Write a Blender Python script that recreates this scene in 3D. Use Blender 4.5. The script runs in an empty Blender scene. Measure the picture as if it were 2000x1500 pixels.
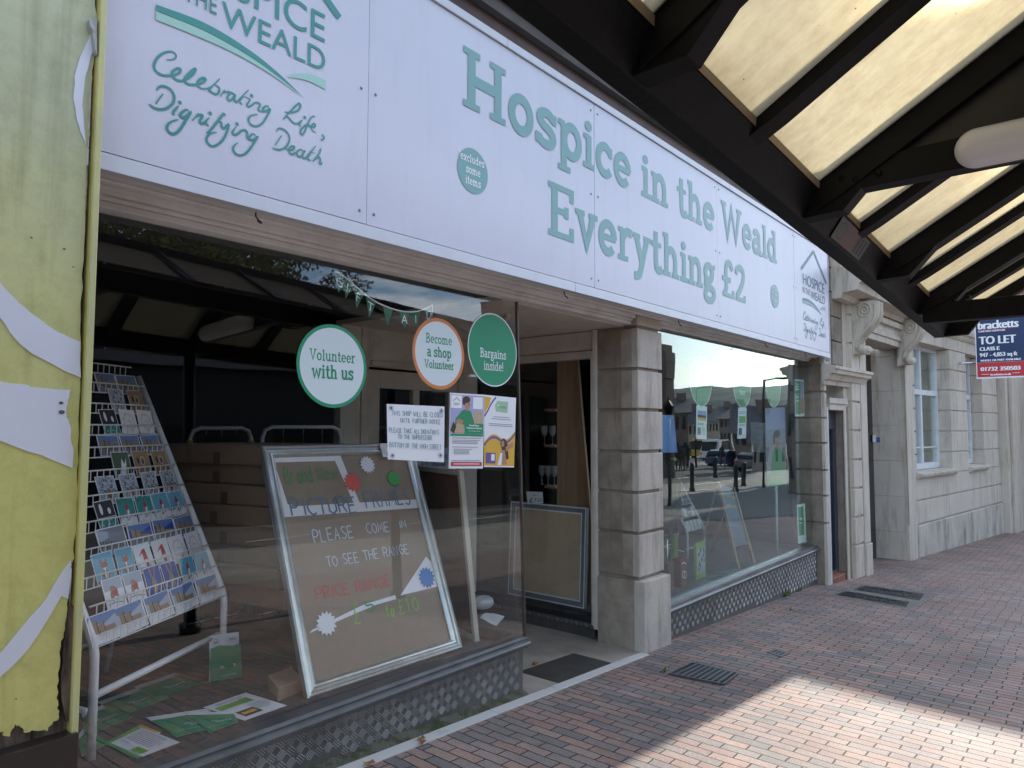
import bpy, bmesh, math, random
from mathutils import Vector, Matrix
from mathutils.geometry import tessellate_polygon
random.seed(7)
SC = bpy.context.scene
rad = math.radians
# ------------------------------------------------------------------ camera
YAW, PIT, ROL, FP = rad(39.868), rad(3.548), rad(-.134), 1382.4
CAM = Vector((0, -2.692, 1.55))
fwd = Vector((math.cos(YAW)*math.cos(PIT), math.sin(YAW)*math.cos(PIT), math.sin(PIT)))
_r = fwd.cross(Vector((0, 0, 1))).normalized(); _d = fwd.cross(_r)
cr, sr = math.cos(ROL), math.sin(ROL)
R2 = _r*cr + _d*sr; D2 = -_r*sr + _d*cr
cd = bpy.data.cameras.new('camera'); cam = bpy.data.objects.new('camera', cd); SC.collection.objects.link(cam)
cd.sensor_width = 36; cd.lens = FP/2000*36; cd.clip_end = 3000; cd.clip_start = .02
M = Matrix((R2, -D2, -fwd)).transposed().to_4x4(); M.translation = CAM
cam.matrix_world = M
SC.camera = cam
SC.render.resolution_x = 1024; SC.render.resolution_y = 768
# ------------------------------------------------------------------ sky, sun, exposure
SUN_EL, SUN_AZ = rad(26), rad(2.2)          # azimuth measured from +X towards +Y
W = bpy.data.worlds.new('World'); SC.world = W; W.use_nodes = True
nt = W.node_tree; nt.nodes.clear()
out = nt.nodes.new('ShaderNodeOutputWorld'); bg = nt.nodes.new('ShaderNodeBackground')
sky = nt.nodes.new('ShaderNodeTexSky'); sky.sky_type = 'NISHITA'; sky.sun_disc = False
sky.sun_elevation = SUN_EL; sky.sun_rotation = math.pi/2 - SUN_AZ
sky.altitude = 50; sky.air_density = 1.0; sky.dust_density = .6; sky.ozone_density = 2.2
tc = nt.nodes.new('ShaderNodeTexCoord'); mp = nt.nodes.new('ShaderNodeMapping')
mp.inputs['Scale'].default_value = (1, 1, 4.5)
nz = nt.nodes.new('ShaderNodeTexNoise'); nz.inputs['Scale'].default_value = 3.2; nz.inputs['Detail'].default_value = 8; nz.inputs['Roughness'].default_value = .6
cr_ = nt.nodes.new('ShaderNodeValToRGB'); cr_.color_ramp.elements[0].position = .48; cr_.color_ramp.elements[1].position = .60
cr_.color_ramp.elements[1].color = (.85, .85, .85, 1)
mx = nt.nodes.new('ShaderNodeMixRGB'); mx.inputs[2].default_value = (8.5, 9.0, 9.8, 1)
nt.links.new(tc.outputs['Generated'], mp.inputs[0]); nt.links.new(mp.outputs[0], nz.inputs[0]); nt.links.new(nz.outputs[0], cr_.inputs[0])
nt.links.new(cr_.outputs[0], mx.inputs[0]); nt.links.new(sky.outputs[0], mx.inputs[1]); nt.links.new(mx.outputs[0], bg.inputs[0])
bg.inputs[1].default_value = .15
nt.links.new(bg.outputs[0], out.inputs[0])
sd = bpy.data.lights.new('sun', 'SUN'); sd.energy = 2.8; sd.angle = rad(.53); sd.color = (1, .94, .84)
sun = bpy.data.objects.new('sun', sd); SC.collection.objects.link(sun)
sdir = Vector((math.cos(SUN_EL)*math.cos(SUN_AZ), math.cos(SUN_EL)*math.sin(SUN_AZ), math.sin(SUN_EL)))
sun.rotation_euler = sdir.to_track_quat('Z', 'Y').to_euler(); sun.location = (0, 0, 20)
SC.view_settings.view_transform = 'Standard'; SC.view_settings.look = 'None'
SC.view_settings.exposure = 1.42; SC.view_settings.gamma = 1
SC.render.engine = 'CYCLES'
SC.cycles.max_bounces = 10; SC.cycles.transparent_max_bounces = 16; SC.cycles.glossy_bounces = 5; SC.cycles.transmission_bounces = 6
# ------------------------------------------------------------------ pixel rays onto real planes of the place
def ray(px, py): return R2*((px-1000)/FP) + D2*((py-750)/FP) + fwd
def at(px, py, ax, v):
    d = ray(px, py); i = 'xyz'.index(ax); t = (v-CAM[i])/d[i]; return CAM + d*t
class Pl:
    """a plane with origin O and in-plane axes U, V; N points to the viewer"""
    def __init__(s, O, U, V):
        s.O = Vector(O); s.U = Vector(U).normalized(); s.V = Vector(V).normalized(); s.N = s.U.cross(s.V).normalized()
        if s.N.dot(CAM-s.O) < 0: s.N = -s.N
    def __call__(s, u, v, h=0): return s.O + s.U*u + s.V*v + s.N*h
    def uv(s, px, py, h=0):
        d = ray(px, py); o = s.O + s.N*h; t = (o-CAM).dot(s.N)/d.dot(s.N); p = CAM + d*t - s.O
        return (p.dot(s.U), p.dot(s.V))
def gz(x):
    if x < -30: return -.049*(-33.3)
    if x < 12.65: return -.049*(x-3.3)
    if x < 60: return -.458-.025*(x-12.65)
    return -.458-.025*47.35
# ------------------------------------------------------------------ materials
MATS = {}
def L(h):
    h = h.lstrip('#'); o = []
    for i in (0, 2, 4):
        c = int(h[i:i+2], 16)/255; o.append(c/12.92 if c <= .04045 else ((c+.055)/1.055)**2.4)
    return tuple(o)
def newmat(name):
    m = bpy.data.materials.new(name); m.use_nodes = True; m.node_tree.nodes.clear()
    n = m.node_tree.nodes; l = m.node_tree.links
    o = n.new('ShaderNodeOutputMaterial'); b = n.new('ShaderNodeBsdfPrincipled'); l.new(b.outputs[0], o.inputs[0])
    return m, n, l, b, o
def mat(name, col, rough=.6, var=.12, scale=6, bump=0., metal=0., spec=.5, stretch=(1, 1, 1), col2=None, thr=(.45, .6), bscale=None, coat=0, grime=0, gcol=(.45, .40, .34)):
    if name in MATS: return MATS[name]
    if isinstance(col, str): col = L(col)
    if isinstance(col2, str): col2 = L(col2)
    m, n, l, b, o = newmat(name)
    t = n.new('ShaderNodeTexCoord'); mp = n.new('ShaderNodeMapping'); mp.inputs['Scale'].default_value = stretch
    l.new(t.outputs['Object'], mp.inputs[0])
    nz = n.new('ShaderNodeTexNoise'); nz.inputs['Scale'].default_value = scale; nz.inputs['Detail'].default_value = 6; nz.inputs['Roughness'].default_value = .62
    l.new(mp.outputs[0], nz.inputs[0])
    if col2 is None:
        r = n.new('ShaderNodeMapRange'); r.inputs[1].default_value = .25; r.inputs[2].default_value = .75
        r.inputs[3].default_value = 1-var; r.inputs[4].default_value = 1+var; l.new(nz.outputs[0], r.inputs[0])
        v = n.new('ShaderNodeVectorMath'); v.operation = 'SCALE'; v.inputs[0].default_value = col; l.new(r.outputs[0], v.inputs['Scale'])
        l.new(v.outputs[0], b.inputs['Base Color'])
    else:
        r = n.new('ShaderNodeValToRGB'); e = r.color_ramp.elements
        e[0].position = thr[0]; e[1].position = thr[1]; e[0].color = (*col, 1); e[1].color = (*col2, 1)
        l.new(nz.outputs[0], r.inputs[0]); l.new(r.outputs[0], b.inputs['Base Color'])
    if grime:
        m2 = n.new('ShaderNodeMapping'); m2.inputs['Scale'].default_value = (5, 5, .7); l.new(t.outputs['Object'], m2.inputs[0])
        g1 = n.new('ShaderNodeTexNoise'); g1.inputs['Scale'].default_value = 1.6; g1.inputs['Detail'].default_value = 9; g1.inputs['Roughness'].default_value = .72; l.new(m2.outputs[0], g1.inputs[0])
        gr = n.new('ShaderNodeMapRange'); gr.inputs[1].default_value = .50; gr.inputs[2].default_value = .72; gr.inputs[3].default_value = 0; gr.inputs[4].default_value = grime; l.new(g1.outputs[0], gr.inputs[0])
        gm_ = n.new('ShaderNodeMixRGB'); gm_.blend_type = 'MULTIPLY'; l.new(gr.outputs[0], gm_.inputs[0]); src = b.inputs['Base Color'].links[0].from_socket; l.new(src, gm_.inputs[1]); gm_.inputs[2].default_value = (*gcol, 1); l.new(gm_.outputs[0], b.inputs['Base Color'])
    b.inputs['Roughness'].default_value = rough; b.inputs['Metallic'].default_value = metal
    b.inputs['Specular IOR Level'].default_value = spec
    if coat: b.inputs['Coat Weight'].default_value = coat; b.inputs['Coat Roughness'].default_value = .08
    if bump:
        n2 = n.new('ShaderNodeTexNoise'); n2.inputs['Scale'].default_value = bscale or scale*8; n2.inputs['Detail'].default_value = 5
        l.new(mp.outputs[0], n2.inputs[0])
        bp = n.new('ShaderNodeBump'); bp.inputs['Strength'].default_value = bump; bp.inputs['Distance'].default_value = .01
        l.new(n2.outputs[0], bp.inputs['Height']); l.new(bp.outputs[0], b.inputs['Normal'])
    MATS[name] = m; return m
def mth(n, l, op, a, b_=None, c=None):
    x = n.new('ShaderNodeMath'); x.operation = op
    for i, v in enumerate((a, b_, c)):
        if v is None: continue
        if isinstance(v, (int, float)): x.inputs[i].default_value = v
        else: l.new(v, x.inputs[i])
    return x.outputs[0]
def brickmat(name, axu, axv, bu, bv, joint, cols, jcol, bump=.5, half=True, rough=.85, wob=.004, grime=None):
    """running-bond bricks: u runs along the brick, v across the courses"""
    m, n, l, b, o = newmat(name)
    t = n.new('ShaderNodeTexCoord'); sp = n.new('ShaderNodeSeparateXYZ')
    nw = n.new('ShaderNodeTexNoise'); nw.inputs['Scale'].default_value = 2.3; l.new(t.outputs['Object'], nw.inputs[0])
    sub = n.new('ShaderNodeVectorMath'); sub.operation = 'SUBTRACT'; sub.inputs[1].default_value = (.5, .5, .5); l.new(nw.outputs['Color'], sub.inputs[0])
    sc = n.new('ShaderNodeVectorMath'); sc.operation = 'SCALE'; sc.inputs['Scale'].default_value = wob*6; l.new(sub.outputs[0], sc.inputs[0])
    nw2 = n.new('ShaderNodeTexNoise'); nw2.inputs['Scale'].default_value = 30; l.new(t.outputs['Object'], nw2.inputs[0])
    sub2 = n.new('ShaderNodeVectorMath'); sub2.operation = 'SUBTRACT'; sub2.inputs[1].default_value = (.5, .5, .5); l.new(nw2.outputs['Color'], sub2.inputs[0])
    sc2 = n.new('ShaderNodeVectorMath'); sc2.operation = 'SCALE'; sc2.inputs['Scale'].default_value = wob*1.2; l.new(sub2.outputs[0], sc2.inputs[0])
    ad = n.new('ShaderNodeVectorMath'); ad.operation = 'ADD'; l.new(t.outputs['Object'], ad.inputs[0]); l.new(sc.outputs[0], ad.inputs[1])
    ad2 = n.new('ShaderNodeVectorMath'); ad2.operation = 'ADD'; l.new(ad.outputs[0], ad2.inputs[0]); l.new(sc2.outputs[0], ad2.inputs[1])
    l.new(ad2.outputs[0], sp.inputs[0])
    U = sp.outputs[axu]; V = sp.outputs[axv]
    v = mth(n, l, 'DIVIDE', V, bv); row = mth(n, l, 'FLOOR', v)
    sh = mth(n, l, 'MULTIPLY', mth(n, l, 'FLOORED_MODULO', row, 2.0), .5 if half else 0.)
    # small random slip of each course
    wr = n.new('ShaderNodeTexWhiteNoise'); wr.noise_dimensions = '1D'; l.new(row, wr.inputs['W'])
    sh = mth(n, l, 'ADD', sh, mth(n, l, 'MULTIPLY', wr.outputs['Value'], .12))
    u = mth(n, l, 'ADD', mth(n, l, 'DIVIDE', U, bu), sh); colm = mth(n, l, 'FLOOR', u)
    fu = mth(n, l, 'FRACT', u); fv = mth(n, l, 'FRACT', v)
    du = mth(n, l, 'MULTIPLY', mth(n, l, 'MINIMUM', fu, mth(n, l, 'SUBTRACT', 1.0, fu)), bu)
    dv = mth(n, l, 'MULTIPLY', mth(n, l, 'MINIMUM', fv, mth(n, l, 'SUBTRACT', 1.0, fv)), bv)
    dist = mth(n, l, 'MINIMUM', du, dv)
    mask = n.new('ShaderNodeMapRange'); mask.interpolation_type = 'SMOOTHSTEP'; mask.inputs[1].default_value = joint*.35; mask.inputs[2].default_value = joint
    l.new(dist, mask.inputs[0])
    cb = n.new('ShaderNodeCombineXYZ'); l.new(row, cb.inputs[0]); l.new(colm, cb.inputs[1])
    wn = n.new('ShaderNodeTexWhiteNoise'); wn.noise_dimensions = '3D'; l.new(cb.outputs[0], wn.inputs['Vector'])
    ramp = n.new('ShaderNodeValToRGB'); ramp.color_ramp.interpolation = 'CONSTANT'
    e = ramp.color_ramp.elements
    while len(e) < len(cols): e.new(.5)
    for i, c in enumerate(cols): e[i].position = i/len(cols); e[i].color = (*c, 1)
    l.new(wn.outputs['Value'], ramp.inputs[0])
    ng = n.new('ShaderNodeTexNoise'); ng.inputs['Scale'].default_value = 150; ng.inputs['Detail'].default_value = 3; l.new(t.outputs['Object'], ng.inputs[0])
    nl = n.new('ShaderNodeTexNoise'); nl.inputs['Scale'].default_value = 1.7; nl.inputs['Detail'].default_value = 7; nl.inputs['Roughness'].default_value = .7; l.new(t.outputs['Object'], nl.inputs[0])
    f = mth(n, l, 'MULTIPLY', mth(n, l, 'ADD', mth(n, l, 'MULTIPLY', ng.outputs[0], 1.5), .25), mth(n, l, 'ADD', mth(n, l, 'MULTIPLY', nl.outputs[0], 1.0), .5))
    vs = n.new('ShaderNodeVectorMath'); vs.operation = 'SCALE'; l.new(ramp.outputs[0], vs.inputs[0]); l.new(f, vs.inputs['Scale'])
    if grime:
        nm = n.new('ShaderNodeTexNoise'); nm.inputs['Scale'].default_value = .55; nm.inputs['Detail'].default_value = 8; nm.inputs['Roughness'].default_value = .75; l.new(t.outputs['Object'], nm.inputs[0])
        rm = n.new('ShaderNodeValToRGB'); e = rm.color_ramp.elements; e[0].position = .36; e[0].color = (.76, .74, .74, 1); e[1].position = .62; e[1].color = (1.12, 1.08, 1.02, 1); l.new(nm.outputs[0], rm.inputs[0])
        mm = n.new('ShaderNodeMixRGB'); mm.blend_type = 'MULTIPLY'; mm.inputs[0].default_value = 1; l.new(vs.outputs[0], mm.inputs[1]); l.new(rm.outputs[0], mm.inputs[2])
        vg = n.new('ShaderNodeTexVoronoi'); vg.inputs['Scale'].default_value = 2.6; l.new(t.outputs['Object'], vg.inputs[0]); gg = mth(n, l, 'LESS_THAN', vg.outputs['Distance'], .045)
        mg = n.new('ShaderNodeMixRGB'); l.new(mth(n, l, 'MULTIPLY', gg, .55), mg.inputs[0]); l.new(mm.outputs[0], mg.inputs[1]); mg.inputs[2].default_value = (.30, .28, .26, 1); vs = mg
    mixc = n.new('ShaderNodeMixRGB'); mixc.inputs[1].default_value = (*jcol, 1); l.new(mask.outputs[0], mixc.inputs[0]); l.new(vs.outputs[0], mixc.inputs[2])
    l.new(mixc.outputs[0], b.inputs['Base Color']); b.inputs['Roughness'].default_value = rough
    h = mth(n, l, 'ADD', mth(n, l, 'MULTIPLY', mask.outputs[0], 1.0), mth(n, l, 'ADD', mth(n, l, 'MULTIPLY', ng.outputs[0], .35), mth(n, l, 'MULTIPLY', wn.outputs['Value'], .3)))
    bp = n.new('ShaderNodeBump'); bp.inputs['Strength'].default_value = bump; bp.inputs['Distance'].default_value = .006
    l.new(h, bp.inputs['Height']); l.new(bp.outputs[0], b.inputs['Normal'])
    return m
def glassmat(name, tint, k=1.0, haze=0., wav=.004):
    m, n, l, b, o = newmat(name); n.remove(b)
    g = n.new('ShaderNodeNewGeometry'); dt = n.new('ShaderNodeVectorMath'); dt.operation = 'DOT_PRODUCT'
    l.new(g.outputs['Normal'], dt.inputs[0]); l.new(g.outputs['Incoming'], dt.inputs[1])
    c = mth(n, l, 'ABSOLUTE', dt.outputs['Value']); s5 = mth(n, l, 'POWER', mth(n, l, 'SUBTRACT', 1.0, c), 5.0)
    R = mth(n, l, 'MULTIPLY', mth(n, l, 'ADD', mth(n, l, 'MULTIPLY', s5, .95), .045), k)
    R = mth(n, l, 'MINIMUM', R, 1.0)
    tr = n.new('ShaderNodeBsdfTransparent'); tr.inputs[0].default_value = (*tint, 1)
    gl = n.new('ShaderNodeBsdfGlossy'); gl.inputs['Roughness'].default_value = 0.0; gl.inputs[0].default_value = (.975, 1, .985, 1)
    tw = n.new('ShaderNodeTexCoord'); nw = n.new('ShaderNodeTexNoise'); nw.inputs['Scale'].default_value = .9; nw.inputs['Detail'].default_value = 1.5; l.new(tw.outputs['Object'], nw.inputs[0]); bw = n.new('ShaderNodeBump'); bw.inputs['Strength'].default_value = 1; bw.inputs['Distance'].default_value = wav; l.new(nw.outputs[0], bw.inputs['Height']); l.new(bw.outputs[0], gl.inputs['Normal'])
    mx = n.new('ShaderNodeMixShader'); l.new(R, mx.inputs[0]); l.new(tr.outputs[0], mx.inputs[1]); l.new(gl.outputs[0], mx.inputs[2])
    if haze:
        df = n.new('ShaderNodeBsdfDiffuse'); df.inputs[0].default_value = (.8, .8, .8, 1)
        nz = n.new('ShaderNodeTexNoise'); nz.inputs['Scale'].default_value = 3; nz.inputs['Detail'].default_value = 8
        mx2 = n.new('ShaderNodeMixShader'); l.new(mth(n, l, 'MULTIPLY', nz.outputs[0], haze), mx2.inputs[0]); l.new(mx.outputs[0], mx2.inputs[1]); l.new(df.outputs[0], mx2.inputs[2]); mx = mx2
    l.new(mx.outputs[0], o.inputs[0]); MATS[name] = m; return m
# ------------------------------------------------------------------ mesh builder
FONT_CACHE = {}
def bfont(txt):
    if txt in FONT_CACHE: return FONT_CACHE[txt]
    c = bpy.data.curves.new('txt', 'FONT'); c.body = txt; c.resolution_u = 4
    o = bpy.data.objects.new('txt', c); SC.collection.objects.link(o)
    dg = bpy.context.evaluated_depsgraph_get(); dg.update(); me = o.evaluated_get(dg).to_mesh()
    V = [(v.co.x, v.co.y) for v in me.vertices]; Fc = [tuple(p.vertices) for p in me.polygons]
    o.evaluated_get(dg).to_mesh_clear(); bpy.data.objects.remove(o); bpy.data.curves.remove(c)
    FONT_CACHE[txt] = (V, Fc); return V, Fc
def catmull(pts, n=6, closed=False):
    if len(pts) < 3: return list(pts)
    out = []; N = len(pts)
    rng = range(N) if closed else range(N-1)
    for i in rng:
        if closed: p0, p1, p2, p3 = pts[i-1], pts[i], pts[(i+1) % N], pts[(i+2) % N]
        else: p0 = pts[max(i-1, 0)]; p1 = pts[i]; p2 = pts[i+1]; p3 = pts[min(i+2, N-1)]
        for k in range(n):
            t = k/n; t2 = t*t; t3 = t2*t
            out.append(tuple(.5*((2*p1[j])+(-p0[j]+p2[j])*t+(2*p0[j]-5*p1[j]+4*p2[j]-p3[j])*t2+(-p0[j]+3*p1[j]-3*p2[j]+p3[j])*t3) for j in range(2)))
    if not closed: out.append(tuple(pts[-1]))
    return out
class MB:
    def __init__(s, P=None): s.v = []; s.f = []; s.mi = []; s.m = 0; s.P = P; s.h = 0.; s.smooth = False; s.sf = []
    def add(s, vs, fs):
        o = len(s.v); s.v += [Vector(p) for p in vs]
        for f in fs: s.f.append(tuple(o+i for i in f)); s.mi.append(s.m); s.sf.append(s.smooth)
        return s
    def box(s, x0, x1, y0, y1, z0, z1, T=None):
        vs = [(x, y, z) for z in (z0, z1) for y in (y0, y1) for x in (x0, x1)]
        if T: vs = [T(*p) for p in vs]
        return s.add(vs, [(0, 2, 3, 1), (4, 5, 7, 6), (0, 1, 5, 4), (2, 6, 7, 3), (0, 4, 6, 2), (1, 3, 7, 5)])
    def hexa(s, b, t): return s.add(list(b)+list(t), [(3, 2, 1, 0), (4, 5, 6, 7), (0, 1, 5, 4), (1, 2, 6, 5), (2, 3, 7, 6), (3, 0, 4, 7)])
    def prism(s, pts, a, b):
        """pts: polygon; a, b: functions mapping polygon point to the two end caps"""
        n = len(pts); tr = tessellate_polygon([[Vector((p[0], p[1], 0)) for p in pts]])
        vs = [a(*p) for p in pts]+[b(*p) for p in pts]
        return s.add(vs, [tuple(t) for t in tr]+[tuple(n+i for i in reversed(t)) for t in tr]+[(i, (i+1) % n, n+(i+1) % n, n+i) for i in range(n)])
    def tube(s, pts, r, n=8, cap=True, r2=None):
        pts = [Vector(p) for p in pts]; sm = s.smooth; s.smooth = True
        vs = []; N = len(pts); prev = None
        for i, p in enumerate(pts):
            d = (pts[min(i+1, N-1)]-pts[max(i-1, 0)]).normalized()
            if prev is None: a = d.orthogonal().normalized()
            else: a = (prev-d*prev.dot(d)).normalized()
            prev = a; b = d.cross(a); rr = r if r2 is None else r+(r2-r)*i/(N-1)
            vs += [p+(a*math.cos(2*math.pi*k/n)+b*math.sin(2*math.pi*k/n))*rr for k in range(n)]
        fs = [(i*n+k, i*n+(k+1) % n, (i+1)*n+(k+1) % n, (i+1)*n+k) for i in range(N-1) for k in range(n)]
        if cap: fs += [tuple(reversed(range(n))), tuple((N-1)*n+k for k in range(n))]
        s.add(vs, fs); s.smooth = sm; return s
    def lathe(s, prof, c, n=20):
        vs = [(c[0]+r*math.cos(2*math.pi*k/n), c[1]+r*math.sin(2*math.pi*k/n), c[2]+z) for r, z in prof for k in range(n)]
        fs = [(i*n+k, i*n+(k+1) % n, (i+1)*n+(k+1) % n, (i+1)*n+k) for i in range(len(prof)-1) for k in range(n)]
        return s.add(vs, fs)
    # --- flat drawing on plane P
    def poly(s, pts, h=None):
        h = s.h if h is None else h
        tr = tessellate_polygon([[Vector((p[0], p[1], 0)) for p in pts]])
        s.add([s.P(p[0], p[1], h) for p in pts], [tuple(t) for t in tr]); s.h += .00006; return s
    def rect(s, u0, v0, u1, v1): return s.poly([(u0, v0), (u1, v0), (u1, v1), (u0, v1)])
    def disc(s, cu, cv, ru, rv=None, n=40, a0=0, a1=360):
        rv = rv or ru
        return s.poly([(cu+ru*math.cos(rad(a0+(a1-a0)*k/n)), cv+rv*math.sin(rad(a0+(a1-a0)*k/n))) for k in range(n if a1-a0 == 360 else n+1)])
    def stroke(s, pts, w, smooth=False, closed=False, taper=0, n=6):
        if smooth: pts = catmull(pts, n, closed)
        N = len(pts); Lp = []; Rp = []
        for i in range(N):
            if closed: a, b, c = pts[i-1], pts[i], pts[(i+1) % N]
            else: a, b, c = pts[max(i-1, 0)], pts[i], pts[min(i+1, N-1)]
            d1 = Vector((b[0]-a[0], b[1]-a[1])); d2 = Vector((c[0]-b[0], c[1]-b[1]))
            if d1.length < 1e-9: d1 = d2
            if d2.length < 1e-9: d2 = d1
            d1 = d1.normalized(); d2 = d2.normalized(); n1 = Vector((-d1.y, d1.x)); n2 = Vector((-d2.y, d2.x)); m = n1+n2
            m = n1 if m.length < .3 else m.normalized()
            k = min(1/max(m.dot(n1), .5), 2)
            ww = w/2*k
            if taper:
                e = min(i, N-1-i)/max(1, N-1); ww *= min(1, taper+e*6*(1-taper))
            Lp.append((b[0]+m.x*ww, b[1]+m.y*ww)); Rp.append((b[0]-m.x*ww, b[1]-m.y*ww))
        h0 = s.h; dh = .00025/N
        vs = [s.P(p[0], p[1], h0+dh*i) for i, p in enumerate(Lp)]+[s.P(p[0], p[1], h0+dh*i) for i, p in enumerate(Rp)]
        fs = [(i, i+1, N+i+1, N+i) for i in range(N-1)]
        if closed: fs.append((N-1, 0, N, 2*N-1))
        s.add(vs, fs); s.h += .00003; return s
    def text(s, t, u0, v0, u1=None, cap=None, u_h=None, bold=0, center=False):
        """built-in font; fitted to width u1-u0 if given, and cap height"""
        V, F = bfont(t); x0 = min(p[0] for p in V); x1 = max(p[0] for p in V)
        ky = cap/.73; kx = (u1-u0)/(x1-x0) if u1 is not None else ky
        ox = u0-x0*kx
        if center: ox = u0-(x0+x1)/2*kx
        for j in range(1+int(bold > 0)*2):
            o = (0, bold, -bold)[j]; hh = s.h+j*.00004
            s.add([s.P(ox+p[0]*kx+o, v0+p[1]*ky, hh) for p in V], F)
        s.h += .00012; return s
    def build(s, name, mats, parent=None, bevel=0, label=None, seg=2, kind=None):
        off = parent['_loc'] if parent and '_loc' in parent else (0, 0, 0)
        off = Vector(off)
        me = bpy.data.meshes.new(name); me.from_pydata([v-off for v in s.v], [], s.f)
        if not isinstance(mats, (list, tuple)): mats = [mats]
        for m in mats: me.materials.append(m)
        for p, i, sm in zip(me.polygons, s.mi, s.sf): p.material_index = i; p.use_smooth = sm
        me.update()
        if not s.P:
            b = bmesh.new(); b.from_mesh(me); bmesh.ops.recalc_face_normals(b, faces=b.faces); b.to_mesh(me); b.free()
        o = bpy.data.objects.new(name, me); SC.collection.objects.link(o)
        if parent: o.parent = parent; o['_loc'] = tuple(off)
        if bevel:
            md = o.modifiers.new('bevel', 'BEVEL'); md.width = bevel; md.segments = seg; md.limit_method = 'ANGLE'; md.angle_limit = rad(35)
        if label: o['label'] = label
        if kind: o['kind'] = kind
        return o
def thing(name, label, cat, loc=(0, 0, 0), group=None):
    o = bpy.data.objects.new(name, None); SC.collection.objects.link(o); o.location = loc; o.empty_display_size = .1
    o['_loc'] = tuple(loc); o['label'] = label; o['category'] = cat
    if group: o['group'] = group
    return o
def tag(o, label, cat, group=None):
    o['label'] = label; o['category'] = cat
    if group: o['group'] = group
    return o
def struct(o): o['kind'] = 'structure'; return o
def place(o, loc, rz=0, group=None):     # move a one-mesh thing built at the origin
    o.location = loc; o.rotation_euler = (0, 0, rz); return o
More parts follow.
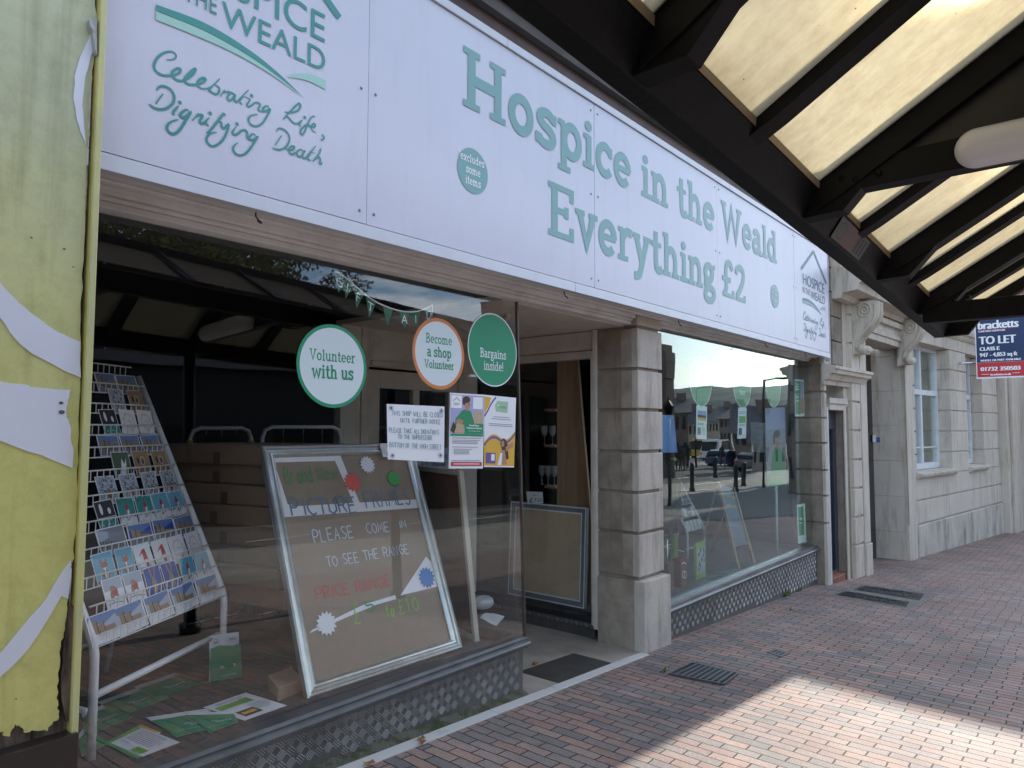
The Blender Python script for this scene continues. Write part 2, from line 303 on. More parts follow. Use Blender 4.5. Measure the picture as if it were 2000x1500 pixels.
# ------------------------------------------------------------------ slab-serif letters drawn as strokes
def ell(cx, cy, rx, ry, a0=0, a1=360, n=24):
    return [(cx+rx*math.cos(rad(a0+(a1-a0)*k/n)), cy+ry*math.sin(rad(a0+(a1-a0)*k/n))) for k in range(n+1)]
def sl(x0, x1, y): return ('s', [(x0, y), (x1, y)])
def vs_(x, y0, y1): return ('t', [(x, y0), (x, y1)])
G = {
 'H': (.95, [('l', [(.2, 0), (.2, 1)]), ('l', [(.75, 0), (.75, 1)]), ('l', [(.2, .5), (.75, .5)]), sl(.03, .37, .055), sl(.58, .92, .055), sl(.03, .37, .945), sl(.58, .92, .945)]),
 'o': (.66, [('c', ell(.33, .35, .22, .29))]),
 's': (.58, [('q', [(.47, .54), (.41, .62), (.28, .65), (.15, .59), (.13, .48), (.24, .39), (.39, .33), (.47, .23), (.44, .11), (.31, .05), (.17, .08), (.10, .17)]), vs_(.50, .48, .68), vs_(.07, .02, .22)]),
 'p': (.70, [('l', [(.18, -.28), (.18, .65)]), ('c', ell(.40, .35, .21, .29)), sl(.03, .2, .645), sl(.02, .36, -.235)]),
 'i': (.38, [('l', [(.2, 0), (.2, .68)]), sl(.05, .22, .645), sl(.03, .37, .055), ('d', (.19, .87))]),
 'c': (.58, [('q', ell(.33, .35, .22, .29, 42, 318, 16)), vs_(.50, .44, .66)]),
 'e': (.64, [('q', ell(.33, .35, .22, .29, 0, 318, 18)), ('t', [(.12, .36), (.58, .36)])]),
 'n': (.74, [('l', [(.18, 0), (.18, .68)]), ('q', [(.18, .45), (.25, .58), (.37, .64), (.49, .59), (.55, .44), (.55, .2), (.55, 0)]), sl(.04, .2, .645), sl(.02, .34, .055), sl(.41, .71, .055)]),
 't': (.47, [('q', [(.22, .92), (.22, .6), (.22, .25), (.25, .1), (.34, .05), (.46, .1)]), sl(.03, .43, .63)]),
 'h': (.74, [('l', [(.18, 0), (.18, 1)]), ('q', [(.18, .45), (.25, .58), (.37, .64), (.49, .59), (.55, .44), (.55, .2), (.55, 0)]), sl(.04, .2, .945), sl(.02, .34, .055), sl(.41, .71, .055)]),
 'W': (1.2, [('l', [(.14, .97), (.36, .04), (.6, .9), (.84, .04), (1.06, .97)]), sl(.0, .3, .945), sl(.9, 1.2, .945)]),
 'a': (.66, [('q', [(.13, .55), (.22, .64), (.36, .64), (.46, .56), (.47, .4), (.47, .15), (.5, .06), (.62, .05)]), ('q', [(.47, .4), (.3, .39), (.15, .33), (.11, .2), (.16, .08), (.27, .05), (.4, .1), (.47, .22)])]),
 'l': (.38, [('l', [(.2, 0), (.2, 1)]), sl(.05, .22, .945), sl(.03, .37, .055)]),
 'd': (.72, [('l', [(.52, 0), (.52, 1)]), ('c', ell(.31, .35, .21, .29)), sl(.36, .54, .945), sl(.5, .68, .055)]),
 'b': (.70, [('l', [(.18, 0), (.18, 1)]), ('c', ell(.40, .35, .21, .29)), sl(.03, .2, .945)]),
 'E': (.78, [('l', [(.21, 0), (.21, 1)]), sl(.04, .7, .055), sl(.21, .56, .51), sl(.04, .7, .945), vs_(.68, .0, .26), vs_(.68, .74, 1.0), vs_(.53, .4, .62)]),
 'v': (.66, [('l', [(.13, .66), (.33, .04), (.53, .66)]), sl(.0, .27, .645), sl(.4, .66, .645)]),
 'r': (.54, [('l', [(.18, 0), (.18, .68)]), ('q', [(.18, .42), (.24, .56), (.35, .64), (.5, .62)]), sl(.04, .2, .645), sl(.02, .37, .055)]),
 'y': (.66, [('l', [(.13, .66), (.34, .05)]), ('q', [(.54, .66), (.42, .3), (.3, -.06), (.22, -.2), (.06, -.24)]), sl(.0, .27, .645), sl(.41, .67, .645)]),
 'g': (.62, [('c', ell(.28, .45, .18, .19)), ('t', [(.42, .58), (.6, .66)]), ('q', [(.17, .28), (.12, .17), (.2, .1), (.38, .07), (.52, .02), (.54, -.1), (.44, -.22), (.28, -.25), (.12, -.2), (.1, -.08), (.2, .06)])]),
 '£': (.74, [('q', [(.62, .76), (.54, .9), (.4, .94), (.28, .84), (.25, .65), (.27, .4), (.25, .2), (.14, .06)]), ('t', [(.04, .48), (.52, .48)]), sl(.06, .68, .055), vs_(.66, .0, .22)]),
 '2': (.70, [('q', [(.1, .72), (.17, .88), (.34, .94), (.5, .88), (.55, .72), (.46, .5), (.28, .27), (.12, .1)]), sl(.06, .62, .055), vs_(.6, .0, .2)]),
 'V': (.82, [('l', [(.14, .97), (.4, .04), (.68, .97)]), sl(.0, .29, .945), sl(.53, .82, .945)]),
 'u': (.74, [('q', [(.18, .67), (.18, .4), (.19, .2), (.28, .07), (.4, .06), (.5, .16), (.55, .3)]), ('l', [(.55, 0), (.55, .68)]), sl(.04, .2, .645), sl(.41, .57, .645), sl(.53, .71, .055)]),
 'w': (.94, [('l', [(.12, .66), (.28, .04), (.47, .6), (.66, .04), (.82, .66)]), sl(.0, .24, .645), sl(.7, .94, .645)]),
 'm': (1.1, [('l', [(.18, 0), (.18, .68)]), ('q', [(.18, .45), (.25, .58), (.35, .64), (.46, .59), (.51, .44), (.51, .2), (.51, 0)]), ('q', [(.51, .45), (.58, .58), (.68, .64), (.8, .59), (.86, .44), (.86, .2), (.86, 0)]), sl(.04, .2, .645), sl(.02, .34, .055), sl(.38, .65, .055), sl(.73, 1.02, .055)]),
 'B': (.76, [('l', [(.2, 0), (.2, 1)]), ('q', [(.05, .945), (.4, .945), (.55, .87), (.57, .72), (.5, .58), (.2, .52)]), ('q', [(.2, .52), (.5, .5), (.62, .38), (.62, .2), (.52, .07), (.3, .055), (.05, .055)])]),
 'x': (.64, [('l', [(.12, .04), (.52, .66)]), ('l', [(.12, .66), (.52, .04)]), sl(.0, .26, .645), sl(.38, .64, .645), sl(.0, .26, .055), sl(.38, .64, .055)]),
 '!': (.3, [('l', [(.15, .28), (.15, 1)]), ('d', (.15, .08))]),
 '*': (.36, [('t', [(.18, .7), (.18, 1.0)]), ('t', [(.05, .77), (.31, .93)]), ('t', [(.05, .93), (.31, .77)])]),
 ' ': (.34, []),
}
def slabtext(mb, txt, u0, v0, cap, u1=None, w=.15, ksp=1.0, center=False):
    tot = sum(G[c][0]*ksp for c in txt)
    kx = (u1-u0)/tot if u1 is not None else cap*.86
    if center: u0 = u0-tot*kx/2
    x = u0
    def mp(p): return (x+p[0]*kx*ksp, v0+p[1]*cap)
    for c in txt:
        gw, st = G[c]
        for s in st:
            if s[0] == 'd':
                q = mp(s[1]); mb.disc(q[0], q[1], w*.62*kx, w*.62*cap, 16); continue
            pts = [mp(p) for p in s[1]]
            ww = {'l': w*(kx+cap)/2, 'c': w*(kx+cap)/2, 'q': w*(kx+cap)/2, 's': .11*cap, 't': w*.72*(kx+cap)/2}[s[0]]
            if s[0] == 'c': mb.stroke(pts[:-1], ww, closed=True)
            elif s[0] == 'q': mb.stroke(pts, ww, smooth=True, n=4)
            else: mb.stroke(pts, ww)
        x += gw*kx*ksp
def slabwords(P, txt, u0, v0, cap, u1, mt, par, lab, w=.155):
    tot = sum(G[c][0] for c in txt); kx = (u1-u0)/tot; x = u0
    for wd in txt.split(' '):
        ww = sum(G[c][0] for c in wd)*kx; b = MB(P); slabtext(b, wd, x, v0, cap, x+ww, w=w); b.build('lettering', mt, par, label=lab % wd); x += ww+G[' '][0]*kx
# ------------------------------------------------------------------ hand lettering
HF = {'A': "0,0 3,10 6,0|1,4 5,4", 'B': "0,0 0,10 4,9 5,7 4,5 0,5|4,5 6,3 5,0 0,0", 'C': "6,9 3,10 0,7 0,3 3,0 6,1", 'D': "0,0 0,10 4,9 6,6 6,3 3,0 0,0",
 'E': "6,10 0,10 0,0 6,0|0,5 5,5", 'F': "6,10 0,10 0,0|0,5 4,5", 'G': "6,8 3,10 0,7 0,3 3,0 6,2 6,5 3,5", 'H': "0,0 0,10|6,0 6,10|0,5 6,5", 'I': "2,0 2,10", 'K': "0,0 0,10|6,10 0,5 6,0",
 'L': "0,10 0,0 5,0", 'M': "0,0 1,10 4,3 7,10 8,0", 'N': "0,0 0,10 6,0 6,10", 'O': "3,10 0,7 0,3 3,0 6,3 6,7 3,10", 'P': "0,0 0,10 4,10 6,8 4,5 0,5", 'R': "0,0 0,10 4,10 6,8 4,5 0,5|3,5 6,0",
 'S': "6,9 3,10 1,8 3,5 6,3 4,0 0,1", 'T': "-1,10 7,10|3,10 3,0", 'U': "0,10 0,2 3,0 6,2 6,10", 'W': "0,10 2,0 4,7 6,0 8,10", 'Y': "0,10 3,5|6,10 3,5 3,0",
 'r': "0,0 0,6|0,4 2,6 4,6", 'a': "5,5 2,6 0,3 2,0 5,2 5,6 5,0", 'n': "0,0 0,6 3,6 5,4 5,0", 'd': "5,5 2,6 0,3 2,0 5,2|5,10 5,0", 'e': "0,3 5,4 3,6 0,4 1,0 5,1", 'w': "0,6 1,0 3,5 5,0 6,6",
 'o': "2,6 0,3 2,0 5,2 5,5 2,6", 't': "2,9 2,1 4,0|0,6 5,6", '£': "6,9 3,10 2,7 2,3 0,0 6,0|0,5 5,5", '5': "6,10 0,10 0,6 4,6 6,3 3,0 0,1", '1': "1,8 3,10 3,0", '0': "3,10 0,6 1,1 4,0 6,4 5,9 3,10",
 '7': "0,10 6,10 2,0", '.': "1,0 2,1", 'u': "0,6 0,1 3,0 5,2 5,6 5,0", 's': "4,5 2,6 1,4 4,2 2,0 0,1", 'h': "0,0 0,10|0,4 3,6 5,4 5,0", '!': "1,10 1,3|1,1 1,0", 'i': "1,6 1,0|1,8 1,9", ' ': ""}
HWID = {'N': .95, 'B': .85, 'M': .95, 'W': .95, 'I': .45, 'w': .75, ' ': .6, '.': .35, 'i': .3}
def hand(mb, txt, u0, v0, u1, cap, w, dv=0, jit=.04, rnd=random):
    tot = sum(HWID.get(c, .78) for c in txt); k = (u1-u0)/tot; x = u0
    for c in txt:
        y = v0+dv*(x-u0)/(u1-u0); jy = rnd.uniform(-jit, jit)*cap
        if HF[c]:
            for st in HF[c].split('|'):
                pts = [tuple(float(q)/10 for q in p.split(',')) for p in st.split()]
                mb.stroke([(x+p[0]*k*.92, y+jy+p[1]*cap) for p in pts], w, smooth=c in 'BCDGOPRSadeorun5013£', n=3)
        x += HWID.get(c, .78)*k
# ================================================================== MATERIALS
m_white = mat('fascia_white', (.58, .58, .66), rough=.36, spec=.32, var=.035, scale=1.3, grime=.10, bump=.012, bscale=2)
m_white2 = mat('white_trim', (.52, .53, .57), rough=.4, var=.06, scale=5)
m_cream = mat('cream_paint', (.62, .57, .50), rough=.5, var=.14, scale=7, bump=.15)
m_soffit = mat('soffit_paint', (.70, .70, .69), rough=.65, var=.1, scale=4, col2=(.50, .48, .46), thr=(.35, .8), bump=.3)
m_teal = mat('sign_teal', (.035, .245, .215), rough=.25, var=.05, scale=3)
m_mint = mat('sign_mint', (.33, .55, .47), rough=.3, var=.03)
m_tealL = mat('sign_teal_pale', (.175, .345, .335), spec=.3, rough=.4, var=.05, scale=3)  # paler, greyer teal than the left logo
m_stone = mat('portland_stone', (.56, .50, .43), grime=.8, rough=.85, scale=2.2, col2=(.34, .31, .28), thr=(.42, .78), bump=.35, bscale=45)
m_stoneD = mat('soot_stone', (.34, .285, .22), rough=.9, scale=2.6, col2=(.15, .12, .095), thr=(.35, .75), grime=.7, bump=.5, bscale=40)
m_stoneW = mat('worn_stone', (.38, .32, .25), rough=.9, scale=6, col2=(.2, .165, .125), thr=(.4, .75), bump=.6, bscale=40)
m_black = mat('canopy_black', (.0045, .0045, .0055), rough=.5, var=.5, scale=5, bump=.15, spec=.16)
m_dark = mat('dark_paint', (.02, .02, .024), rough=.5, var=.2)
m_metal = mat('tread_metal', (.155, .148, .142), rough=.42, var=.28, scale=4, metal=.55, bump=.2, bscale=60)
m_tread = mat('worn_tread', (.285, .275, .26), rough=.45, var=.45, scale=5, metal=.3)
m_alu = mat('sill_alloy', (.13, .13, .132), rough=.38, var=.35, scale=5, metal=.4)
m_marble = mat('white_marble', (.60, .59, .56), rough=.5, scale=9, col2=(.2, .2, .2), thr=(.58, .78), stretch=(1, 1, 1))
m_tileL = mat('beige_tile', (.36, .32, .27), rough=.6, scale=5, var=.25, bump=.1)
m_tileD = mat('black_tile', (.05, .046, .042), rough=.6, scale=6, var=.4)
m_moss = mat('mossy_concrete', (.12, .11, .085), rough=1, scale=14, col2=(.05, .06, .025), bump=.8, bscale=80)
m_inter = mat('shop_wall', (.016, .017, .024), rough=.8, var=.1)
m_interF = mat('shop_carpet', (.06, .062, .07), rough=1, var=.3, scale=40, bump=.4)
m_glass = glassmat('window_glass', (.993, .998, .996), k=1.05)
m_glass2 = glassmat('bay_glass', (.93, .99, .965), k=1.5)
m_glassS = glassmat('side_glass', (.985, .985, .98), k=.8)
m_brick = brickmat('paver_brick', 1, 0,   .183, .069, .0046, [(0.279, 0.185, 0.159), (0.311, 0.21, 0.178), (0.215, 0.188, 0.181), (0.264, 0.187, 0.166), (0.334, 0.219, 0.184), (0.18, 0.164, 0.161), (0.287, 0.219, 0.198), (0.246, 0.203, 0.19), (0.316, 0.232, 0.203), (0.222, 0.196, 0.184)], (.012, .010, .009), bump=.9, grime=1, wob=.006, rough=.72)
m_redbrick = brickmat('red_wall_brick', 0, 2, .22, .075, .006, [(.28, .09, .055), (.22, .07, .045), (.32, .12, .075)], (.3, .27, .24), bump=.6)
m_redbrickY = brickmat('red_wall_brick_side', 1, 2, .22, .075, .006, [(.28, .09, .055), (.22, .07, .045), (.32, .12, .075)], (.3, .27, .24), bump=.6)
m_asph = mat('asphalt', (.055, .055, .057), rough=.9, var=.25, scale=12, bump=.4)
m_slabs = brickmat('slab_paving', 1, 0, .6, .45, .008, [(.27, .24, .21), (.24, .215, .19), (.30, .27, .235)], (.1, .09, .08), bump=.3)
m_kerb = mat('granite_kerb', (.3, .29, .28), rough=.85, var=.2, scale=10)
m_paintw = mat('road_paint', (.7, .7, .68), rough=.7, var=.15)
m_pw = mat('white_paper', (.82, .83, .86), rough=.6, var=.02)
m_pink = None
def colm(name, h, rough=.55, var=.03): return mat(name, h, rough=rough, var=var)
c_green = colm('sticker_green', (.012, .27, .13)); c_orange = colm('sticker_orange', (.62, .20, .055)); c_lblue = mat('sticker_white', (.66, .74, .76), rough=.35, var=.01)
c_ink = colm('ink_black', (.02, .02, .025)); c_greenL = colm('lime_green', (.16, .42, .06)); c_navy = colm('navy_blue', (.012, .03, .10)); c_red = colm('signal_red', (.52, .03, .04))
c_yel = colm('amber_yellow', (.72, .42, .04)); c_purple = colm('purple_wave', (.16, .09, .3)); c_kraft = mat('kraft_paper', (.31, .245, .185), rough=.75, var=.06, scale=20)
c_card = mat('cardboard', (.27, .18, .115), rough=.85, var=.12, scale=10); c_cardD = colm('parcel_tape', (.14, .085, .05), rough=.3)
m_silver = mat('silver_moulding', (.52, .53, .50), rough=.28, metal=.75, var=.15, scale=14)
m_chrome = mat('chrome', (.55, .55, .55), rough=.15, metal=1, var=.05)
m_rackw = mat('white_wire', (.82, .83, .83), rough=.4, var=.05)
# ================================================================== GROUND
def sheet(name, m, xs, ys, dz, kind='structure', lab=None, edge=None):
    b = MB(); n = len(xs)
    b.add([(x, y, gz(x)+dz) for y in ys for x in xs], [(j*n+i, j*n+i+1, (j+1)*n+i+1, (j+1)*n+i) for j in range(len(ys)-1) for i in range(n-1)])
    if edge is not None:
        b.add([(x, edge, gz(x)+dz-h) for h in (0, .13) for x in xs], [(i, i+1, n+i+1, n+i) for i in range(n-1)])
    o = b.build(name, m); o['kind'] = kind; return o
XS = [-90, -60, -30]+[i*1.5 for i in range(-18, 9)]+[12.65, 14, 18, 24, 30, 40, 50, 60, 90, 160, 400, 900]
sheet('road', m_asph, XS, [-500, -60, -11.5, 40, 200], -.12)
sheet('pavement', m_brick, [x for x in XS if x <= 60], [-6.2, -3, 2.6], 0, edge=-6.2)
sheet('paved_square', m_slabs, [x for x in XS if x <= 160], [-11.5, -6.214], -.004, edge=-11.5)
sheet('far_pavement', m_slabs, [x for x in XS if x <= 160], [-60, -20], -.004, edge=-20)
b = MB()
for x in range(-20, 60):
    b.box(x+.006, x+.994, -11.66, -11.506, gz(x+.5)-.16, gz(x+.5)+.006)
o = b.build('kerb', m_kerb, bevel=.01); o['kind'] = 'structure'
# road paint: dashes and zigzag seen in the glass
b = MB()
for i in range(16):
    x = 10+i*4.2
    b.box(x, x+2.2, -15.1, -14.95, gz(x)-.118, gz(x)-.112)
for i in range(14):
    x = 12+i*2.6; y0 = -12.3-(i % 2)*.45; y1 = -12.3-((i+1) % 2)*.45
    b.prism([(x, y0), (x+2.6, y1), (x+2.6, y1+.1), (x, y0+.1)], lambda p, q: (p, q, gz(p)-.117), lambda p, q: (p, q, gz(p)-.111))
o = b.build('road_marking', m_paintw); o['kind'] = 'structure'
def mir(px, py):
    d = ray(px, py); t = 1.0
    for _ in range(60):
        p = CAM+d*t; e = p.z-gz(p.x); t += e/max(.02, -(d.z))*.5
    p = CAM+d*t; return (p.x, -p.y)
q = [mir(*p) for p in ((1296, 974), (1345, 969), (1400, 956), (1440, 937), (1462, 920), (1474, 908), (1500, 900), (1560, 893), (1590, 960), (1590, 1004), (1420, 1018), (1296, 1010))]
b = MB(); tr = tessellate_polygon([[Vector((p[0], p[1], 0)) for p in q]]); b.add([(p[0], p[1], gz(p[0])+.012) for p in q], [tuple(t) for t in tr]); struct(b.build('side_road', mat('worn_asphalt', (.10, .10, .10), rough=.8, var=.2, scale=3)))
b = MB()
for (a, c) in (((1428, 937), (1466, 929)), ((1480, 922), (1505, 915)), ((1513, 910), (1529, 902)), ((1359, 947), (1409, 941)), ((1416, 951), (1458, 946)), ((1479, 940), (1508, 932)), ((1517, 926), (1534, 917)), ((1322, 960), (1388, 956)), ((1400, 966), (1480, 957))):
    A_ = Vector((*mir(*a), 0)); C_ = Vector((*mir(*c), 0)); n_ = (C_-A_).normalized(); n_ = Vector((-n_.y, n_.x, 0))*.10
    b.add([Vector((p.x, p.y, gz(p.x)+.018)) for p in (A_+n_, A_-n_, C_-n_, C_+n_)], [(0, 1, 2, 3)])
struct(b.build('road_dashes', m_paintw))
# ================================================================== SHOPFRONT
F = -.22
def tread(b, u0, u1, v0f, v1, P, c=.0465):
    """raised five-bar pattern: P(u, v, h)"""
    nu = int((u1-u0)/c); v = v1-c/2; row = 0
    while v > v0f(u0 if v0f(u0) < v0f(u1) else u1):
        for i in range(nu):
            u = u0+(i+.5)*c
            if v-c/2 < v0f(u): continue
            a = rad(45) if (i+row) % 2 else rad(-45)
            ca, sa = math.cos(a), math.sin(a)
            for k in range(4):
                off = (k-1.5)*.0098; hl = .0235-abs(k-1.5)*.0045; w = .0030
                cx, cy = u-sa*off, v+ca*off
                q = [(-hl, -w), (hl, -w), (hl, w), (-hl, w)]
                vs = [P(cx+x*ca-y*sa, cy+x*sa+y*ca, 0) for x, y in q]+[P(cx+x*ca, cy+x*sa, .0035) for x in (-hl*.75, hl*.75)]
                b.add(vs, [(0, 1, 5, 4), (1, 2, 5), (2, 3, 4, 5), (3, 0, 4)])
        v -= c; row += 1
shop = thing('charity_shop', 'white fronted charity shop with two big display windows and a recessed doorway', 'shop', (0, 0, 0))
# --- stall risers
X0, XC = .55, 3.305
b = MB(); b.box(X0, XC, -.02, .12, -.3, .262); o1 = b.build('stall_riser', m_metal, shop, label='tread plate panel under the left display window')
b = MB(); tread(b, X0+.3, XC-.004, lambda u: gz(u)+.012, .262, lambda u, v, h: (u, -.0205-h, v)); tread(b, 0.0, 1.6, lambda u: .02, .262, lambda u, v, h: (XC+.0005+h, -.02+u, v))
b.build('tread_pattern', m_tread, o1)
b = MB(); b.box(XC-.14, XC, .121, 1.63, -.3, .26); b.build('return_riser', m_metal, shop)
b = MB(); b.box(4.985, 8.735, -.05, .10, -.6, .118); o2 = b.build('stall_riser', m_metal, shop, label='tread plate panel under the right display window')
b = MB(); tread(b, 4.99, 8.73, lambda u: gz(u)+.012, .118, lambda u, v, h: (u, -.0505-h, v), c=.0465)
b.build('tread_pattern', m_tread, o2)
# --- sills (moulded)
def sillprof(b, x0, x1, y, z):
    pr = [(y+.07, z+.034), (y+.005, z+.03), (y-.012, z+.02), (y-.010, z+.010), (y-.028, z+.004), (y-.034, z-.006), (y-.030, z-.018), (y-.012, z-.026), (y-.010, z-.036), (y+.07, z-.036)]
    b.prism(pr, lambda p, q: (x0, p, q), lambda p, q: (x1, p, q))
b = MB(); sillprof(b, X0, XC+.022, -.03, .297)
b.prism([(-.012+.03+q, z) for q, z in []] or [(0, 0), (.03, 0), (.03, .06), (0, .06)], lambda p, q: (XC+p-.008, -.03, .262+q), lambda p, q: (XC+p-.008, 1.63, .262+q))
b.build('window_sill', m_alu, shop)
b = MB(); sillprof(b, 4.985, 8.74, -.058, .153); b.build('window_sill', m_alu, shop)
# --- glass panes
def pane(name, x0, x1, y, z0, z1, m, lab=None):
    b = MB(); b.box(x0, x1, y, y+.006, z0, z1); return b.build(name, m, shop, label=lab)
b = MB(); b.hexa([(X0+.02, -.028, .325), (3.309, -.028, .325), (3.309, -.022, .325), (X0+.02, -.022, .325)], [(X0+.02, .038, 2.318), (3.309, .038, 2.318), (3.309, .044, 2.318), (X0+.02, .044, 2.318)]); b.build('window_pane', m_glass, shop, label='large left display window pane')
pane('window_pane', 4.95, 8.735, -.004, .187, 2.345, m_glass2, 'right display window pane full of street reflections')
b = MB(); b.hexa([(3.314, -.0135, .32), (3.320, -.0135, .32), (3.320, 1.60, .32), (3.314, 1.60, .32)], [(3.314, .0525, 2.318), (3.320, .0525, 2.318), (3.320, 1.60, 2.318), (3.314, 1.60, 2.318)]); b.build('side_pane', m_glassS, shop)
b = MB(); b.box(4.700, 4.706, .36, 1.6, .10, 2.16); b.build('side_pane', m_glassS, shop)
b = MB(); b.hexa([(3.3095, -.032, .32), (3.3215, -.032, .32), (3.3215, -.014, .32), (3.3095, -.014, .32)], [(3.3095, .034, 2.32), (3.3215, .034, 2.32), (3.3215, .052, 2.32), (3.3095, .052, 2.32)]); b.build('corner_trim', mat('bronze_trim', (.06, .04, .032), rough=.4), shop)
# --- head frames & soffit
b = MB()
b.box(X0, 4.585, -.02, .06, 2.320, 2.345); b.box(X0, 4.585, -.035, .06, 2.3455, 2.362); b.box(X0, 4.585, -.058, .06, 2.3625, 2.40)
b.build('window_head', m_soffit, shop, bevel=.004)
b = MB(); b.box(4.985, 8.735, -.02, .06, 2.348, 2.37); b.box(4.985, 8.735, -.045, .06, 2.3705, 2.40); b.build('window_head', m_soffit, shop, bevel=.004)
b = MB(); b.box(X0, 8.80, -.205, .12, 2.4005, 2.43); b.box(X0, 8.80, -.10, -.06, 2.388, 2.4); b.build('soffit', m_soffit, shop, bevel=.003)
for hx in (1.45, 3.52, 5.05, 6.9, 8.1):
    b = MB(); b.tube([(hx, -.17, 2.405), (hx, -.17, 2.375), (hx+.012, -.172, 2.362), (hx+.02, -.18, 2.352), (hx+.008, -.19, 2.347), (hx-.004, -.188, 2.356)], .0035, 6)
    b.build('ceiling_hook', mat('rusty_iron', (.04, .03, .025), rough=.7), shop)
# --- fascia
fas = thing('shop_sign', 'long white fascia sign reading Hospice in the Weald Everything £2 in green', 'sign', (4.5, F, 3.07))
seams = [.45, 1.95, 3.783, 5.682, 7.640, 8.84]
for i in range(5):
    b = MB(); b.box(seams[i]+.0015, seams[i+1]-.0015, F-.003+.001*(i % 2), F+.02, 2.447, 3.655); b.build('panel', m_white, fas, bevel=.001)
b = MB(); b.box(.45, 2.9, F-.014, F+.06, 3.657, 3.705); b.box(2.903, 5.93, F-.014, F+.06, 3.657, 3.705); b.box(5.933, 8.85, F-.014, F+.06, 3.657, 3.705)
b.build('top_trim', m_white2, fas, bevel=.003)
b = MB()
for x0, x1 in ((.45, 3.555), (3.558, 6.70), (6.703, 8.85)):
    b.hexa([(x0, F+.03, 2.384), (x1, F+.03, 2.384), (x1, F-.012, 2.384), (x0, F-.012, 2.384)], [(x0, F+.03, 2.444), (x1, F+.03, 2.444), (x1, F-.004, 2.444), (x0, F-.004, 2.444)])
b.build('bottom_trim', m_white2, fas, bevel=.002)
b = MB(); b.box(8.842, 8.852, F-.01, .1, 2.44, 3.66); b.build('end_cap', m_white2, fas)
b = MB(); b.box(.45, 8.85, F+.022, .0, 2.446, 3.70); b.build('backing_box', m_dark, fas)
for s in seams[1:5]:
    for z in (2.50, 3.05, 3.60):
        for dx in (-.04, .04):
            b = MB(); b.add([(s+dx+.0075*math.cos(a*math.pi/5), F-.0045-h, z+.0075*math.sin(a*math.pi/5)*k) for h, k in ((0, 1), ) for a in range(10)]+[(s+dx, F-.010, z)], [(a, (a+1) % 10, 10) for a in range(10)])
            b.build('fixing_screw', mat('dull_screw', (.22, .22, .24), rough=.4, metal=.5), fas)
PF = lambda u, v, h: (u, F-.0052-h, v)
def fpx(px, py): p = at(px, py, 'y', F); return (p.x, p.z)
slabwords(PF, 'Hospice in the Weald', 2.545, 3.208, .318, 7.13, m_tealL, fas, 'upper line word %s in large green slab serif letters', w=.168)
slabwords(PF, 'Everything £2', 3.27, 2.690, .325, 6.30, m_tealL, fas, 'lower line word %s in large green slab serif letters', w=.168)
for cx, r in ((2.634, .115), (7.04, .113)):
    b = MB(PF); b.disc(cx, 2.882 if cx < 5 else 2.865, r, r*1.03, 48); bb = b.build('round_badge', m_tealL, fas, label='round green badge reading excludes some items')
    b = MB(lambda u, v, h: (u, F-.0065-h, v))
    for w_, dx_, z_ in (('*excludes', -.012, 2.920), ('some', 0, 2.862), ('items', 0, 2.804)):
        b = MB(lambda u, v, h: (u, F-.0065-h, v)); slabtext(b, w_, cx+dx_, z_, .043, w=.13, center=True); b.build('badge_text', m_pw, bb)
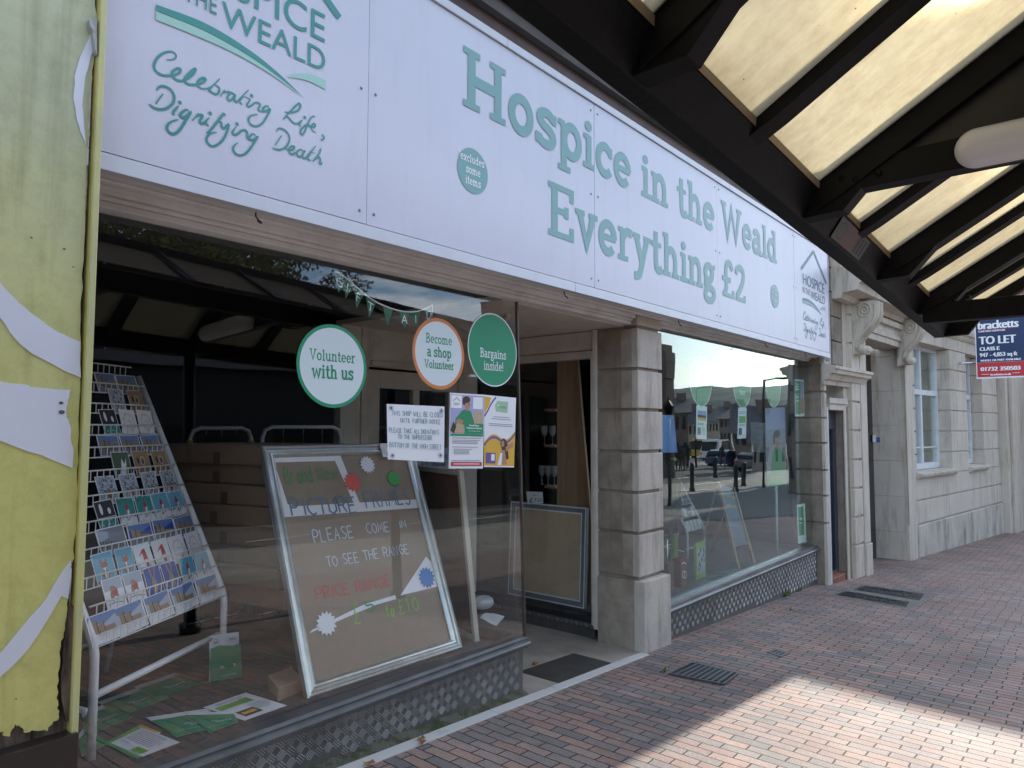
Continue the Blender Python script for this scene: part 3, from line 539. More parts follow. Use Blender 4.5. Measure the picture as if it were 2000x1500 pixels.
# --- logo, drawn once, written twice
TR = {1: (280, 90, .09), 2: (440, 120, .1), 3: (280, 160, .09), 4: (440, 220, .1)}
SCR = [(1, 1.2, [(490,305),(600,305),(680,270),(695,200),(630,140),(530,130),(400,175),(290,270),(225,390),(225,490),(290,580),(400,640),(520,650),(650,640),(760,595),(795,540),(780,500),(710,500),(640,550),(605,600),(620,660),(700,740),(800,765),(900,740),(1030,650),(1110,550),(1115,500),(1060,530),(960,620),(885,720),(900,790),(980,840),(1130,845),(1270,800),(1335,740),(1320,705),(1260,705),(1190,750),(1160,820),(1190,890),(1260,935),(1370,930),(1500,860),(1645,715)]),
 (1, 1.1, [(1540,850),(1620,900),(1635,980),(1600,1040),(1530,1045),(1460,1000),(1415,970),(1500,860)]), (1, 1.2, [(1660,1100),(1750,955)]), (1, .9, [(1700,1030),(1780,1000),(1880,1010),(1990,1070)]),
 (2, 1, [(190,660),(120,625),(60,650),(30,720),(60,770),(110,755),(180,670),(165,750),(200,800),(260,750),(440,565)]), (2, .9, [(340,690),(275,770),(285,820),(320,845)]),
 (2, .9, [(350,690),(470,745),(415,840),(430,885),(480,880),(580,810),(650,825),(670,860),(635,930),(660,975),(760,990),(830,985)]),
 (2, 1, [(850,950),(820,880),(770,885),(720,940),(740,975),(800,965),(865,945),(800,1080),(720,1200),(640,1260),(560,1270),(480,1230),(440,1150),(470,1080),(540,1050),(620,1042)]), (2, 0, [(503,675)]),
 (2, 1.1, [(1110,1140),(1280,960),(1390,850),(1440,830),(1455,880),(1410,960),(1320,1000),(1220,1005),(1150,990)]), (2, 1, [(1110,1140),(1190,1085),(1240,1120),(1310,1200),(1400,1220),(1495,1145)]), (2, .9, [(1480,1165),(1435,1230),(1455,1280)]), (2, 0, [(1540,1100)]),
 (2, 1, [(1740,1105),(1715,1075),(1660,1110),(1600,1220),(1530,1390),(1490,1435),(1455,1390),(1480,1320),(1550,1255),(1600,1245),(1660,1280),(1720,1290),(1745,1250),(1720,1220),(1680,1250),(1670,1310),(1700,1365),(1760,1395)]), (4, 1, [(1875,425),(1915,490),(1890,530),(1850,535)]),
 (3, 1.2, [(275,190),(320,125),(400,100),(500,125),(590,190),(650,300),(650,420),(590,510),(490,580),(370,605),(240,580),(160,530),(110,490)]), (3, 1.5, [(410,270),(255,480)]), (3, 1.2, [(750,530),(650,640),(635,690),(660,725)]), (3, 0, [(778,455)]),
 (3, 1.3, [(975,640),(930,610),(860,640),(790,710),(810,775),(880,775),(960,720),(1005,680),(900,850),(790,1030),(690,1120),(610,1135),(530,1080),(500,1000),(530,920),(620,860),(740,828)]), (3, 1.4, [(1045,850),(1185,690)]), (3, 1.2, [(1120,770),(1200,725),(1265,730),(1250,790),(1210,860),(1240,910),(1290,900),(1420,780)]), (3, 1.1, [(1360,850),(1340,900),(1400,965)]), (3, 0, [(1437,690)]),
 (3, 1.2, [(1760,750),(1735,700),(1690,740),(1600,860),(1480,1010),(1410,1090),(1350,1108)]), (3, 1.1, [(1600,880),(1660,870),(1680,910),(1690,980),(1740,1015),(1830,930),(1820,1030),(1750,1200),(1660,1320),(1560,1385),(1470,1400),(1380,1330),(1355,1240),(1400,1160),(1480,1115),(1575,1100)]),
 (4, 1.1, [(200,280),(140,360),(130,410),(180,440),(240,410),(320,350),(390,360),(415,410),(420,490),(470,540),(540,550)]), (4, 0, [(218,228)]),
 (4, 1.1, [(580,450),(530,420),(480,450),(455,500),(490,540),(550,530),(615,480),(530,620),(440,750),(360,820),(260,840),(180,800),(140,720),(160,650),(230,595)]), (4, 1, [(985,380),(1020,320),(1070,315),(1150,350),(1220,430),(1240,520),(1210,620),(1140,700),(1040,730),(960,715),(905,690)]), (4, 1.3, [(1085,450),(960,645)]),
 (4, 1, [(1160,700),(1250,740),(1320,715),(1335,675),(1290,660),(1240,710),(1240,780),(1290,820),(1370,780),(1430,735)]), (4, 1, [(1520,760),(1460,725),(1400,760),(1385,820),(1430,865),(1480,840),(1545,745),(1490,840),(1520,895),(1580,870),(1680,750),(1750,655)]),
 (4, 1, [(1680,750),(1600,880),(1610,925),(1655,935)]), (4, .9, [(1620,770),(1735,800)]), (4, 1, [(1855,700),(1830,780),(1780,870),(1690,960)]), (4, 1, [(1760,900),(1820,880),(1840,930),(1830,990),(1850,1010),(1880,975)])]
def logo(Tf, mt, mm, lab):
    b = MB(lambda u, v, h: PF(*Tf(u, v), h))
    k = 1/R2.x if False else 1
    for reg, w, pts in SCR:
        ox, oy, sc = TR[reg]; q = [fpx(ox+sc*x, oy+sc*y) for x, y in pts]
        if w == 0: b.disc(q[0][0], q[0][1], .0068, .0068, 12)
        else: b.stroke(q, .0074*w, smooth=True, n=5, taper=.45)
    def fit(t, ax, ay, bx, by, cap):   # left-bottom & right-bottom pixels
        pass
    xr = fpx(634, 100)[0]
    zH0 = fpx(612, 74)[1]; zH1 = fpx(612, 15)[1]; zW0 = fpx(622, 137)[1]; zW1 = fpx(607, 84)[1]
    b.text('HOSPICE', 1.045, zH0, xr-.004, cap=zH1-zH0, bold=0)
    xw = fpx(432, 20)[0]
    b.text('WEALD', xw, zW0, xr, cap=zW1-zW0, bold=0)
    xt0, xt1 = 1.03, fpx(425, 20)[0]-.006
    zt0 = fpx(425, 32)[1]; b.text('IN THE', xt0, zt0, xt1, cap=.072, bold=0)
    ze = fpx(650, 33)[1]+.008
    b.stroke([(1.0, ze+.015), (1.385, ze+.30)], .034); b.stroke([(1.385, ze+.30), (1.785, ze)], .034)
    sw = [fpx(303, 10), fpx(400, 47), fpx(480, 95), fpx(540, 142), fpx(592, 192)]
    up = catmull(sw, 8); lo = catmull([fpx(303, 22), fpx(400, 62), fpx(480, 107), fpx(540, 149), fpx(592, 192)], 8)
    b.poly(up+list(reversed(lo))[1:])
    b.m = 1
    lo2 = catmull([fpx(303, 40), fpx(385, 73), fpx(460, 107), fpx(530, 148), fpx(590, 191)], 8); up2 = [(p[0], p[1]-.002) for p in lo]
    b.poly(up2+list(reversed(lo2))[1:])
    b.poly(catmull([fpx(559, 152), fpx(575, 145), fpx(605, 146), fpx(634, 158)], 6)+catmull([fpx(634, 176), fpx(605, 161), fpx(580, 154), fpx(559, 152)], 6)[:-1])
    return b.build('logo', [mt, mm], fas, label=lab)
logo(lambda u, v: (u, v), m_teal, m_mint, 'large green house logo above handwritten slogan at the left end')
s2 = 1.155
logo(lambda u, v: (7.90+(u-1.03)*s2, 2.625+(v-2.66)*.985), mat('teal_grey', (.12, .22, .24), rough=.45, spec=.25), mat('mint_grey', (.30, .43, .43), rough=.45, spec=.25), 'grey green house logo above handwritten slogan at the right end')
# --- stone pillar between doorway and right window
def blocks(b, x0, x1, y0, y1, zs, gap=.02, inset=.018, base=None):
    for i in range(len(zs)-1):
        b.box(x0, x1, y0, y1, zs[i]+gap/2, zs[i+1]-gap/2)
pil = thing('stone_pillar', 'blocky pale stone pillar between the doorway and the right window', 'pillar', (4.79, .1, gz(4.79)))
zs = [.454, .78, 1.076, 1.375, 1.687, 1.991, 2.305, 2.40]
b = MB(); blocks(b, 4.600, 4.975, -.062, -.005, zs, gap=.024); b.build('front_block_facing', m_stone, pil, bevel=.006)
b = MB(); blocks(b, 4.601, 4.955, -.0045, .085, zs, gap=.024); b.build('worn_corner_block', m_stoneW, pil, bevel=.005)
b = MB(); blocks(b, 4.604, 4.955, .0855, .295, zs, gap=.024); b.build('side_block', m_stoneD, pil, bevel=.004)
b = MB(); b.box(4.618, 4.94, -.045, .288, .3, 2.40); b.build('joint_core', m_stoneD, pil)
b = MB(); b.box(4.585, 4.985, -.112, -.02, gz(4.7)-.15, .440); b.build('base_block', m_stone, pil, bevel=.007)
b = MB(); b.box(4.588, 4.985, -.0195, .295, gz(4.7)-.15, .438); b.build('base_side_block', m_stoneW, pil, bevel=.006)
# --- marble threshold, moss strip, lobby floor
b = MB()
xs = [.6, 1.3, 1.86, 2.43, 2.95, 3.5, 3.72, 4.0, 4.22, 4.585]
for i in range(len(xs)-1):
    a, c = xs[i]+.0015, xs[i+1]-.0015
    b.hexa([(a, -.145, gz(a)-.05), (c, -.145, gz(c)-.05), (c, -.072, gz(c)-.05), (a, -.072, gz(a)-.05)], [(a, -.145, gz(a)+.006), (c, -.145, gz(c)+.006), (c, -.072, gz(c)+.006), (a, -.072, gz(a)+.006)])
o = b.build('threshold_strip', m_marble, bevel=.0015); struct(o)
b = MB(); n = 60
pts = [(.6+i*2.7/n, -.0725, -.012-.01*random.random()) for i in range(n+1)]
b.add([(x, -.0725, gz(x)+.005) for x, _, _ in pts]+[(x, -.05+random.uniform(-.006, .006), gz(x)+.012+random.uniform(0, .005)) for x, _, _ in pts]+[(x, -.0195, gz(x)+.02+random.uniform(0, .012)) for x, _, _ in pts], [(k*(n+1)+i, k*(n+1)+i+1, (k+1)*(n+1)+i+1, (k+1)*(n+1)+i) for k in (0, 1) for i in range(n)])
o = b.build('mossy_gutter', m_moss); struct(o)
fl = MB(); fd = MB()
xt = [3.0, 3.59, 4.205, 4.8]; yt = [-.07, .25, .565, .88, 1.2, 1.52]
for i in range(3):
    for j in range(5):
        a, c, d, e = xt[i]+.002, xt[i+1]-.002, yt[j]+.002, yt[j+1]-.002
        (fd if (i, j) == (1, 0) else fl).hexa([(a, d, gz(a)-.05), (c, d, gz(c)-.05), (c, e, gz(c)-.05), (a, e, gz(a)-.05)], [(a, d, gz(a)+.006), (c, d, gz(c)+.006), (c, e, gz(c)+.006), (a, e, gz(a)+.006)])
o = fl.build('lobby_floor', m_tileL, bevel=.001); struct(o)
o = fd.build('dark_floor_tile', m_tileD, bevel=.001); struct(o)
# --- lobby: ceiling, far side window framing, back wall with door
b = MB(); b.box(3.2, 4.80, .062, 1.7, 2.315, 2.35); b.build('lobby_ceiling', m_cream, shop)
b = MB(); b.tube([(3.6, .35, 2.30), (4.1, .9, 2.30)], .018, 8); b.build('ceiling_strip', m_cream, shop)
b = MB()
b.box(4.66, 4.74, .36, 1.63, 2.10, 2.16); b.box(4.64, 4.76, .36, 1.63, 2.165, 2.31)
b.box(4.592, 4.72, .2965, .335, .03, 2.31); b.box(4.606, 4.72, .3355, .362, .05, 2.15)
b.build('side_window_frame', m_cream, shop, bevel=.004)
b = MB(); b.box(4.62, 4.75, .362, 1.63, .06, .105); b.build('side_window_sill', m_dark, shop, bevel=.006)
b = MB(); b.box(4.655, 4.75, .362, 1.63, -.35, .058); o = b.build('side_stall_riser', m_metal, shop)
b = MB(); tread(b, .37, 1.5, lambda u: -.03, .058, lambda u, v, h: (4.6545-h, u, v)); b.build('tread_pattern', m_tread, o)
yb = 1.63
b = MB(); b.box(3.20, 3.36, yb, yb+.08, -.3, 2.32); b.box(3.40, 3.47, yb+.01, yb+.07, -.3, 2.32); b.box(3.4705, 4.70, yb+.01, yb+.07, 2.02, 2.32); b.box(4.46, 4.7, yb+.01, yb+.07, -.3, 2.0195); b.box(3.3605, 3.3995, yb+.02, yb+.07, -.3, 2.32)
b.box(3.4805, 4.45, yb-.012, yb+.0095, 2.03, 2.07)
b.build('door_surround', m_cream, shop, bevel=.004)
b = MB(); x0, x1 = 3.475, 4.455
b.box(x0, x0+.11, yb+.02, yb+.065, -.05, 2.0); b.box(x1-.11, x1, yb+.02, yb+.065, -.05, 2.0); b.box(x0+.1105, x1-.1105, yb+.02, yb+.065, 1.86, 2.0); b.box(x0+.1105, x1-.1105, yb+.02, yb+.065, -.05, .22); b.box(x0+.46, x0+.53, yb+.02, yb+.065, .2205, 1.8595)
door = b.build('door', m_cream, shop, bevel=.003, label='cream panelled shop door at the back of the porch')
b = MB(); b.box(x0+.1105, x1-.1105, yb+.04, yb+.046, .22, 1.86); b.build('door_glass', m_glass, door)
b = MB(); b.tube([(x0+.09, yb+.0, .98), (x0+.09, yb-.03, .98), (x0+.09, yb-.03, 1.08), (x0+.09, yb+.0, 1.08)], .008); b.build('handle', m_chrome, door)
# --- window display floors and shop interior
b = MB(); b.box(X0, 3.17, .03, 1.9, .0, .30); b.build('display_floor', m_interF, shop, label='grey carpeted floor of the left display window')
b = MB(); b.box(5.0, 8.72, .03, 1.6, -.4, .17); b.box(4.76, 4.99, .37, 1.9, -.4, .09); b.build('display_floor', mat('display_vinyl', (.13, .135, .14), rough=.5, var=.2, scale=20), shop, label='dark floor of the right display window')
b = MB(); YB = 6.0
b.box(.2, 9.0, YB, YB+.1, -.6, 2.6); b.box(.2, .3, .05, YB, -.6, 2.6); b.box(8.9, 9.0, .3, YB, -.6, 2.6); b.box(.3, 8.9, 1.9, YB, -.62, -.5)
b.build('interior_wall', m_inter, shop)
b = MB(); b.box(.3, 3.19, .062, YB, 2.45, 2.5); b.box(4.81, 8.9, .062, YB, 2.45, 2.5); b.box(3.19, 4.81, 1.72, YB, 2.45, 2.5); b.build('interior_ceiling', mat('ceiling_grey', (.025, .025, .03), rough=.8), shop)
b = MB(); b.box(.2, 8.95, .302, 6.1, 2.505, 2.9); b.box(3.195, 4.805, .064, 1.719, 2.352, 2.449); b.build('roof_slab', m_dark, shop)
# --- masonry over the fascia
b = MB(); b.box(.2, 8.95, -.10, .0, 3.705, 3.90); b.build('timber_strip', mat('brown_strip', (.085, .045, .035), rough=.6, scale=5, var=.4), shop)
b = MB()
b.prism([(-.02, 3.9005), (-.15, 3.9005), (-.17, 3.94), (-.20, 3.95), (-.215, 3.99), (-.20, 4.02), (-.26, 4.03), (-.28, 4.10), (-.02, 4.12)], lambda p, q: (.1, p, q), lambda p, q: (8.95, p, q))
b.build('cornice', mat('grey_cornice', (.15, .145, .14), rough=.7, scale=4, var=.35), shop)
b = MB(); b.box(.1, 8.9, .0, .3, 4.12, 5.2); b.box(.1, 8.9, .001, .1, 2.452, 4.119); b.build('upper_wall', m_redbrick, shop)
# ================================================================== LEFT NEIGHBOUR (painted hoarding)
nb = thing('painted_board', 'peeling lime and white painted timber board beside the left window', 'board', (.2, -.3, gz(.2)))
YN = -.32
def npx(px, py): p = at(px, py, 'y', YN); return (p.x, p.z)
m_lime = None
def limemat():
    m, n, l, b, o = newmat('lime_paint')
    t = n.new('ShaderNodeTexCoord'); sp = n.new('ShaderNodeSeparateXYZ'); l.new(t.outputs['Object'], sp.inputs[0])
    r = n.new('ShaderNodeMapRange'); r.inputs[1].default_value = .9; r.inputs[2].default_value = 2.7; l.new(sp.outputs[2], r.inputs[0])
    nz = n.new('ShaderNodeTexNoise'); nz.inputs['Scale'].default_value = 2.2; nz.inputs['Detail'].default_value = 8; nz.inputs['Roughness'].default_value = .7; l.new(t.outputs['Object'], nz.inputs[0])
    a = mth(n, l, 'ADD', r.outputs[0], mth(n, l, 'MULTIPLY', mth(n, l, 'SUBTRACT', nz.outputs[0], .5), .6))
    c = n.new('ShaderNodeValToRGB'); e = c.color_ramp.elements; e[0].position = .25; e[0].color = (.60, .57, .19, 1); e[1].position = .85; e[1].color = (.47, .49, .31, 1)
    l.new(a, c.inputs[0])
    n2 = n.new('ShaderNodeTexNoise'); n2.inputs['Scale'].default_value = 9; n2.inputs['Detail'].default_value = 9; n2.inputs['Roughness'].default_value = .8; l.new(t.outputs['Object'], n2.inputs[0])
    c2 = n.new('ShaderNodeValToRGB'); e = c2.color_ramp.elements; e[0].position = .30; e[0].color = (.62, .62, .6, 1); e[1].position = .55; e[1].color = (1, 1, 1, 1); l.new(n2.outputs[0], c2.inputs[0])
    m3 = n.new('ShaderNodeMixRGB'); m3.blend_type = 'MULTIPLY'; m3.inputs[0].default_value = .6; l.new(c.outputs[0], m3.inputs[1]); l.new(c2.outputs[0], m3.inputs[2])
    ms = n.new('ShaderNodeMapping'); ms.inputs['Scale'].default_value = (22, 22, 1.1); l.new(t.outputs['Object'], ms.inputs[0]); ns = n.new('ShaderNodeTexNoise'); ns.inputs['Scale'].default_value = 1.2; ns.inputs['Detail'].default_value = 8; l.new(ms.outputs[0], ns.inputs[0])
    rs = n.new('ShaderNodeMapRange'); rs.inputs[1].default_value = .54; rs.inputs[2].default_value = .72; rs.inputs[4].default_value = .5; l.new(ns.outputs[0], rs.inputs[0]); m4 = n.new('ShaderNodeMixRGB'); m4.blend_type = 'MULTIPLY'; l.new(rs.outputs[0], m4.inputs[0]); l.new(m3.outputs[0], m4.inputs[1]); m4.inputs[2].default_value = (.62, .60, .5, 1)
    l.new(m4.outputs[0], b.inputs['Base Color']); b.inputs['Roughness'].default_value = .55
    bp = n.new('ShaderNodeBump'); bp.inputs['Strength'].default_value = .25; bp.inputs['Distance'].default_value = .01; l.new(n2.outputs[0], bp.inputs['Height']); l.new(bp.outputs[0], b.inputs['Normal'])
    return m
m_lime = limemat()
m_rot = mat('bare_rotten_wood', (.19, .13, .10), rough=.95, scale=8, col2=(.03, .022, .016), thr=(.4, .62), stretch=(3, 3, .5), bump=.8)
m_peelw = mat('white_vinyl', (.66, .67, .74), rough=.4, scale=4, var=.05)
b = MB(); b.box(-2.5, .80, YN+.012, YN+.06, -.2, 4.6); b.build('timber_backing', m_rot, nb)
rr = random.Random(3)
def jag(pts, n=6, a=.004):
    o = []
    for i in range(len(pts)-1):
        for k in range(n):
            t = k/n; o.append((pts[i][0]+(pts[i+1][0]-pts[i][0])*t+rr.uniform(-a, a), pts[i][1]+(pts[i+1][1]-pts[i][1])*t+rr.uniform(-a, a)))
    o.append(pts[-1]); return o
# painted skin with torn right edge
edge = [npx(186, -60), npx(187, 30), npx(183, 110), npx(176, 180), npx(174, 260), npx(168, 330), npx(163, 480), npx(158, 620), npx(155, 765), npx(153, 900), npx(149, 1000), npx(143, 1090), npx(136, 1115), npx(132, 1180), npx(130, 1220), npx(118, 1260), npx(113, 1330), npx(112, 1370), npx(116, 1400), npx(90, 1428), npx(70, 1425), npx(52, 1432), npx(38, 1418), npx(27, 1416), npx(20, 1438), npx(0, 1430)]
sk = jag(edge, 5, .0035)
b = MB(); pl = [(-2.5, npx(0, -60)[1]+.3), (edge[0][0], npx(0, -60)[1]+.3)]+sk+[(-2.5, sk[-1][1])]
b.prism(pl, lambda p, q: (p, YN, q), lambda p, q: (p, YN+.008, q)); b.build('paint_skin', m_lime, nb)
def vinyl(pts, lab, h=.0015, jn=3):
    b = MB(); q = jag(pts+[pts[0]], jn, .0018)[:-1]
    b.prism(q, lambda p, r: (p, YN-.0025-h, r), lambda p, r: (p, YN-.0005-h*.2, r)); return b.build('vinyl_shape', m_peelw, nb, label=lab)
vinyl([npx(-60, 500), npx(0, 553), npx(25, 580), npx(60, 612), npx(110, 648), npx(156, 668), npx(156, 738), npx(120, 722), npx(60, 690), npx(28, 660), npx(0, 620), npx(-60, 560)], 'upper white curved stripe', jn=3)
vinyl([npx(-60, 742), npx(0, 746), npx(55, 752), npx(60, 756), npx(136, 762), npx(134, 775), npx(129, 795), npx(130, 815), npx(138, 835), npx(138, 860), npx(144, 880), npx(140, 914), npx(80, 890), npx(0, 862), npx(-60, 845)], 'large white patch torn at its right edge')
vinyl([npx(-80, 1370), npx(0, 1276), npx(45, 1222), npx(90, 1168), npx(137, 1093), npx(133, 1170), npx(118, 1164), npx(105, 1188), npx(60, 1262), npx(0, 1322), npx(-80, 1420)], 'lower white diagonal stripe')
vinyl([npx(180, 60), npx(168, 85), npx(155, 115), npx(146, 150), npx(143, 195), npx(150, 235), npx(160, 265), npx(167, 285), npx(162, 240), npx(161, 190), npx(167, 150), npx(179, 100)], 'white crescent peeling off the edge')
b = MB(); q = [npx(184, 42), npx(172, 40), npx(168, 44), npx(170, 58), npx(175, 68), npx(180, 105), npx(183, 112), npx(184, 70)]
b.prism(q, lambda p, r: (p, YN-.02-.01*rr.random(), r), lambda p, r: (p, YN-.004, r)); b.build('peeling_flap', mat('grey_flap', (.3, .3, .28), rough=.6), nb)
for (px, py, r) in ((118, 787, .009), (119, 805, .012), (124, 487, .006), (60, 465, .005), (141, 522, .004), (30, 1364, .004)):
    u, v = npx(px, py); b = MB(lambda u, v, h: (u, YN-.0065-h, v)); b.disc(u, v, r*.7, r*.5, 9); b.build('paint_chip', mat('chip_grey', (.08, .09, .10), rough=.8), nb)
b = MB(); b.box(-.2, npx(165, 800)[0], YN-.001, YN+.0115, -.2, 4.6) if False else None
# batten strip
x1t = at(205, 0, 'y', -.34).x
yel = mat('yellow_batten', (.58, .54, .20), rough=.55, scale=7, col2=(.42, .43, .25), thr=(.3, .8), bump=.2)
xa, xb_ = at(165, 800, 'y', -.345).x, at(178, 800, 'y', -.345).x
b = MB(); b.hexa([(xa-.0, -.345, .42), (xb_, -.345, .42), (xb_, -.29, .42), (xa, -.29, .42)], [(xa+.002, -.345, 4.6), (xb_+.002, -.345, 4.6), (xb_+.002, -.29, 4.6), (xa+.002, -.29, 4.6)])
b.build('edge_batten', yel, nb, bevel=.003)
b = MB(); b.box(npx(158, 800)[0], npx(163, 800)[0]+.003, YN-.012, YN+.011, .62, 4.6); b.build('inner_bead', mat('mustard_bead', (.36, .29, .07), rough=.6, scale=12, var=.3), nb, bevel=.002)
b = MB(); q = [npx(145, 1180), npx(150, 1240), npx(149, 1400), npx(128, 1410), npx(118, 1340), npx(124, 1270), npx(132, 1190)]
b.prism(jag(q+[q[0]], 3, .003)[:-1], lambda p, r: (p, YN-.006, r), lambda p, r: (p, YN+.0115, r)); b.build('rotten_patch', m_rot, nb)
zsk = npx(80, 1443)[1]
b = MB(); b.box(-2.5, at(155, 1440, 'y', -.36).x, -.36, -.30, -.3, zsk); b.build('skirting_board', mat('brown_black_board', (.025, .019, .017), rough=.35, var=.2), nb, bevel=.004)
# ================================================================== CANOPY over the pavement
can = thing('glazed_canopy', 'black framed walkway canopy with dirty translucent roof panels', 'canopy', (3, -2.6, gz(3)))
S = .6; KS = -.045
def zc(x, v): return 2.545+KS*x+v
def CT(x, y, v): return (x, y, zc(x, v))
ROOF = [(-6.2, 'f'), (-4.9, 'f'), (-3.6, 'f'), (-2.28, 'f'), (-.98, 'f'), (.32, 'f'), (1.58, 'f'), (2.95, 'f'), (4.18, 'f'), (5.28, 'f')]
XE0, XE1 = -6.2, 6.35
RY = -2.62
def zroof(y): return .13+S*(min(-y, 5.24+y)-1.84)
b = MB()
def longbeam(b, prof, x0=XE0, x1=XE1): b.prism(prof, lambda p, q: CT(x0, p, q), lambda p, q: CT(x1, p, q))
longbeam(b, [(-1.70, 0), (-1.77, 0), (-1.84, .105), (-1.84, .145), (-1.70, .165)])
b.build('eave_beam', m_black, can, bevel=.004)
b = MB(); longbeam(b, [(-3.54, 0), (-3.47, 0), (-3.40, .105), (-3.40, .145), (-3.54, .165)]); b.build('eave_beam', m_black, can, bevel=.004)
b = MB(); zr = zroof(RY); longbeam(b, [(-2.56, zr-.10), (-2.68, zr-.10), (-2.68, zr+.03), (-2.56, zr+.03)]); b.build('ridge_beam', m_black, can, bevel=.004)
def rafter(x0, x1, dep, top=.006):
    b = MB()
    for sgn in (0, 1):
        f = (lambda y: y) if not sgn else (lambda y: -5.24-y)
        pr = [(f(-1.80), zroof(-1.84)+.02+top-.02), (f(-1.80), zroof(-1.84)-.02-dep*.9), (f(-1.92), zroof(-1.92)-dep), (f(-2.60), zroof(-2.60)-dep), (f(-2.60), zroof(-2.60)+top)]
        b.prism(pr, lambda p, q: CT(x0, p, q), lambda p, q: CT(x1, p, q))
        if dep > .08:   # haunch plate
            pr = [(f(-1.775), .0), (f(-1.93), .005), (f(-2.06), zroof(-2.06)-dep+.002), (f(-1.85), zroof(-1.85)-dep+.01), (f(-1.80), .08)]
            b.prism(pr, lambda p, q: CT(x0+.01, p, q), lambda p, q: CT(x1-.01, p, q))
    return b.build('rafter', m_black, can, bevel=.003)
fr = [x for x, _ in ROOF]
for i, x in enumerate(fr):
    rafter(x, x+.10, .115)
    nx = fr[i+1] if i < len(fr)-1 else 6.3
    rafter((x+nx+.1)/2-.045, (x+nx+.1)/2+.045, .05)
rafter(6.28, 6.35, .09)
for x in (-4.9, -.98, 2.95, 5.28):
    z0 = at(1655, 424, 'x', 2.95).z if False else None
    dz = .10 if x != 5.28 else -.02
    b = MB(); b.box(x+.02, x+.08, -3.44, -1.80, 0, 0) if False else None
    hb = .115 if x < 5 else .105
    b = MB(); b.prism([(-1.80, dz-.04 if x > 5 else dz-.02), (-3.44, dz-.04 if x > 5 else dz-.02), (-3.44, dz+hb-.02), (-1.80, dz+hb-.02)], lambda p, q: CT(x+.012, p, q), lambda p, q: CT(x+.088, p, q))
    b.build('tie_beam', m_black, can, bevel=.004)
    if x < 5:
        b = MB(); b.prism([(-1.95, dz+hb-.025), (-3.29, dz+hb-.025), (-2.65, zroof(-2.59)-.05), (-2.59, zroof(-2.59)-.05)], lambda p, q: CT(x+.035, p, q), lambda p, q: CT(x+.060, p, q))
        b.build('gable_infill', mat('infill_board', (.009, .009, .009), rough=.5, var=.4), can)
# translucent panels
def panelmat(nm, kk):
    m, n, l, b, o = newmat(nm); n.remove(b)
    t = n.new('ShaderNodeTexCoord'); mp = n.new('ShaderNodeMapping'); mp.inputs['Scale'].default_value = (6, 1.3, 1.3); l.new(t.outputs['Object'], mp.inputs[0]); oi0 = n.new('ShaderNodeObjectInfo'); l.new(mth(n, l, 'MULTIPLY', oi0.outputs['Random'], 50.0), mp.inputs['Location'])
    nz = n.new('ShaderNodeTexNoise'); nz.inputs['Scale'].default_value = 1.6; nz.inputs['Detail'].default_value = 9; nz.inputs['Roughness'].default_value = .72; nz.inputs['Distortion'].default_value = .4; l.new(mp.outputs[0], nz.inputs[0])
    n2 = n.new('ShaderNodeTexNoise'); n2.inputs['Scale'].default_value = 14; n2.inputs['Detail'].default_value = 9; n2.inputs['Roughness'].default_value = .8; l.new(t.outputs['Object'], n2.inputs[0])
    f = mth(n, l, 'ADD', mth(n, l, 'MULTIPLY', nz.outputs[0], .55), mth(n, l, 'MULTIPLY', n2.outputs[0], .45))
    c = n.new('ShaderNodeValToRGB'); e = c.color_ramp.elements; e[0].position = .36; e[0].color = (.40*kk, .315*kk, .175*kk, 1); e[1].position = .58; e[1].color = (.58*kk, .48*kk, .29*kk, 1); l.new(f, c.inputs[0])
    vo = n.new('ShaderNodeTexVoronoi'); vo.inputs['Scale'].default_value = 17; l.new(t.outputs['Object'], vo.inputs[0])
    sp = mth(n, l, 'GREATER_THAN', vo.outputs['Distance'], .05)
    wn = n.new('ShaderNodeSeparateColor'); l.new(vo.outputs['Color'], wn.inputs[0]); keep = mth(n, l, 'GREATER_THAN', wn.outputs[0], .12); sp = mth(n, l, 'MAXIMUM', sp, keep)
    mu = n.new('ShaderNodeMixRGB'); mu.inputs[1].default_value = (.03, .03, .03, 1); l.new(sp, mu.inputs[0]); oi = n.new('ShaderNodeObjectInfo'); sv = n.new('ShaderNodeVectorMath'); sv.operation = 'SCALE'; l.new(c.outputs[0], sv.inputs[0]); l.new(mth(n, l, 'ADD', mth(n, l, 'MULTIPLY', oi.outputs['Random'], .28), .86), sv.inputs['Scale']); l.new(sv.outputs[0], mu.inputs[2]); l.new(mth(n, l, 'MULTIPLY', oi.outputs['Random'], 40.0), vo.inputs['Randomness']) if False else None
    tl = n.new('ShaderNodeBsdfTranslucent'); l.new(mu.outputs[0], tl.inputs[0])
    rf = n.new('ShaderNodeBsdfRefraction'); rf.inputs['Roughness'].default_value = .9; rf.inputs['IOR'].default_value = 1.035; l.new(mu.outputs[0], rf.inputs[0])
    m1 = n.new('ShaderNodeMixShader'); m1.inputs[0].default_value = .17; l.new(tl.outputs[0], m1.inputs[1]); l.new(rf.outputs[0], m1.inputs[2])
    df = n.new('ShaderNodeBsdfDiffuse'); df.inputs[0].default_value = (.14, .14, .145, 1)
    m2 = n.new('ShaderNodeMixShader'); m2.inputs[0].default_value = .25; l.new(m1.outputs[0], m2.inputs[1]); l.new(df.outputs[0], m2.inputs[2])
    gl = n.new('ShaderNodeBsdfGlossy'); gl.inputs['Roughness'].default_value = .25; m3 = n.new('ShaderNodeMixShader'); m3.inputs[0].default_value = .04; l.new(m2.outputs[0], m3.inputs[1]); l.new(gl.outputs[0], m3.inputs[2])
    l.new(m3.outputs[0], o.inputs[0]); return m
m_poly = panelmat('dirty_polycarbonate', 1.0); m_poly2 = panelmat('darker_polycarbonate', .16)  # second version, for the road-side slope, has a much darker tint
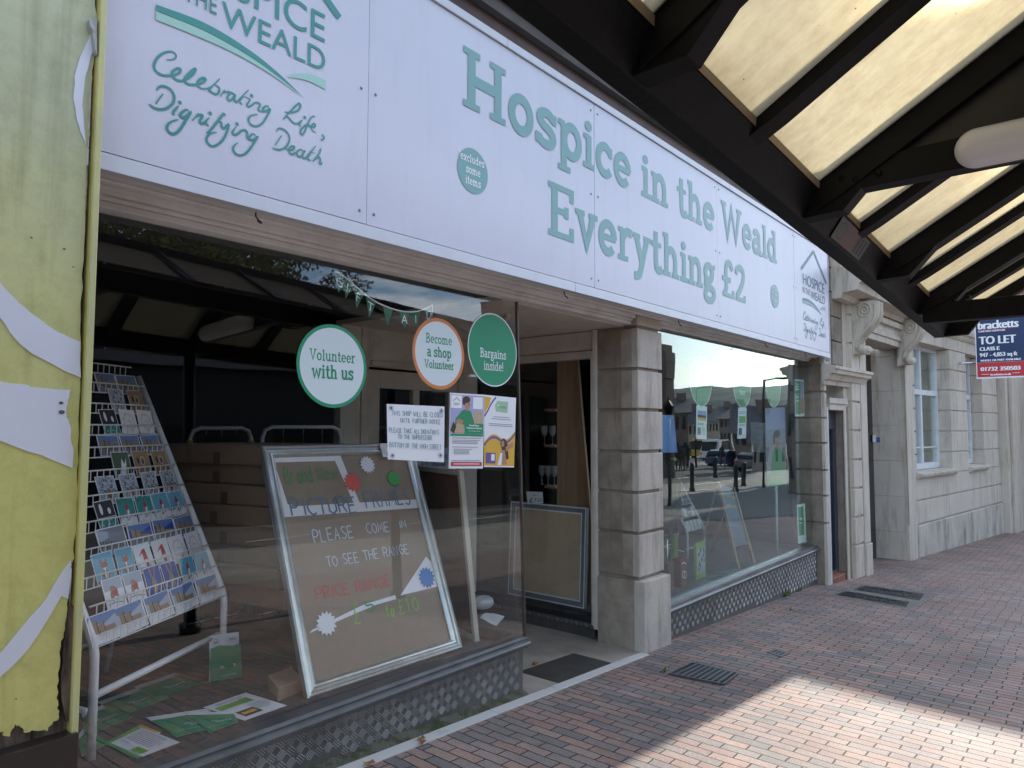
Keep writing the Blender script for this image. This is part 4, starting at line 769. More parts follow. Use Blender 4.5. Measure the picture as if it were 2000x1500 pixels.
edges = fr+[6.30]
for i in range(len(edges)-1):
    a, c = edges[i]+.095, edges[i+1]+.005; mid = (a+c)/2
    for (p, q) in ((a, mid-.04), (mid+.04, c)):
        for sgn in (0, 1):
            f = (lambda y: y) if not sgn else (lambda y: -5.24-y)
            y0, y1 = -1.835, -2.57
            b = MB()
            b.add([CT(p, f(y0), zroof(y0)), CT(q, f(y0), zroof(y0)), CT(q, f(y1), zroof(y1)), CT(p, f(y1), zroof(y1))], [(0, 1, 2, 3)])
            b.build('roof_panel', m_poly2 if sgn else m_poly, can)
m_skin = mat('dark_roof_trim', (.045, .043, .042), rough=.4)
for i in range(len(edges)-1):
    a, c = edges[i]+.0, edges[i+1]
    for sgn in (0, 1):
        f = (lambda y: y) if not sgn else (lambda y: -5.24-y)
        b = MB(); b.hexa([CT(a, f(-1.60), .104), CT(c, f(-1.60), .104), CT(c, f(-1.835), zroof(-1.835)+.03), CT(a, f(-1.835), zroof(-1.835)+.03)], [CT(a, f(-1.60), .110), CT(c, f(-1.60), .110), CT(c, f(-1.835), zroof(-1.835)+.038), CT(a, f(-1.835), zroof(-1.835)+.038)]); b.build('eave_skirt', m_skin, can)
        for x in (a, (a+c)/2+.05):
            b = MB(); b.tube([CT(x, f(-1.60), .122), CT(x, f(-1.84), zroof(-1.84)+.015), CT(x, f(-2.6), zroof(-2.6)+.018)], .016, 6); b.build('outer_rib', m_black, can)
b = MB()
for i in range(len(edges)-1):
    a, c = edges[i]+.10, edges[i+1]; 
    b.hexa([CT(a, -1.835, .126), CT(c, -1.835, .126), CT(c, -1.845, .105), CT(a, -1.845, .105)], [CT(a, -1.835, .134), CT(c, -1.835, .134), CT(c, -1.848, .138), CT(a, -1.848, .138)])
b.build('panel_bead', mat('tan_bead', (.25, .19, .12), rough=.5), can)
for x in (2.95, 5.28):
    for (yy, vv) in ((-1.93, .13), (-1.98, .115), (-2.06, .125)):
        b = MB(); b.smooth = True; c_ = Vector(CT(x+.011, yy, vv+(0 if x < 5 else -.04))); b.tube([c_, c_-Vector((.012, 0, 0))], .013, 6); b.build('bolt_head', m_black, can)
# posts on the road side
for x in (-4.85, -.93, 3.0, 5.33):
    b = MB(); b.tube([(x, -3.50, gz(x)-.02), (x, -3.50, zc(x, .02))], .05, 14); b.tube([(x, -3.50, gz(x)), (x, -3.50, gz(x)+.08)], .085, 14); b.build('post', m_black, can)
# warning sticker on the eave
pe = Pl(CT(3.5, -1.845, .105), (1, 0, KS), (0, .07, -.105))
q = [pe.uv(*p, .004) for p in ((1627, 455), (1654, 443), (1696, 480), (1670, 500))]
ws = MB(lambda u, v, h: pe(u, v, .003+h)); u0 = min(p[0] for p in q); u1 = max(p[0] for p in q)
v0, v1 = .012, .112; ws.rect(u0, v0, u1, v1); ws.m = 1; ws.rect(u0+(u1-u0)*.3, v0, u0+(u1-u0)*.62, v1); ws.m = 2
ws.stroke(ell((u0+(u1-u0)*.15), (v0+v1)/2, (u1-u0)*.1, .035), .004)
ws.m = 0
for k in range(3): ws.rect(u0+(u1-u0)*.35, v0+.02+k*.025, u0+(u1-u0)*.55, v0+.03+k*.025)
ws.m = 2
for k in range(3): ws.rect(u0+(u1-u0)*(.68+k*.1), v0+.012, u0+(u1-u0)*(.73+k*.1), v1-.012)
tag(ws.build('warning_sticker', [mat('shaded_sticker_white', (.035, .03, .033), rough=.4), mat('shaded_sticker_red', (.10, .012, .014), rough=.4), c_ink]), 'small red and white notice stuck to the black canopy eave', 'sticker')  # canopy shade is mixed into the white and red colours
# lamp
lx = 2.92; p0 = at(1858, 300, 'x', lx); p1 = at(1925, 245, 'x', lx); p2 = at(1925, 327, 'x', lx); r = abs(p1.z-p2.z)/2*.93; yc, zc0 = at(1864, 293, 'x', lx).y, (p1.z+p2.z)/2
lamp = thing('bulkhead_lamp', 'long white capsule lamp under the canopy tie beam', 'lamp', (lx, yc-.4, zc0))
b = MB(); b.smooth = True
n = 24; ring = []
cap = lambda t: (math.sin(t), math.cos(t))
prof = [(.001, -r)]+[(r*math.sin(a*math.pi/16), -r*math.cos(a*math.pi/16)) for a in range(1, 9)]+[(r, 0), (r, .02)]
pts = []
rs = [(-(r*math.cos(a*math.pi/16)), r*math.sin(a*math.pi/16)+.0005) for a in range(0, 9)]
line = [(yc+d_*1.0*-1+0, rr_) for d_, rr_ in rs]
# capsule along Y built from rings
ys = [(yc-r+(-d_), rr_) for d_, rr_ in rs]
ys += [(yc-r-.05*k, r) for k in range(1, 14)]
ye = ys[-1][0]
ys += [(ye-r*math.sin(a*math.pi/16), r*math.cos(a*math.pi/16)+.0005) for a in range(1, 9)]
b.add([(lx+rr_*.8*math.cos(2*math.pi*k/n), y_, zc0+rr_*math.sin(2*math.pi*k/n)) for y_, rr_ in ys for k in range(n)], [(i*n+k, i*n+(k+1) % n, (i+1)*n+(k+1) % n, (i+1)*n+k) for i in range(len(ys)-1) for k in range(n)]+[tuple(range(n)), tuple((len(ys)-1)*n+k for k in range(n))])
b.build('diffuser', mat('opal_plastic', (.62, .63, .68), rough=.3, var=.02), lamp)
b = MB(); b.box(lx+.01, lx+.068, ye-.02, yc-r+.02, zc0-r*.8, zc0+r*.8); b.build('back_plate', m_dark, lamp, bevel=.004)
# ================================================================== MIDDLE STONE BAY AND FAR STONE BUILDING
class Fac:
    def __init__(s, x, y, a): s.O = Vector((x, y, 0)); s.u = Vector((math.cos(a), math.sin(a), 0)); s.n = Vector((-math.sin(a), math.cos(a), 0))
    def __call__(s, u, d, z): return s.O+s.u*u+s.n*d+Vector((0, 0, z))
    def uv(s, px, py, d=0):
        r = ray(px, py); o = s.O+s.n*d; t = (o-CAM).dot(s.n)/r.dot(s.n); p = CAM+r*t-s.O; return p.dot(s.u), p.z
def fbox(b, Fc, u0, u1, d0, d1, z0, z1): b.box(u0, u1, d0, d1, z0, z1, T=Fc)
MF = Fac(8.76, -.17, rad(-2.9)); FB = Fac(12.72, -.375, rad(-7))
mu = lambda px, py=1000, d=0: MF.uv(px, py, d)[0]
mz = lambda px, py, d=0: MF.uv(px, py, d)[1]
fu = lambda px, py=900, d=0: FB.uv(px, py, d)[0]
fz = lambda px, py, d=0: FB.uv(px, py, d)[1]
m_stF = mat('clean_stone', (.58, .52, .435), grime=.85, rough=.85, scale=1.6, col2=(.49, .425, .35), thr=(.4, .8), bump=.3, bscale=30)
def basestone():
    m, n, l, b, o = newmat('weathered_base_stone')
    t = n.new('ShaderNodeTexCoord'); mp = n.new('ShaderNodeMapping'); mp.inputs['Scale'].default_value = (2.4, 2.4, .9); l.new(t.outputs['Object'], mp.inputs[0])
    nz = n.new('ShaderNodeTexNoise'); nz.inputs['Scale'].default_value = 1.5; nz.inputs['Detail'].default_value = 8; nz.inputs['Roughness'].default_value = .65; l.new(mp.outputs[0], nz.inputs[0])
    c = n.new('ShaderNodeValToRGB'); e = c.color_ramp.elements; e[0].position = .38; e[0].color = (.54, .49, .42, 1); e[1].position = .68; e[1].color = (.20, .205, .165, 1); e.new(.53).color = (.44, .40, .335, 1); l.new(nz.outputs[0], c.inputs[0]); l.new(c.outputs[0], b.inputs['Base Color'])
    b.inputs['Roughness'].default_value = .9; bp = n.new('ShaderNodeBump'); bp.inputs['Strength'].default_value = .4; bp.inputs['Distance'].default_value = .01
    n2 = n.new('ShaderNodeTexNoise'); n2.inputs['Scale'].default_value = 35; l.new(t.outputs['Object'], n2.inputs[0]); l.new(n2.outputs[0], bp.inputs['Height']); l.new(bp.outputs[0], b.inputs['Normal']); return m
m_base = basestone()
m_dgrey = mat('grey_door_paint', (.045, .05, .065), rough=.35, var=.1)
mid = thing('stone_side_bay', 'narrow weathered stone bay with a small grey door under a moulded hood', 'building', MF(.6, .1, gz(9.4)))
# pilaster next to the shop window
H = 2.46
jz = [mz(1603, y) for y in (1143, 1026, 971, 920, 866, 816, 764, 712)]+[H]
b = MB(); c = MB(); d = MB()
uR = mu(1620, 1000)
for i in range(len(jz)-1):
    g0 = .012 if i else -.2
    fbox(b, MF, uR*.02, uR, -.0, .04, jz[i]+g0, jz[i+1]-.012)
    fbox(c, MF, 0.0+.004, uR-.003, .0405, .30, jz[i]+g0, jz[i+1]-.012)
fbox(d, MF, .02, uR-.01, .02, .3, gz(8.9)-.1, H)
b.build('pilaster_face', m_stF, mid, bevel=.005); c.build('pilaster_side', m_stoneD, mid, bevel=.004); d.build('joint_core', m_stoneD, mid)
# door opening: from uR to uJ
uJ0 = mu(1652, 1000); uP = mu(1668, 1000); uE = mu(1700, 1000)
zt = mz(1650, 800)
b = MB()
fbox(b, MF, uR+.002, uR+.05, .0, .17, gz(9), zt+.02); b.build('door_jamb', m_white2, mid, bevel=.004)
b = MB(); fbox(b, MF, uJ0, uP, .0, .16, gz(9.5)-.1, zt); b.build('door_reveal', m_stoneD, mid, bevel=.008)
b = MB(); fbox(b, MF, uJ0-.02, uJ0+.05, -.02, -.001, gz(9.5)-.1, zt+.10); fbox(b, MF, uR+.0505, uJ0-.021, -.02, .06, zt-.015, zt+.10); fbox(b, MF, uR+.01, uJ0+.08, -.035, -.021, zt+.06, zt+.13); b.build('architrave', m_stF, mid, bevel=.006)
b = MB(); fbox(b, MF, uR+.051, uJ0-.001, .13, .17, gz(9.2)+.09, zt-.016); dd = b.build('door', m_dgrey, mid, bevel=.003, label='narrow dark grey side door')
b = MB(); fbox(b, MF, uR+.052, uR+.13, .095, .129, gz(9.2)+.09, zt-.25); fbox(b, MF, uJ0-.10, uJ0-.001, .095, .129, gz(9.2)+.09, zt-.25); fbox(b, MF, uR+.052, uJ0-.001, .09, .129, zt-.25, zt-.016); b.build('door_frame', m_dgrey, mid, bevel=.004)
b = MB(); fbox(b, MF, uR+.052, uJ0-.001, .01, .128, gz(9.2)-.1, gz(9.2)+.085); b.build('brick_step', m_redbrick, mid, bevel=.006)
b = MB(); fbox(b, MF, uR+.1, uJ0-.1, .08, .094, gz(9.2)+.086, gz(9.2)+.12); b.build('door_bar', m_alu, mid)
# hood cornice
zc0_ = mz(1642, 755); u0h, u1h = mu(1603, 735), mu(1683, 735)
b = MB()
pr = [(.0, 0), (-.02, 0), (-.03, .05), (-.06, .06), (-.09, .12), (-.13, .13), (-.14, .17), (-.16, .18), (-.16, .215), (0, .25)]
b.prism(pr, lambda p, q: MF(u0h+.03, p, zc0_+q), lambda p, q: MF(u1h-.05, p, zc0_+q)); b.build('hood_cornice', m_stF, mid)
# window above the hood
zw = zc0_+.25; ztop = zw+1.5
b = MB(); fbox(b, MF, uR+.01, uR+.06, .02, .1, zw, 3.6); fbox(b, MF, uR+.2, uR+.245, .02, .1, zw, 3.6); fbox(b, MF, uR+.0605, uR+.1995, .03, .09, zw+.5, zw+.53); fbox(b, MF, uR+.0605, uR+.1995, .03, .09, zw, zw+.04)
wf = b.build('upper_window_frame', mat('aged_white_paint', (.5, .48, .44), rough=.6, scale=12, col2=(.25, .22, .2), thr=(.5, .75)), mid, bevel=.003)
b = MB(); fbox(b, MF, uR+.06, uR+.2, .06, .066, zw+.04, 3.6); b.build('upper_pane', m_glass2, wf)
b = MB(); fbox(b, MF, uR+.06, uR+.2, .12, .14, zw+.04, 3.6); b.build('blind', mat('grey_blind', (.2, .2, .2), rough=.8), wf)
b = MB()
for k in range(6): fbox(b, MF, uR+.25, uJ0+.06, .0, .3, zw+.01+k*.3, zw+.30+k*.3)
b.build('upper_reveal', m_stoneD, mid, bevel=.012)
# pier to the right, with rusticated strip
b = MB(); fbox(b, MF, uJ0+.065, uP+.05, .01, .5, zt+.03, 3.75); fbox(b, MF, uP-.12, uP+.03, -.002, .4, gz(9.6)-.1, zt+.02); b.build('pier', m_stF, mid, bevel=.006)
jy = [(1683, 1124), (1683, 1061), (1683, 1007), (1683, 952), (1682, 897), (1681, 841), (1680, 786), (1679, 730), (1678, 675), (1677, 621)]
zz = [mz(*p, -.04) for p in jy]+[3.75]
b = MB(); c = MB()
uS0, uS1 = mu(1668, 1000, -.03), mu(1684, 1000, -.03)
for i in range(len(zz)-1):
    fbox(b, MF, uS0, uS1, -.045, .2, zz[i]+(.014 if i else -.15), zz[i+1]-.014)
fbox(b, MF, uS0+.02, uS1-.01, -.02, .2, gz(9.8)-.1, 3.75)
b.build('rusticated_strip', m_stF, mid, bevel=.006)
fbox(c, MF, uS1+.001, mu(1699, 1000, -.05), -.055, .2, mz(1695, 1060, -.05), 3.2); fbox(c, MF, uS1+.001, mu(1702, 1000, -.07), -.075, .2, gz(10.2)-.1, mz(1695, 1061, -.05))
c.build('entrance_pilaster', m_stF, mid, bevel=.006)
# ---- grand entrance
ent = thing('stone_entrance', 'tall stone doorway with carved scroll brackets and a black door', 'doorway', MF(2.6, 0, gz(11.3)))
uA = mu(1700, 1000); uB = mu(1768, 1000); uC = mu(1789, 1000, -.03)
zh = mz(1740, 676, 0)
b = MB()
nz_ = 7; zb0 = gz(12.4)-.1
for k in range(nz_): 
    z0 = zb0+(3.2-zb0)*k/nz_; fbox(b, MF, uB, uB+.2, .0, .62, z0+.0015, zb0+(3.2-zb0)*(k+1)/nz_-.0015)
b.build('right_reveal', m_stF, ent, bevel=.002)
b = MB(); fbox(b, MF, uB+.02, uC, -.045, -.001, gz(12.5)-.1, mz(1780, 640, 0)); fbox(b, MF, uB-.0, uB+.1, -.06, -.046, gz(12.5)+.55, mz(1780, 640, 0)); fbox(b, MF, uB+.2, uC, 0, .5, gz(12.5)-.1, 4.0)
b.build('architrave_leg', m_stF, ent, bevel=.006)
b = MB(); fbox(b, MF, uA-.05, uC, -.045, .3, zh, zh+.34); fbox(b, MF, uA-.05, uC, -.07, -.046, zh+.09, zh+.16); fbox(b, MF, uA-.05, uC, -.10, -.046, zh+.26, zh+.34); b.build('lintel', m_stF, ent, bevel=.006)
b = MB(); fbox(b, MF, uA-.05, uC+.1, .0, .3, zh+.345, 4.0); b.build('frieze', m_stF, ent)
zcor = mz(1700, 597, -.2)
b = MB(); pr = [(0, 0), (-.10, 0), (-.13, .06), (-.30, .08), (-.32, .16), (-.40, .18), (-.42, .26), (-.46, .28), (-.46, .33), (0, .40)]
b.prism(pr, lambda p, q: MF(mu(1676, 600, -.3), p, zcor+q), lambda p, q: MF(uC+.4, p, zcor+q)); b.build('hood', m_stF, ent)
b = MB(); fbox(b, MF, uA-.3, uB+.2, .42, .5, gz(11)-.1, zh+.02); dk = b.build('black_door', mat('black_gloss', (.012, .012, .013), rough=.25), ent)
b = MB(); 
for k in range(3): fbox(b, MF, uA-.2, uA+.5, .40, .419, .0+k*.8, .62+k*.8)
b.build('door_moulding', m_black, ent, bevel=.01)
b = MB(); q = MF(mu(1722, 850, .3), .30, 0); b.box(0, 0, 0, 0, 0, 0) if False else None
pf = lambda px, py: MF.uv(px, py, .38)
u_, z_ = pf(1709, 856); b = MB(); fbox(b, MF, u_-.05, u_+.05, .385, .40, z_-.06, z_+.05); b.build('bell_plate', m_pw, ent)
u_ = uB-.004; b = MB(); zb_ = at(1723, 859, 'x', MF(uB, .3, 0).x).z; fbox(b, MF, u_-.004, u_+.003, .32, .37, zb_-.04, zb_+.04); b.build('blue_notice', mat('blue_notice', (.06, .13, .3), rough=.4), ent)
# scroll brackets (consoles), facing along the street
def scroll(uc, ztop, hgt, dep, wid, par):
    """S-scroll side profile in (d, z); extruded along u"""
    b = MB(); N = 40
    out = []; 
    # outer S curve, centreline points (d outward negative)
    cl = [(-.16*dep/.4, 1.0), (-.62*dep/.4*.62, .985), (-.40*dep/.4, .93), (-dep, .84), (-dep*.98, .72), (-dep*.80, .58), (-dep*.52, .44), (-dep*.32, .32), (-dep*.26, .2), (-dep*.34, .13), (-dep*.55, .115), (-dep*.60, .16)]
    cl = catmull(cl, 6)
    pts = [(p[0], ztop-hgt+p[1]*hgt) for p in cl]
    back = [(0, ztop-hgt*.88), (0, ztop)]
    poly = [(0, ztop)]+pts+[(-dep*.52, ztop-hgt*.93), (-dep*.2, ztop-hgt*.93), (0, ztop-hgt*.97)]
    b.prism(poly, lambda p, q: MF(uc-wid/2, p, q), lambda p, q: MF(uc+wid/2, p, q))
    # raised spirals on both sides
    for sgn in (-1, 1):
        for (cd_, cz, r0, turns) in ((-dep*.55, ztop-hgt*.17, hgt*.145, 2.3), (-dep*.42, ztop-hgt*.845, hgt*.06, 1.2)):
            sp = []
            for i in range(70):
                t = i/69; a = t*turns*2*math.pi+.5; r = r0*(1-t*.86); sp.append(MF(uc+sgn*(wid/2+.004), cd_+r*math.cos(a)*.92, cz+r*math.sin(a)))
            b.tube(sp, .014, 6)
        e = [MF(uc+sgn*(wid/2+.002), p[0]*.93, p[1]-.012) for p in pts[10:60:2]]
        b.tube(e, .012, 6)
        rr2 = random.Random(int(uc*10))
        for i in range(14):   # acanthus leaf under the scroll
            t = i/13; cz = ztop-hgt*(.36+.42*t); w_ = dep*(.38-.22*t)
            p0_ = MF(uc+sgn*(wid/2+.004), -.01, cz); p1_ = MF(uc+sgn*(wid/2+.012), -w_, cz+.03+.03*rr2.random()); b.tube([p0_, (p0_+p1_)/2+Vector((0, 0, -.01)), p1_], .011, 5, r2=.004)
    # ribs on the front
    for k in (-.3, 0, .3):
        b.tube([MF(uc+wid*k, p[0]-.006, p[1]) for p in pts[8:64:2]], .014, 6)
    # rolled foot
    b.tube([MF(uc-wid/2-.03, -dep*.44, ztop-hgt*.845), MF(uc+wid/2+.03, -dep*.44, ztop-hgt*.845)], hgt*.075, 16)
    return b.build('scroll_bracket', m_stF, par, bevel=0)
zs1 = mz(1700, 592, -.2); zs2 = mz(1700, 704, -.1)
scroll(mu(1692, 650, -.18)+.02, zs1, zs1-zs2, .34, .24, ent)
zs1 = mz(1790, 628, -.2); zs2 = mz(1785, 722, -.1)
scroll(mu(1781, 690, -.18)+.02, zs1, (zs1-zs2), .34, .24, ent)
# ---- far stone building
far = thing('stone_office_building', 'long pale stone building with white sash windows and deep joints between its blocks', 'building', FB(2, 0, gz(15)))
zpl = fz(1789, 1026); zc1 = fz(1789, 979); zsill = fz(1795, 930, -.05)
u1 = fu(1791, 900); u2 = fu(1861, 900); u3 = fu(1893, 900); u4 = fu(1922, 860); u5 = fu(1950, 860); 
zl = fz(1861, 684)   # lintel underside
G_ = lambda u: gz(FB(u, 0, 0).x)-.25
b = MB(); ub = [-.02, .9, 2.0, 2.9, 4.1, u5+.15]
for i in range(len(ub)-1): fbox(b, FB, ub[i]+.002, ub[i+1]-.002, -.03, .4, -1.4, zpl-.012)
b.build('base_course', m_base, far, bevel=.012)
b = MB(); ub = [-.02, .5, 1.6, 3.1, 4.2, u5+.1]
for i in range(len(ub)-1): fbox(b, FB, ub[i]+.0015, ub[i+1]-.0015, -.0, .4, zpl+.012, zc1-.012)
b.build('middle_course', m_stF, far, bevel=.006)
b = MB(); fbox(b, FB, -.02, u5+.1, -.0, .35, zc1+.012, zsill-.03); fbox(b, FB, -.02, u5+.1, .03, .35, -1.3, zsill-.04); b.build('upper_course', m_stF, far, bevel=.006)
def piers(u0, u1_, zlo, zhi, nb, name='block_pier', dd=(-.0, .34)):
    b = MB()
    for i in range(nb):
        z0 = zlo+(zhi-zlo)*i/nb; fbox(b, FB, u0, u1_, dd[0], dd[1], z0+.012, zlo+(zhi-zlo)*(i+1)/nb-.012)
    fbox(b, FB, u0+.02, u1_-.02, dd[0]+.02, dd[1]-.01, zlo, zhi); return b.build(name, m_stF, far, bevel=.007)
piers(-.02, u1, zsill-.03, zl, 6); piers(u2, u3, zsill-.03, zl, 6); piers(u4, u5, zsill-.03, zl, 6)
for (a, c) in ((u1-.03, u2+.12), (u3-.03, u4+.12)):
    b = MB(); pr = [(.3, 0), (-.03, 0), (-.04, .03), (-.09, .04), (-.10, .08), (.0, .10), (.3, .11)]
    zz0 = zsill-.055
    b.prism(pr, lambda p, q: FB(a, p, zz0+q), lambda p, q: FB(c, p, zz0+q)); b.build('stone_sill', m_stF, far)
for (a, c) in ((u1, u2), (u3, u4)):
    z0, z1 = zsill+.06, zl; dpt = .20
    b = MB(); w = .07; mm = (a+c)/2+.02
    fbox(b, FB, a, a+w, dpt, dpt+.1, z0, z1); fbox(b, FB, c-w, c, dpt, dpt+.1, z0, z1); fbox(b, FB, a+w+.0005, c-w-.0005, dpt+.002, dpt+.1, z0, z0+.10); fbox(b, FB, a+w+.0005, c-w-.0005, dpt+.002, dpt+.1, z1-.07, z1)
    zm = z0+(z1-z0)*.60; fbox(b, FB, a+w+.0005, c-w-.0005, dpt-.01, dpt+.1, zm, zm+.09); fbox(b, FB, mm-.035, mm+.035, dpt-.004, dpt+.1, z0+.1005, zm-.0005); fbox(b, FB, mm-.035, mm+.035, dpt-.004, dpt+.1, zm+.0905, z1-.0705)
    fbox(b, FB, a+w+.001, mm-.036, dpt+.02, dpt+.06, z0+(zm-z0)*.28, z0+(zm-z0)*.28+.022); fbox(b, FB, mm+.036, c-w-.001, dpt+.02, dpt+.06, z0+(zm-z0)*.28, z0+(zm-z0)*.28+.022)
    wf = b.build('window', mat('window_white', (.66, .68, .70), rough=.45), far, bevel=.004)
    b = MB(); fbox(b, FB, a+w, c-w, dpt+.04, dpt+.045, z0+.1, z1-.07); b.build('pane', m_glass2, wf)
    b = MB(); fbox(b, FB, a+w, c-w, dpt+.55, dpt+.6, z0-.3, z1); b.build('blind', mat('pale_blind', (.42, .42, .42), rough=.8), wf)
b = MB(); fbox(b, FB, -.02, u5+.1, -.0, .35, zl+.001, zl+.52); b.build('lintel_course', m_stF, far, bevel=.004)
ze_ = fz(1811, 641, -.05)
b = MB(); pr = [(.3, 0), (-.02, 0), (-.05, .04), (-.06, .08), (-.10, .10), (-.11, .16), (.3, .17)]
b.prism(pr, lambda p, q: FB(.1, p, ze_-.03+q), lambda p, q: FB(u5+.1, p, ze_-.03+q)); b.build('string_course', m_stF, far)
b = MB(); fbox(b, FB, -.02, u5+.1, .01, .35, zl+.5205, 3.9); b.build('parapet_wall', m_stF, far)  # top, out of view, kept low so the sun clears it onto the paving
b = MB(); fbox(b, FB, u5+.101, u5+2.2, -.14, .3, -1.4, 3.9); fbox(b, FB, u5+.3, u5+.9, -.2, -.141, -1.4, 3.2); b.build('end_doorway_stone', m_base if False else m_stF, far, bevel=.01)
b = MB(); fbox(b, FB, -.3, u5+2.2, .36, 7, -1.4, 3.9); b.build('inner_mass', m_dark, far)
rb = thing('red_brick_building', 'red brick building beyond the pale stone building at the far end', 'building', FB(u5+6, 0, gz(24)))
b = MB(); fbox(b, FB, u5+2.25, u5+2.6, -1.55, 6, -1.6, 7.4); fbox(b, FB, u5+2.6, u5+30, -1.5, 6, -1.6, 7.4); b.build('wall', m_redbrick, rb)  # unseen height and street projection shaped to shade the paving beyond the sun patch
b = MB(); fbox(b, FB, u5+2.22, u5+2.248, -1.3, -.2, -.9, .9); b.build('shop_window', m_glass2, rb)
b = MB(); fbox(b, FB, u5+2.2485, u5+2.2495, -1.35, -.15, -1.0, 1.0); b.build('dark_interior', m_dark, rb)
# ---- TO LET board
XL = 15.2
tl = thing('to_let_board', 'blue and red estate board reading To Let fixed out from the stone building', 'sign', (XL, -.8, 1.6))
def lp(px, py): p = at(px, py, 'x', XL); return (-p.y, p.z)
A = [lp(1904, 632), lp(1908, 738)]
ul = lp(1906, 700)[0]; ur = ul+1.15; vb = lp(1908, 738)[1]-.02; vt = vb+1.45
b = MB(); b.box(XL+.003, XL+.03, -ur, -ul, vb, vt); b.build('board', m_pw, tl)
PT = lambda u, v, h: (XL-.001-h, -u, v)
b = MB(PT); vr = lp(1912, 709)[1]
b.rect(ul+.015, vr+.005, ur-.015, vt-.015); b.m = 1; b.rect(ul+.015, vb+.03, ur-.015, vr); b.m = 2
def ly(px, py): return lp(px, py)
kx = 1.28/ (lp(2015, 700)[0]-lp(1906, 700)[0]) if False else 1
def lt(txt, x0, x1, ybase, ytop, bold=.006, mi=2):
    b.m = mi; p0 = lp(x0, ybase); p1 = lp(x1, ybase); b.text(txt, p0[0], p0[1], p1[0], cap=lp(x0, ytop)[1]-p0[1], bold=bold)
lt('bracketts', 1911, 1989, 643.5, 627, .009)
lt('CHARTERED SURVEYORS', 1911, 1963, 649.5, 646, .002)
lt('TO LET', 1913, 1984, 673, 657, .009)
lt('CLASS E', 1914, 1952, 685.5, 678, .006)
lt('947 - 4,853 sq ft', 1914, 1987, 697.5, 689.5, .005)
lt('WHOLE OR PART AVAILABLE', 1915, 1994, 706.5, 702.5, .003)
lt('01732 350503', 1916, 1993, 725, 717, .007)
lt('bracketts.co.uk', 1935, 1975, 733.5, 729.5, .004)
b.m = 1; b.rect(lp(1911, 645)[0], lp(1911, 645.3)[1], lp(1990, 645)[0], lp(1911, 644.3)[1]); b.m = 2
b.rect(lp(1917, 731)[0], lp(1917, 731.8)[1], lp(1932, 731)[0], lp(1917, 731)[1]); b.rect(lp(1978, 731)[0], lp(1917, 731)[1], lp(1992, 731)[0], lp(1917, 730.2)[1])
b.build('printed_face', [c_navy, c_red, m_pw], tl)
b = MB(); 
for vv in (vb+.3, vt-.3): b.tube([(XL+.045, -ul+.0, vv), (XL+.045, -ul+.5, vv)], .02, 8)
b.tube([(XL+.045, -ul-.02, vb), (XL+.045, -ul-.02, vt)], .022, 8); b.build('mounting_bracket', m_chrome, tl)
# ---- drain covers
def gp(px, py):
    d = ray(px, py); t = (-.049*(0-3.3)-1.55)/(d.z+.049*d.x); p = CAM+d*t; return (p.x, p.y)
def flatcover(name, q, lab, slat, mt, frame=None):
    """q: four ground corners; laid flush in the paving"""
    Q = [Vector((p[0], p[1], gz(p[0])+.004)) for p in q]
    t = thing(name, lab, 'cover', tuple((Q[0]+Q[2])/2))
    def P(u, v, h=0): return Q[0]*(1-u)*(1-v)+Q[1]*u*(1-v)+Q[2]*u*v+Q[3]*(1-u)*v+Vector((0, 0, h))
    b = MB(); b.hexa([P(0, 0, -.03), P(1, 0, -.03), P(1, 1, -.03), P(0, 1, -.03)], [P(0, 0), P(1, 0), P(1, 1), P(0, 1)]); b.build('plate', mt, t)
    b = MB(); slat(b, P); b.build('relief', frame or mt, t); return t
m_iron = mat('cast_iron', (.03, .03, .032), rough=.45, metal=.4, var=.3, bump=.3)
m_ironL = mat('worn_iron', (.075, .075, .08), rough=.4, metal=.5, var=.3)
def bar(b, P, u0, v0, u1, v1, w, h):
    a = Vector((u0, v0)); c = Vector((u1, v1)); n = (c-a); n = Vector((-n.y, n.x)).normalized()*w/2
    b.hexa([P(*(a+n), 0), P(*(a-n), 0), P(*(c-n), 0), P(*(c+n), 0)], [P(*(a+n*.8), h), P(*(a-n*.8), h), P(*(c-n*.8), h), P(*(c+n*.8), h)])
def slatA(b, P):
    for k in range(1, 16): bar(b, P, k/16, .05, min(.98, k/16+.12), .95, .022, .007)
    for k in range(1, 9): bar(b, P, .02, k/9, .98, k/9-.0, .04, .008)
    for a in ((0, 0, 1, 0), (1, 0, 1, 1), (1, 1, 0, 1), (0, 1, 0, 0)): bar(b, P, *a, .04, .009)
flatcover('drain_grate', [gp(1308, 1318), gp(1352, 1297), gp(1441, 1318), gp(1413, 1339)], 'dark cast iron grate set in the bricks in front of the stone pillar', slatA, m_iron, m_ironL)
def slatB(b, P):
    for i in range(5):
        for j in range(3): bar(b, P, .25+i*.12, .2+j*.25, .25+i*.12+.06, .3+j*.25, .05, .003)
flatcover('meter_cover', [gp(1497, 1274), gp(1512, 1268), gp(1543, 1276), gp(1526, 1284)], 'small square grey cover with raised studs in the brick paving', slatB, m_ironL)
def slatC(b, P):
    for k in range(9):
        c = []
        for i in range(25):
            a = math.pi*i/24; r = .05+k*.052; c.append((.5-math.cos(a)*r*1.0, min(.97, .06+math.sin(a)*r*1.9)))
        for i in range(24):
            if i % 3 != k % 3: bar(b, P, *c[i], *c[i+1], .03, .005)
flatcover('manhole_cover', [gp(1632, 1162), gp(1652, 1155), gp(1776, 1176), gp(1770, 1186)], 'nearer of the two dark iron covers with arched ribs', slatC, m_iron, m_ironL)
flatcover('manhole_cover', [gp(1668, 1152), gp(1684, 1144), gp(1806, 1160), gp(1796, 1173)], 'farther of the two dark iron covers with arched ribs', slatC, m_iron, m_ironL)
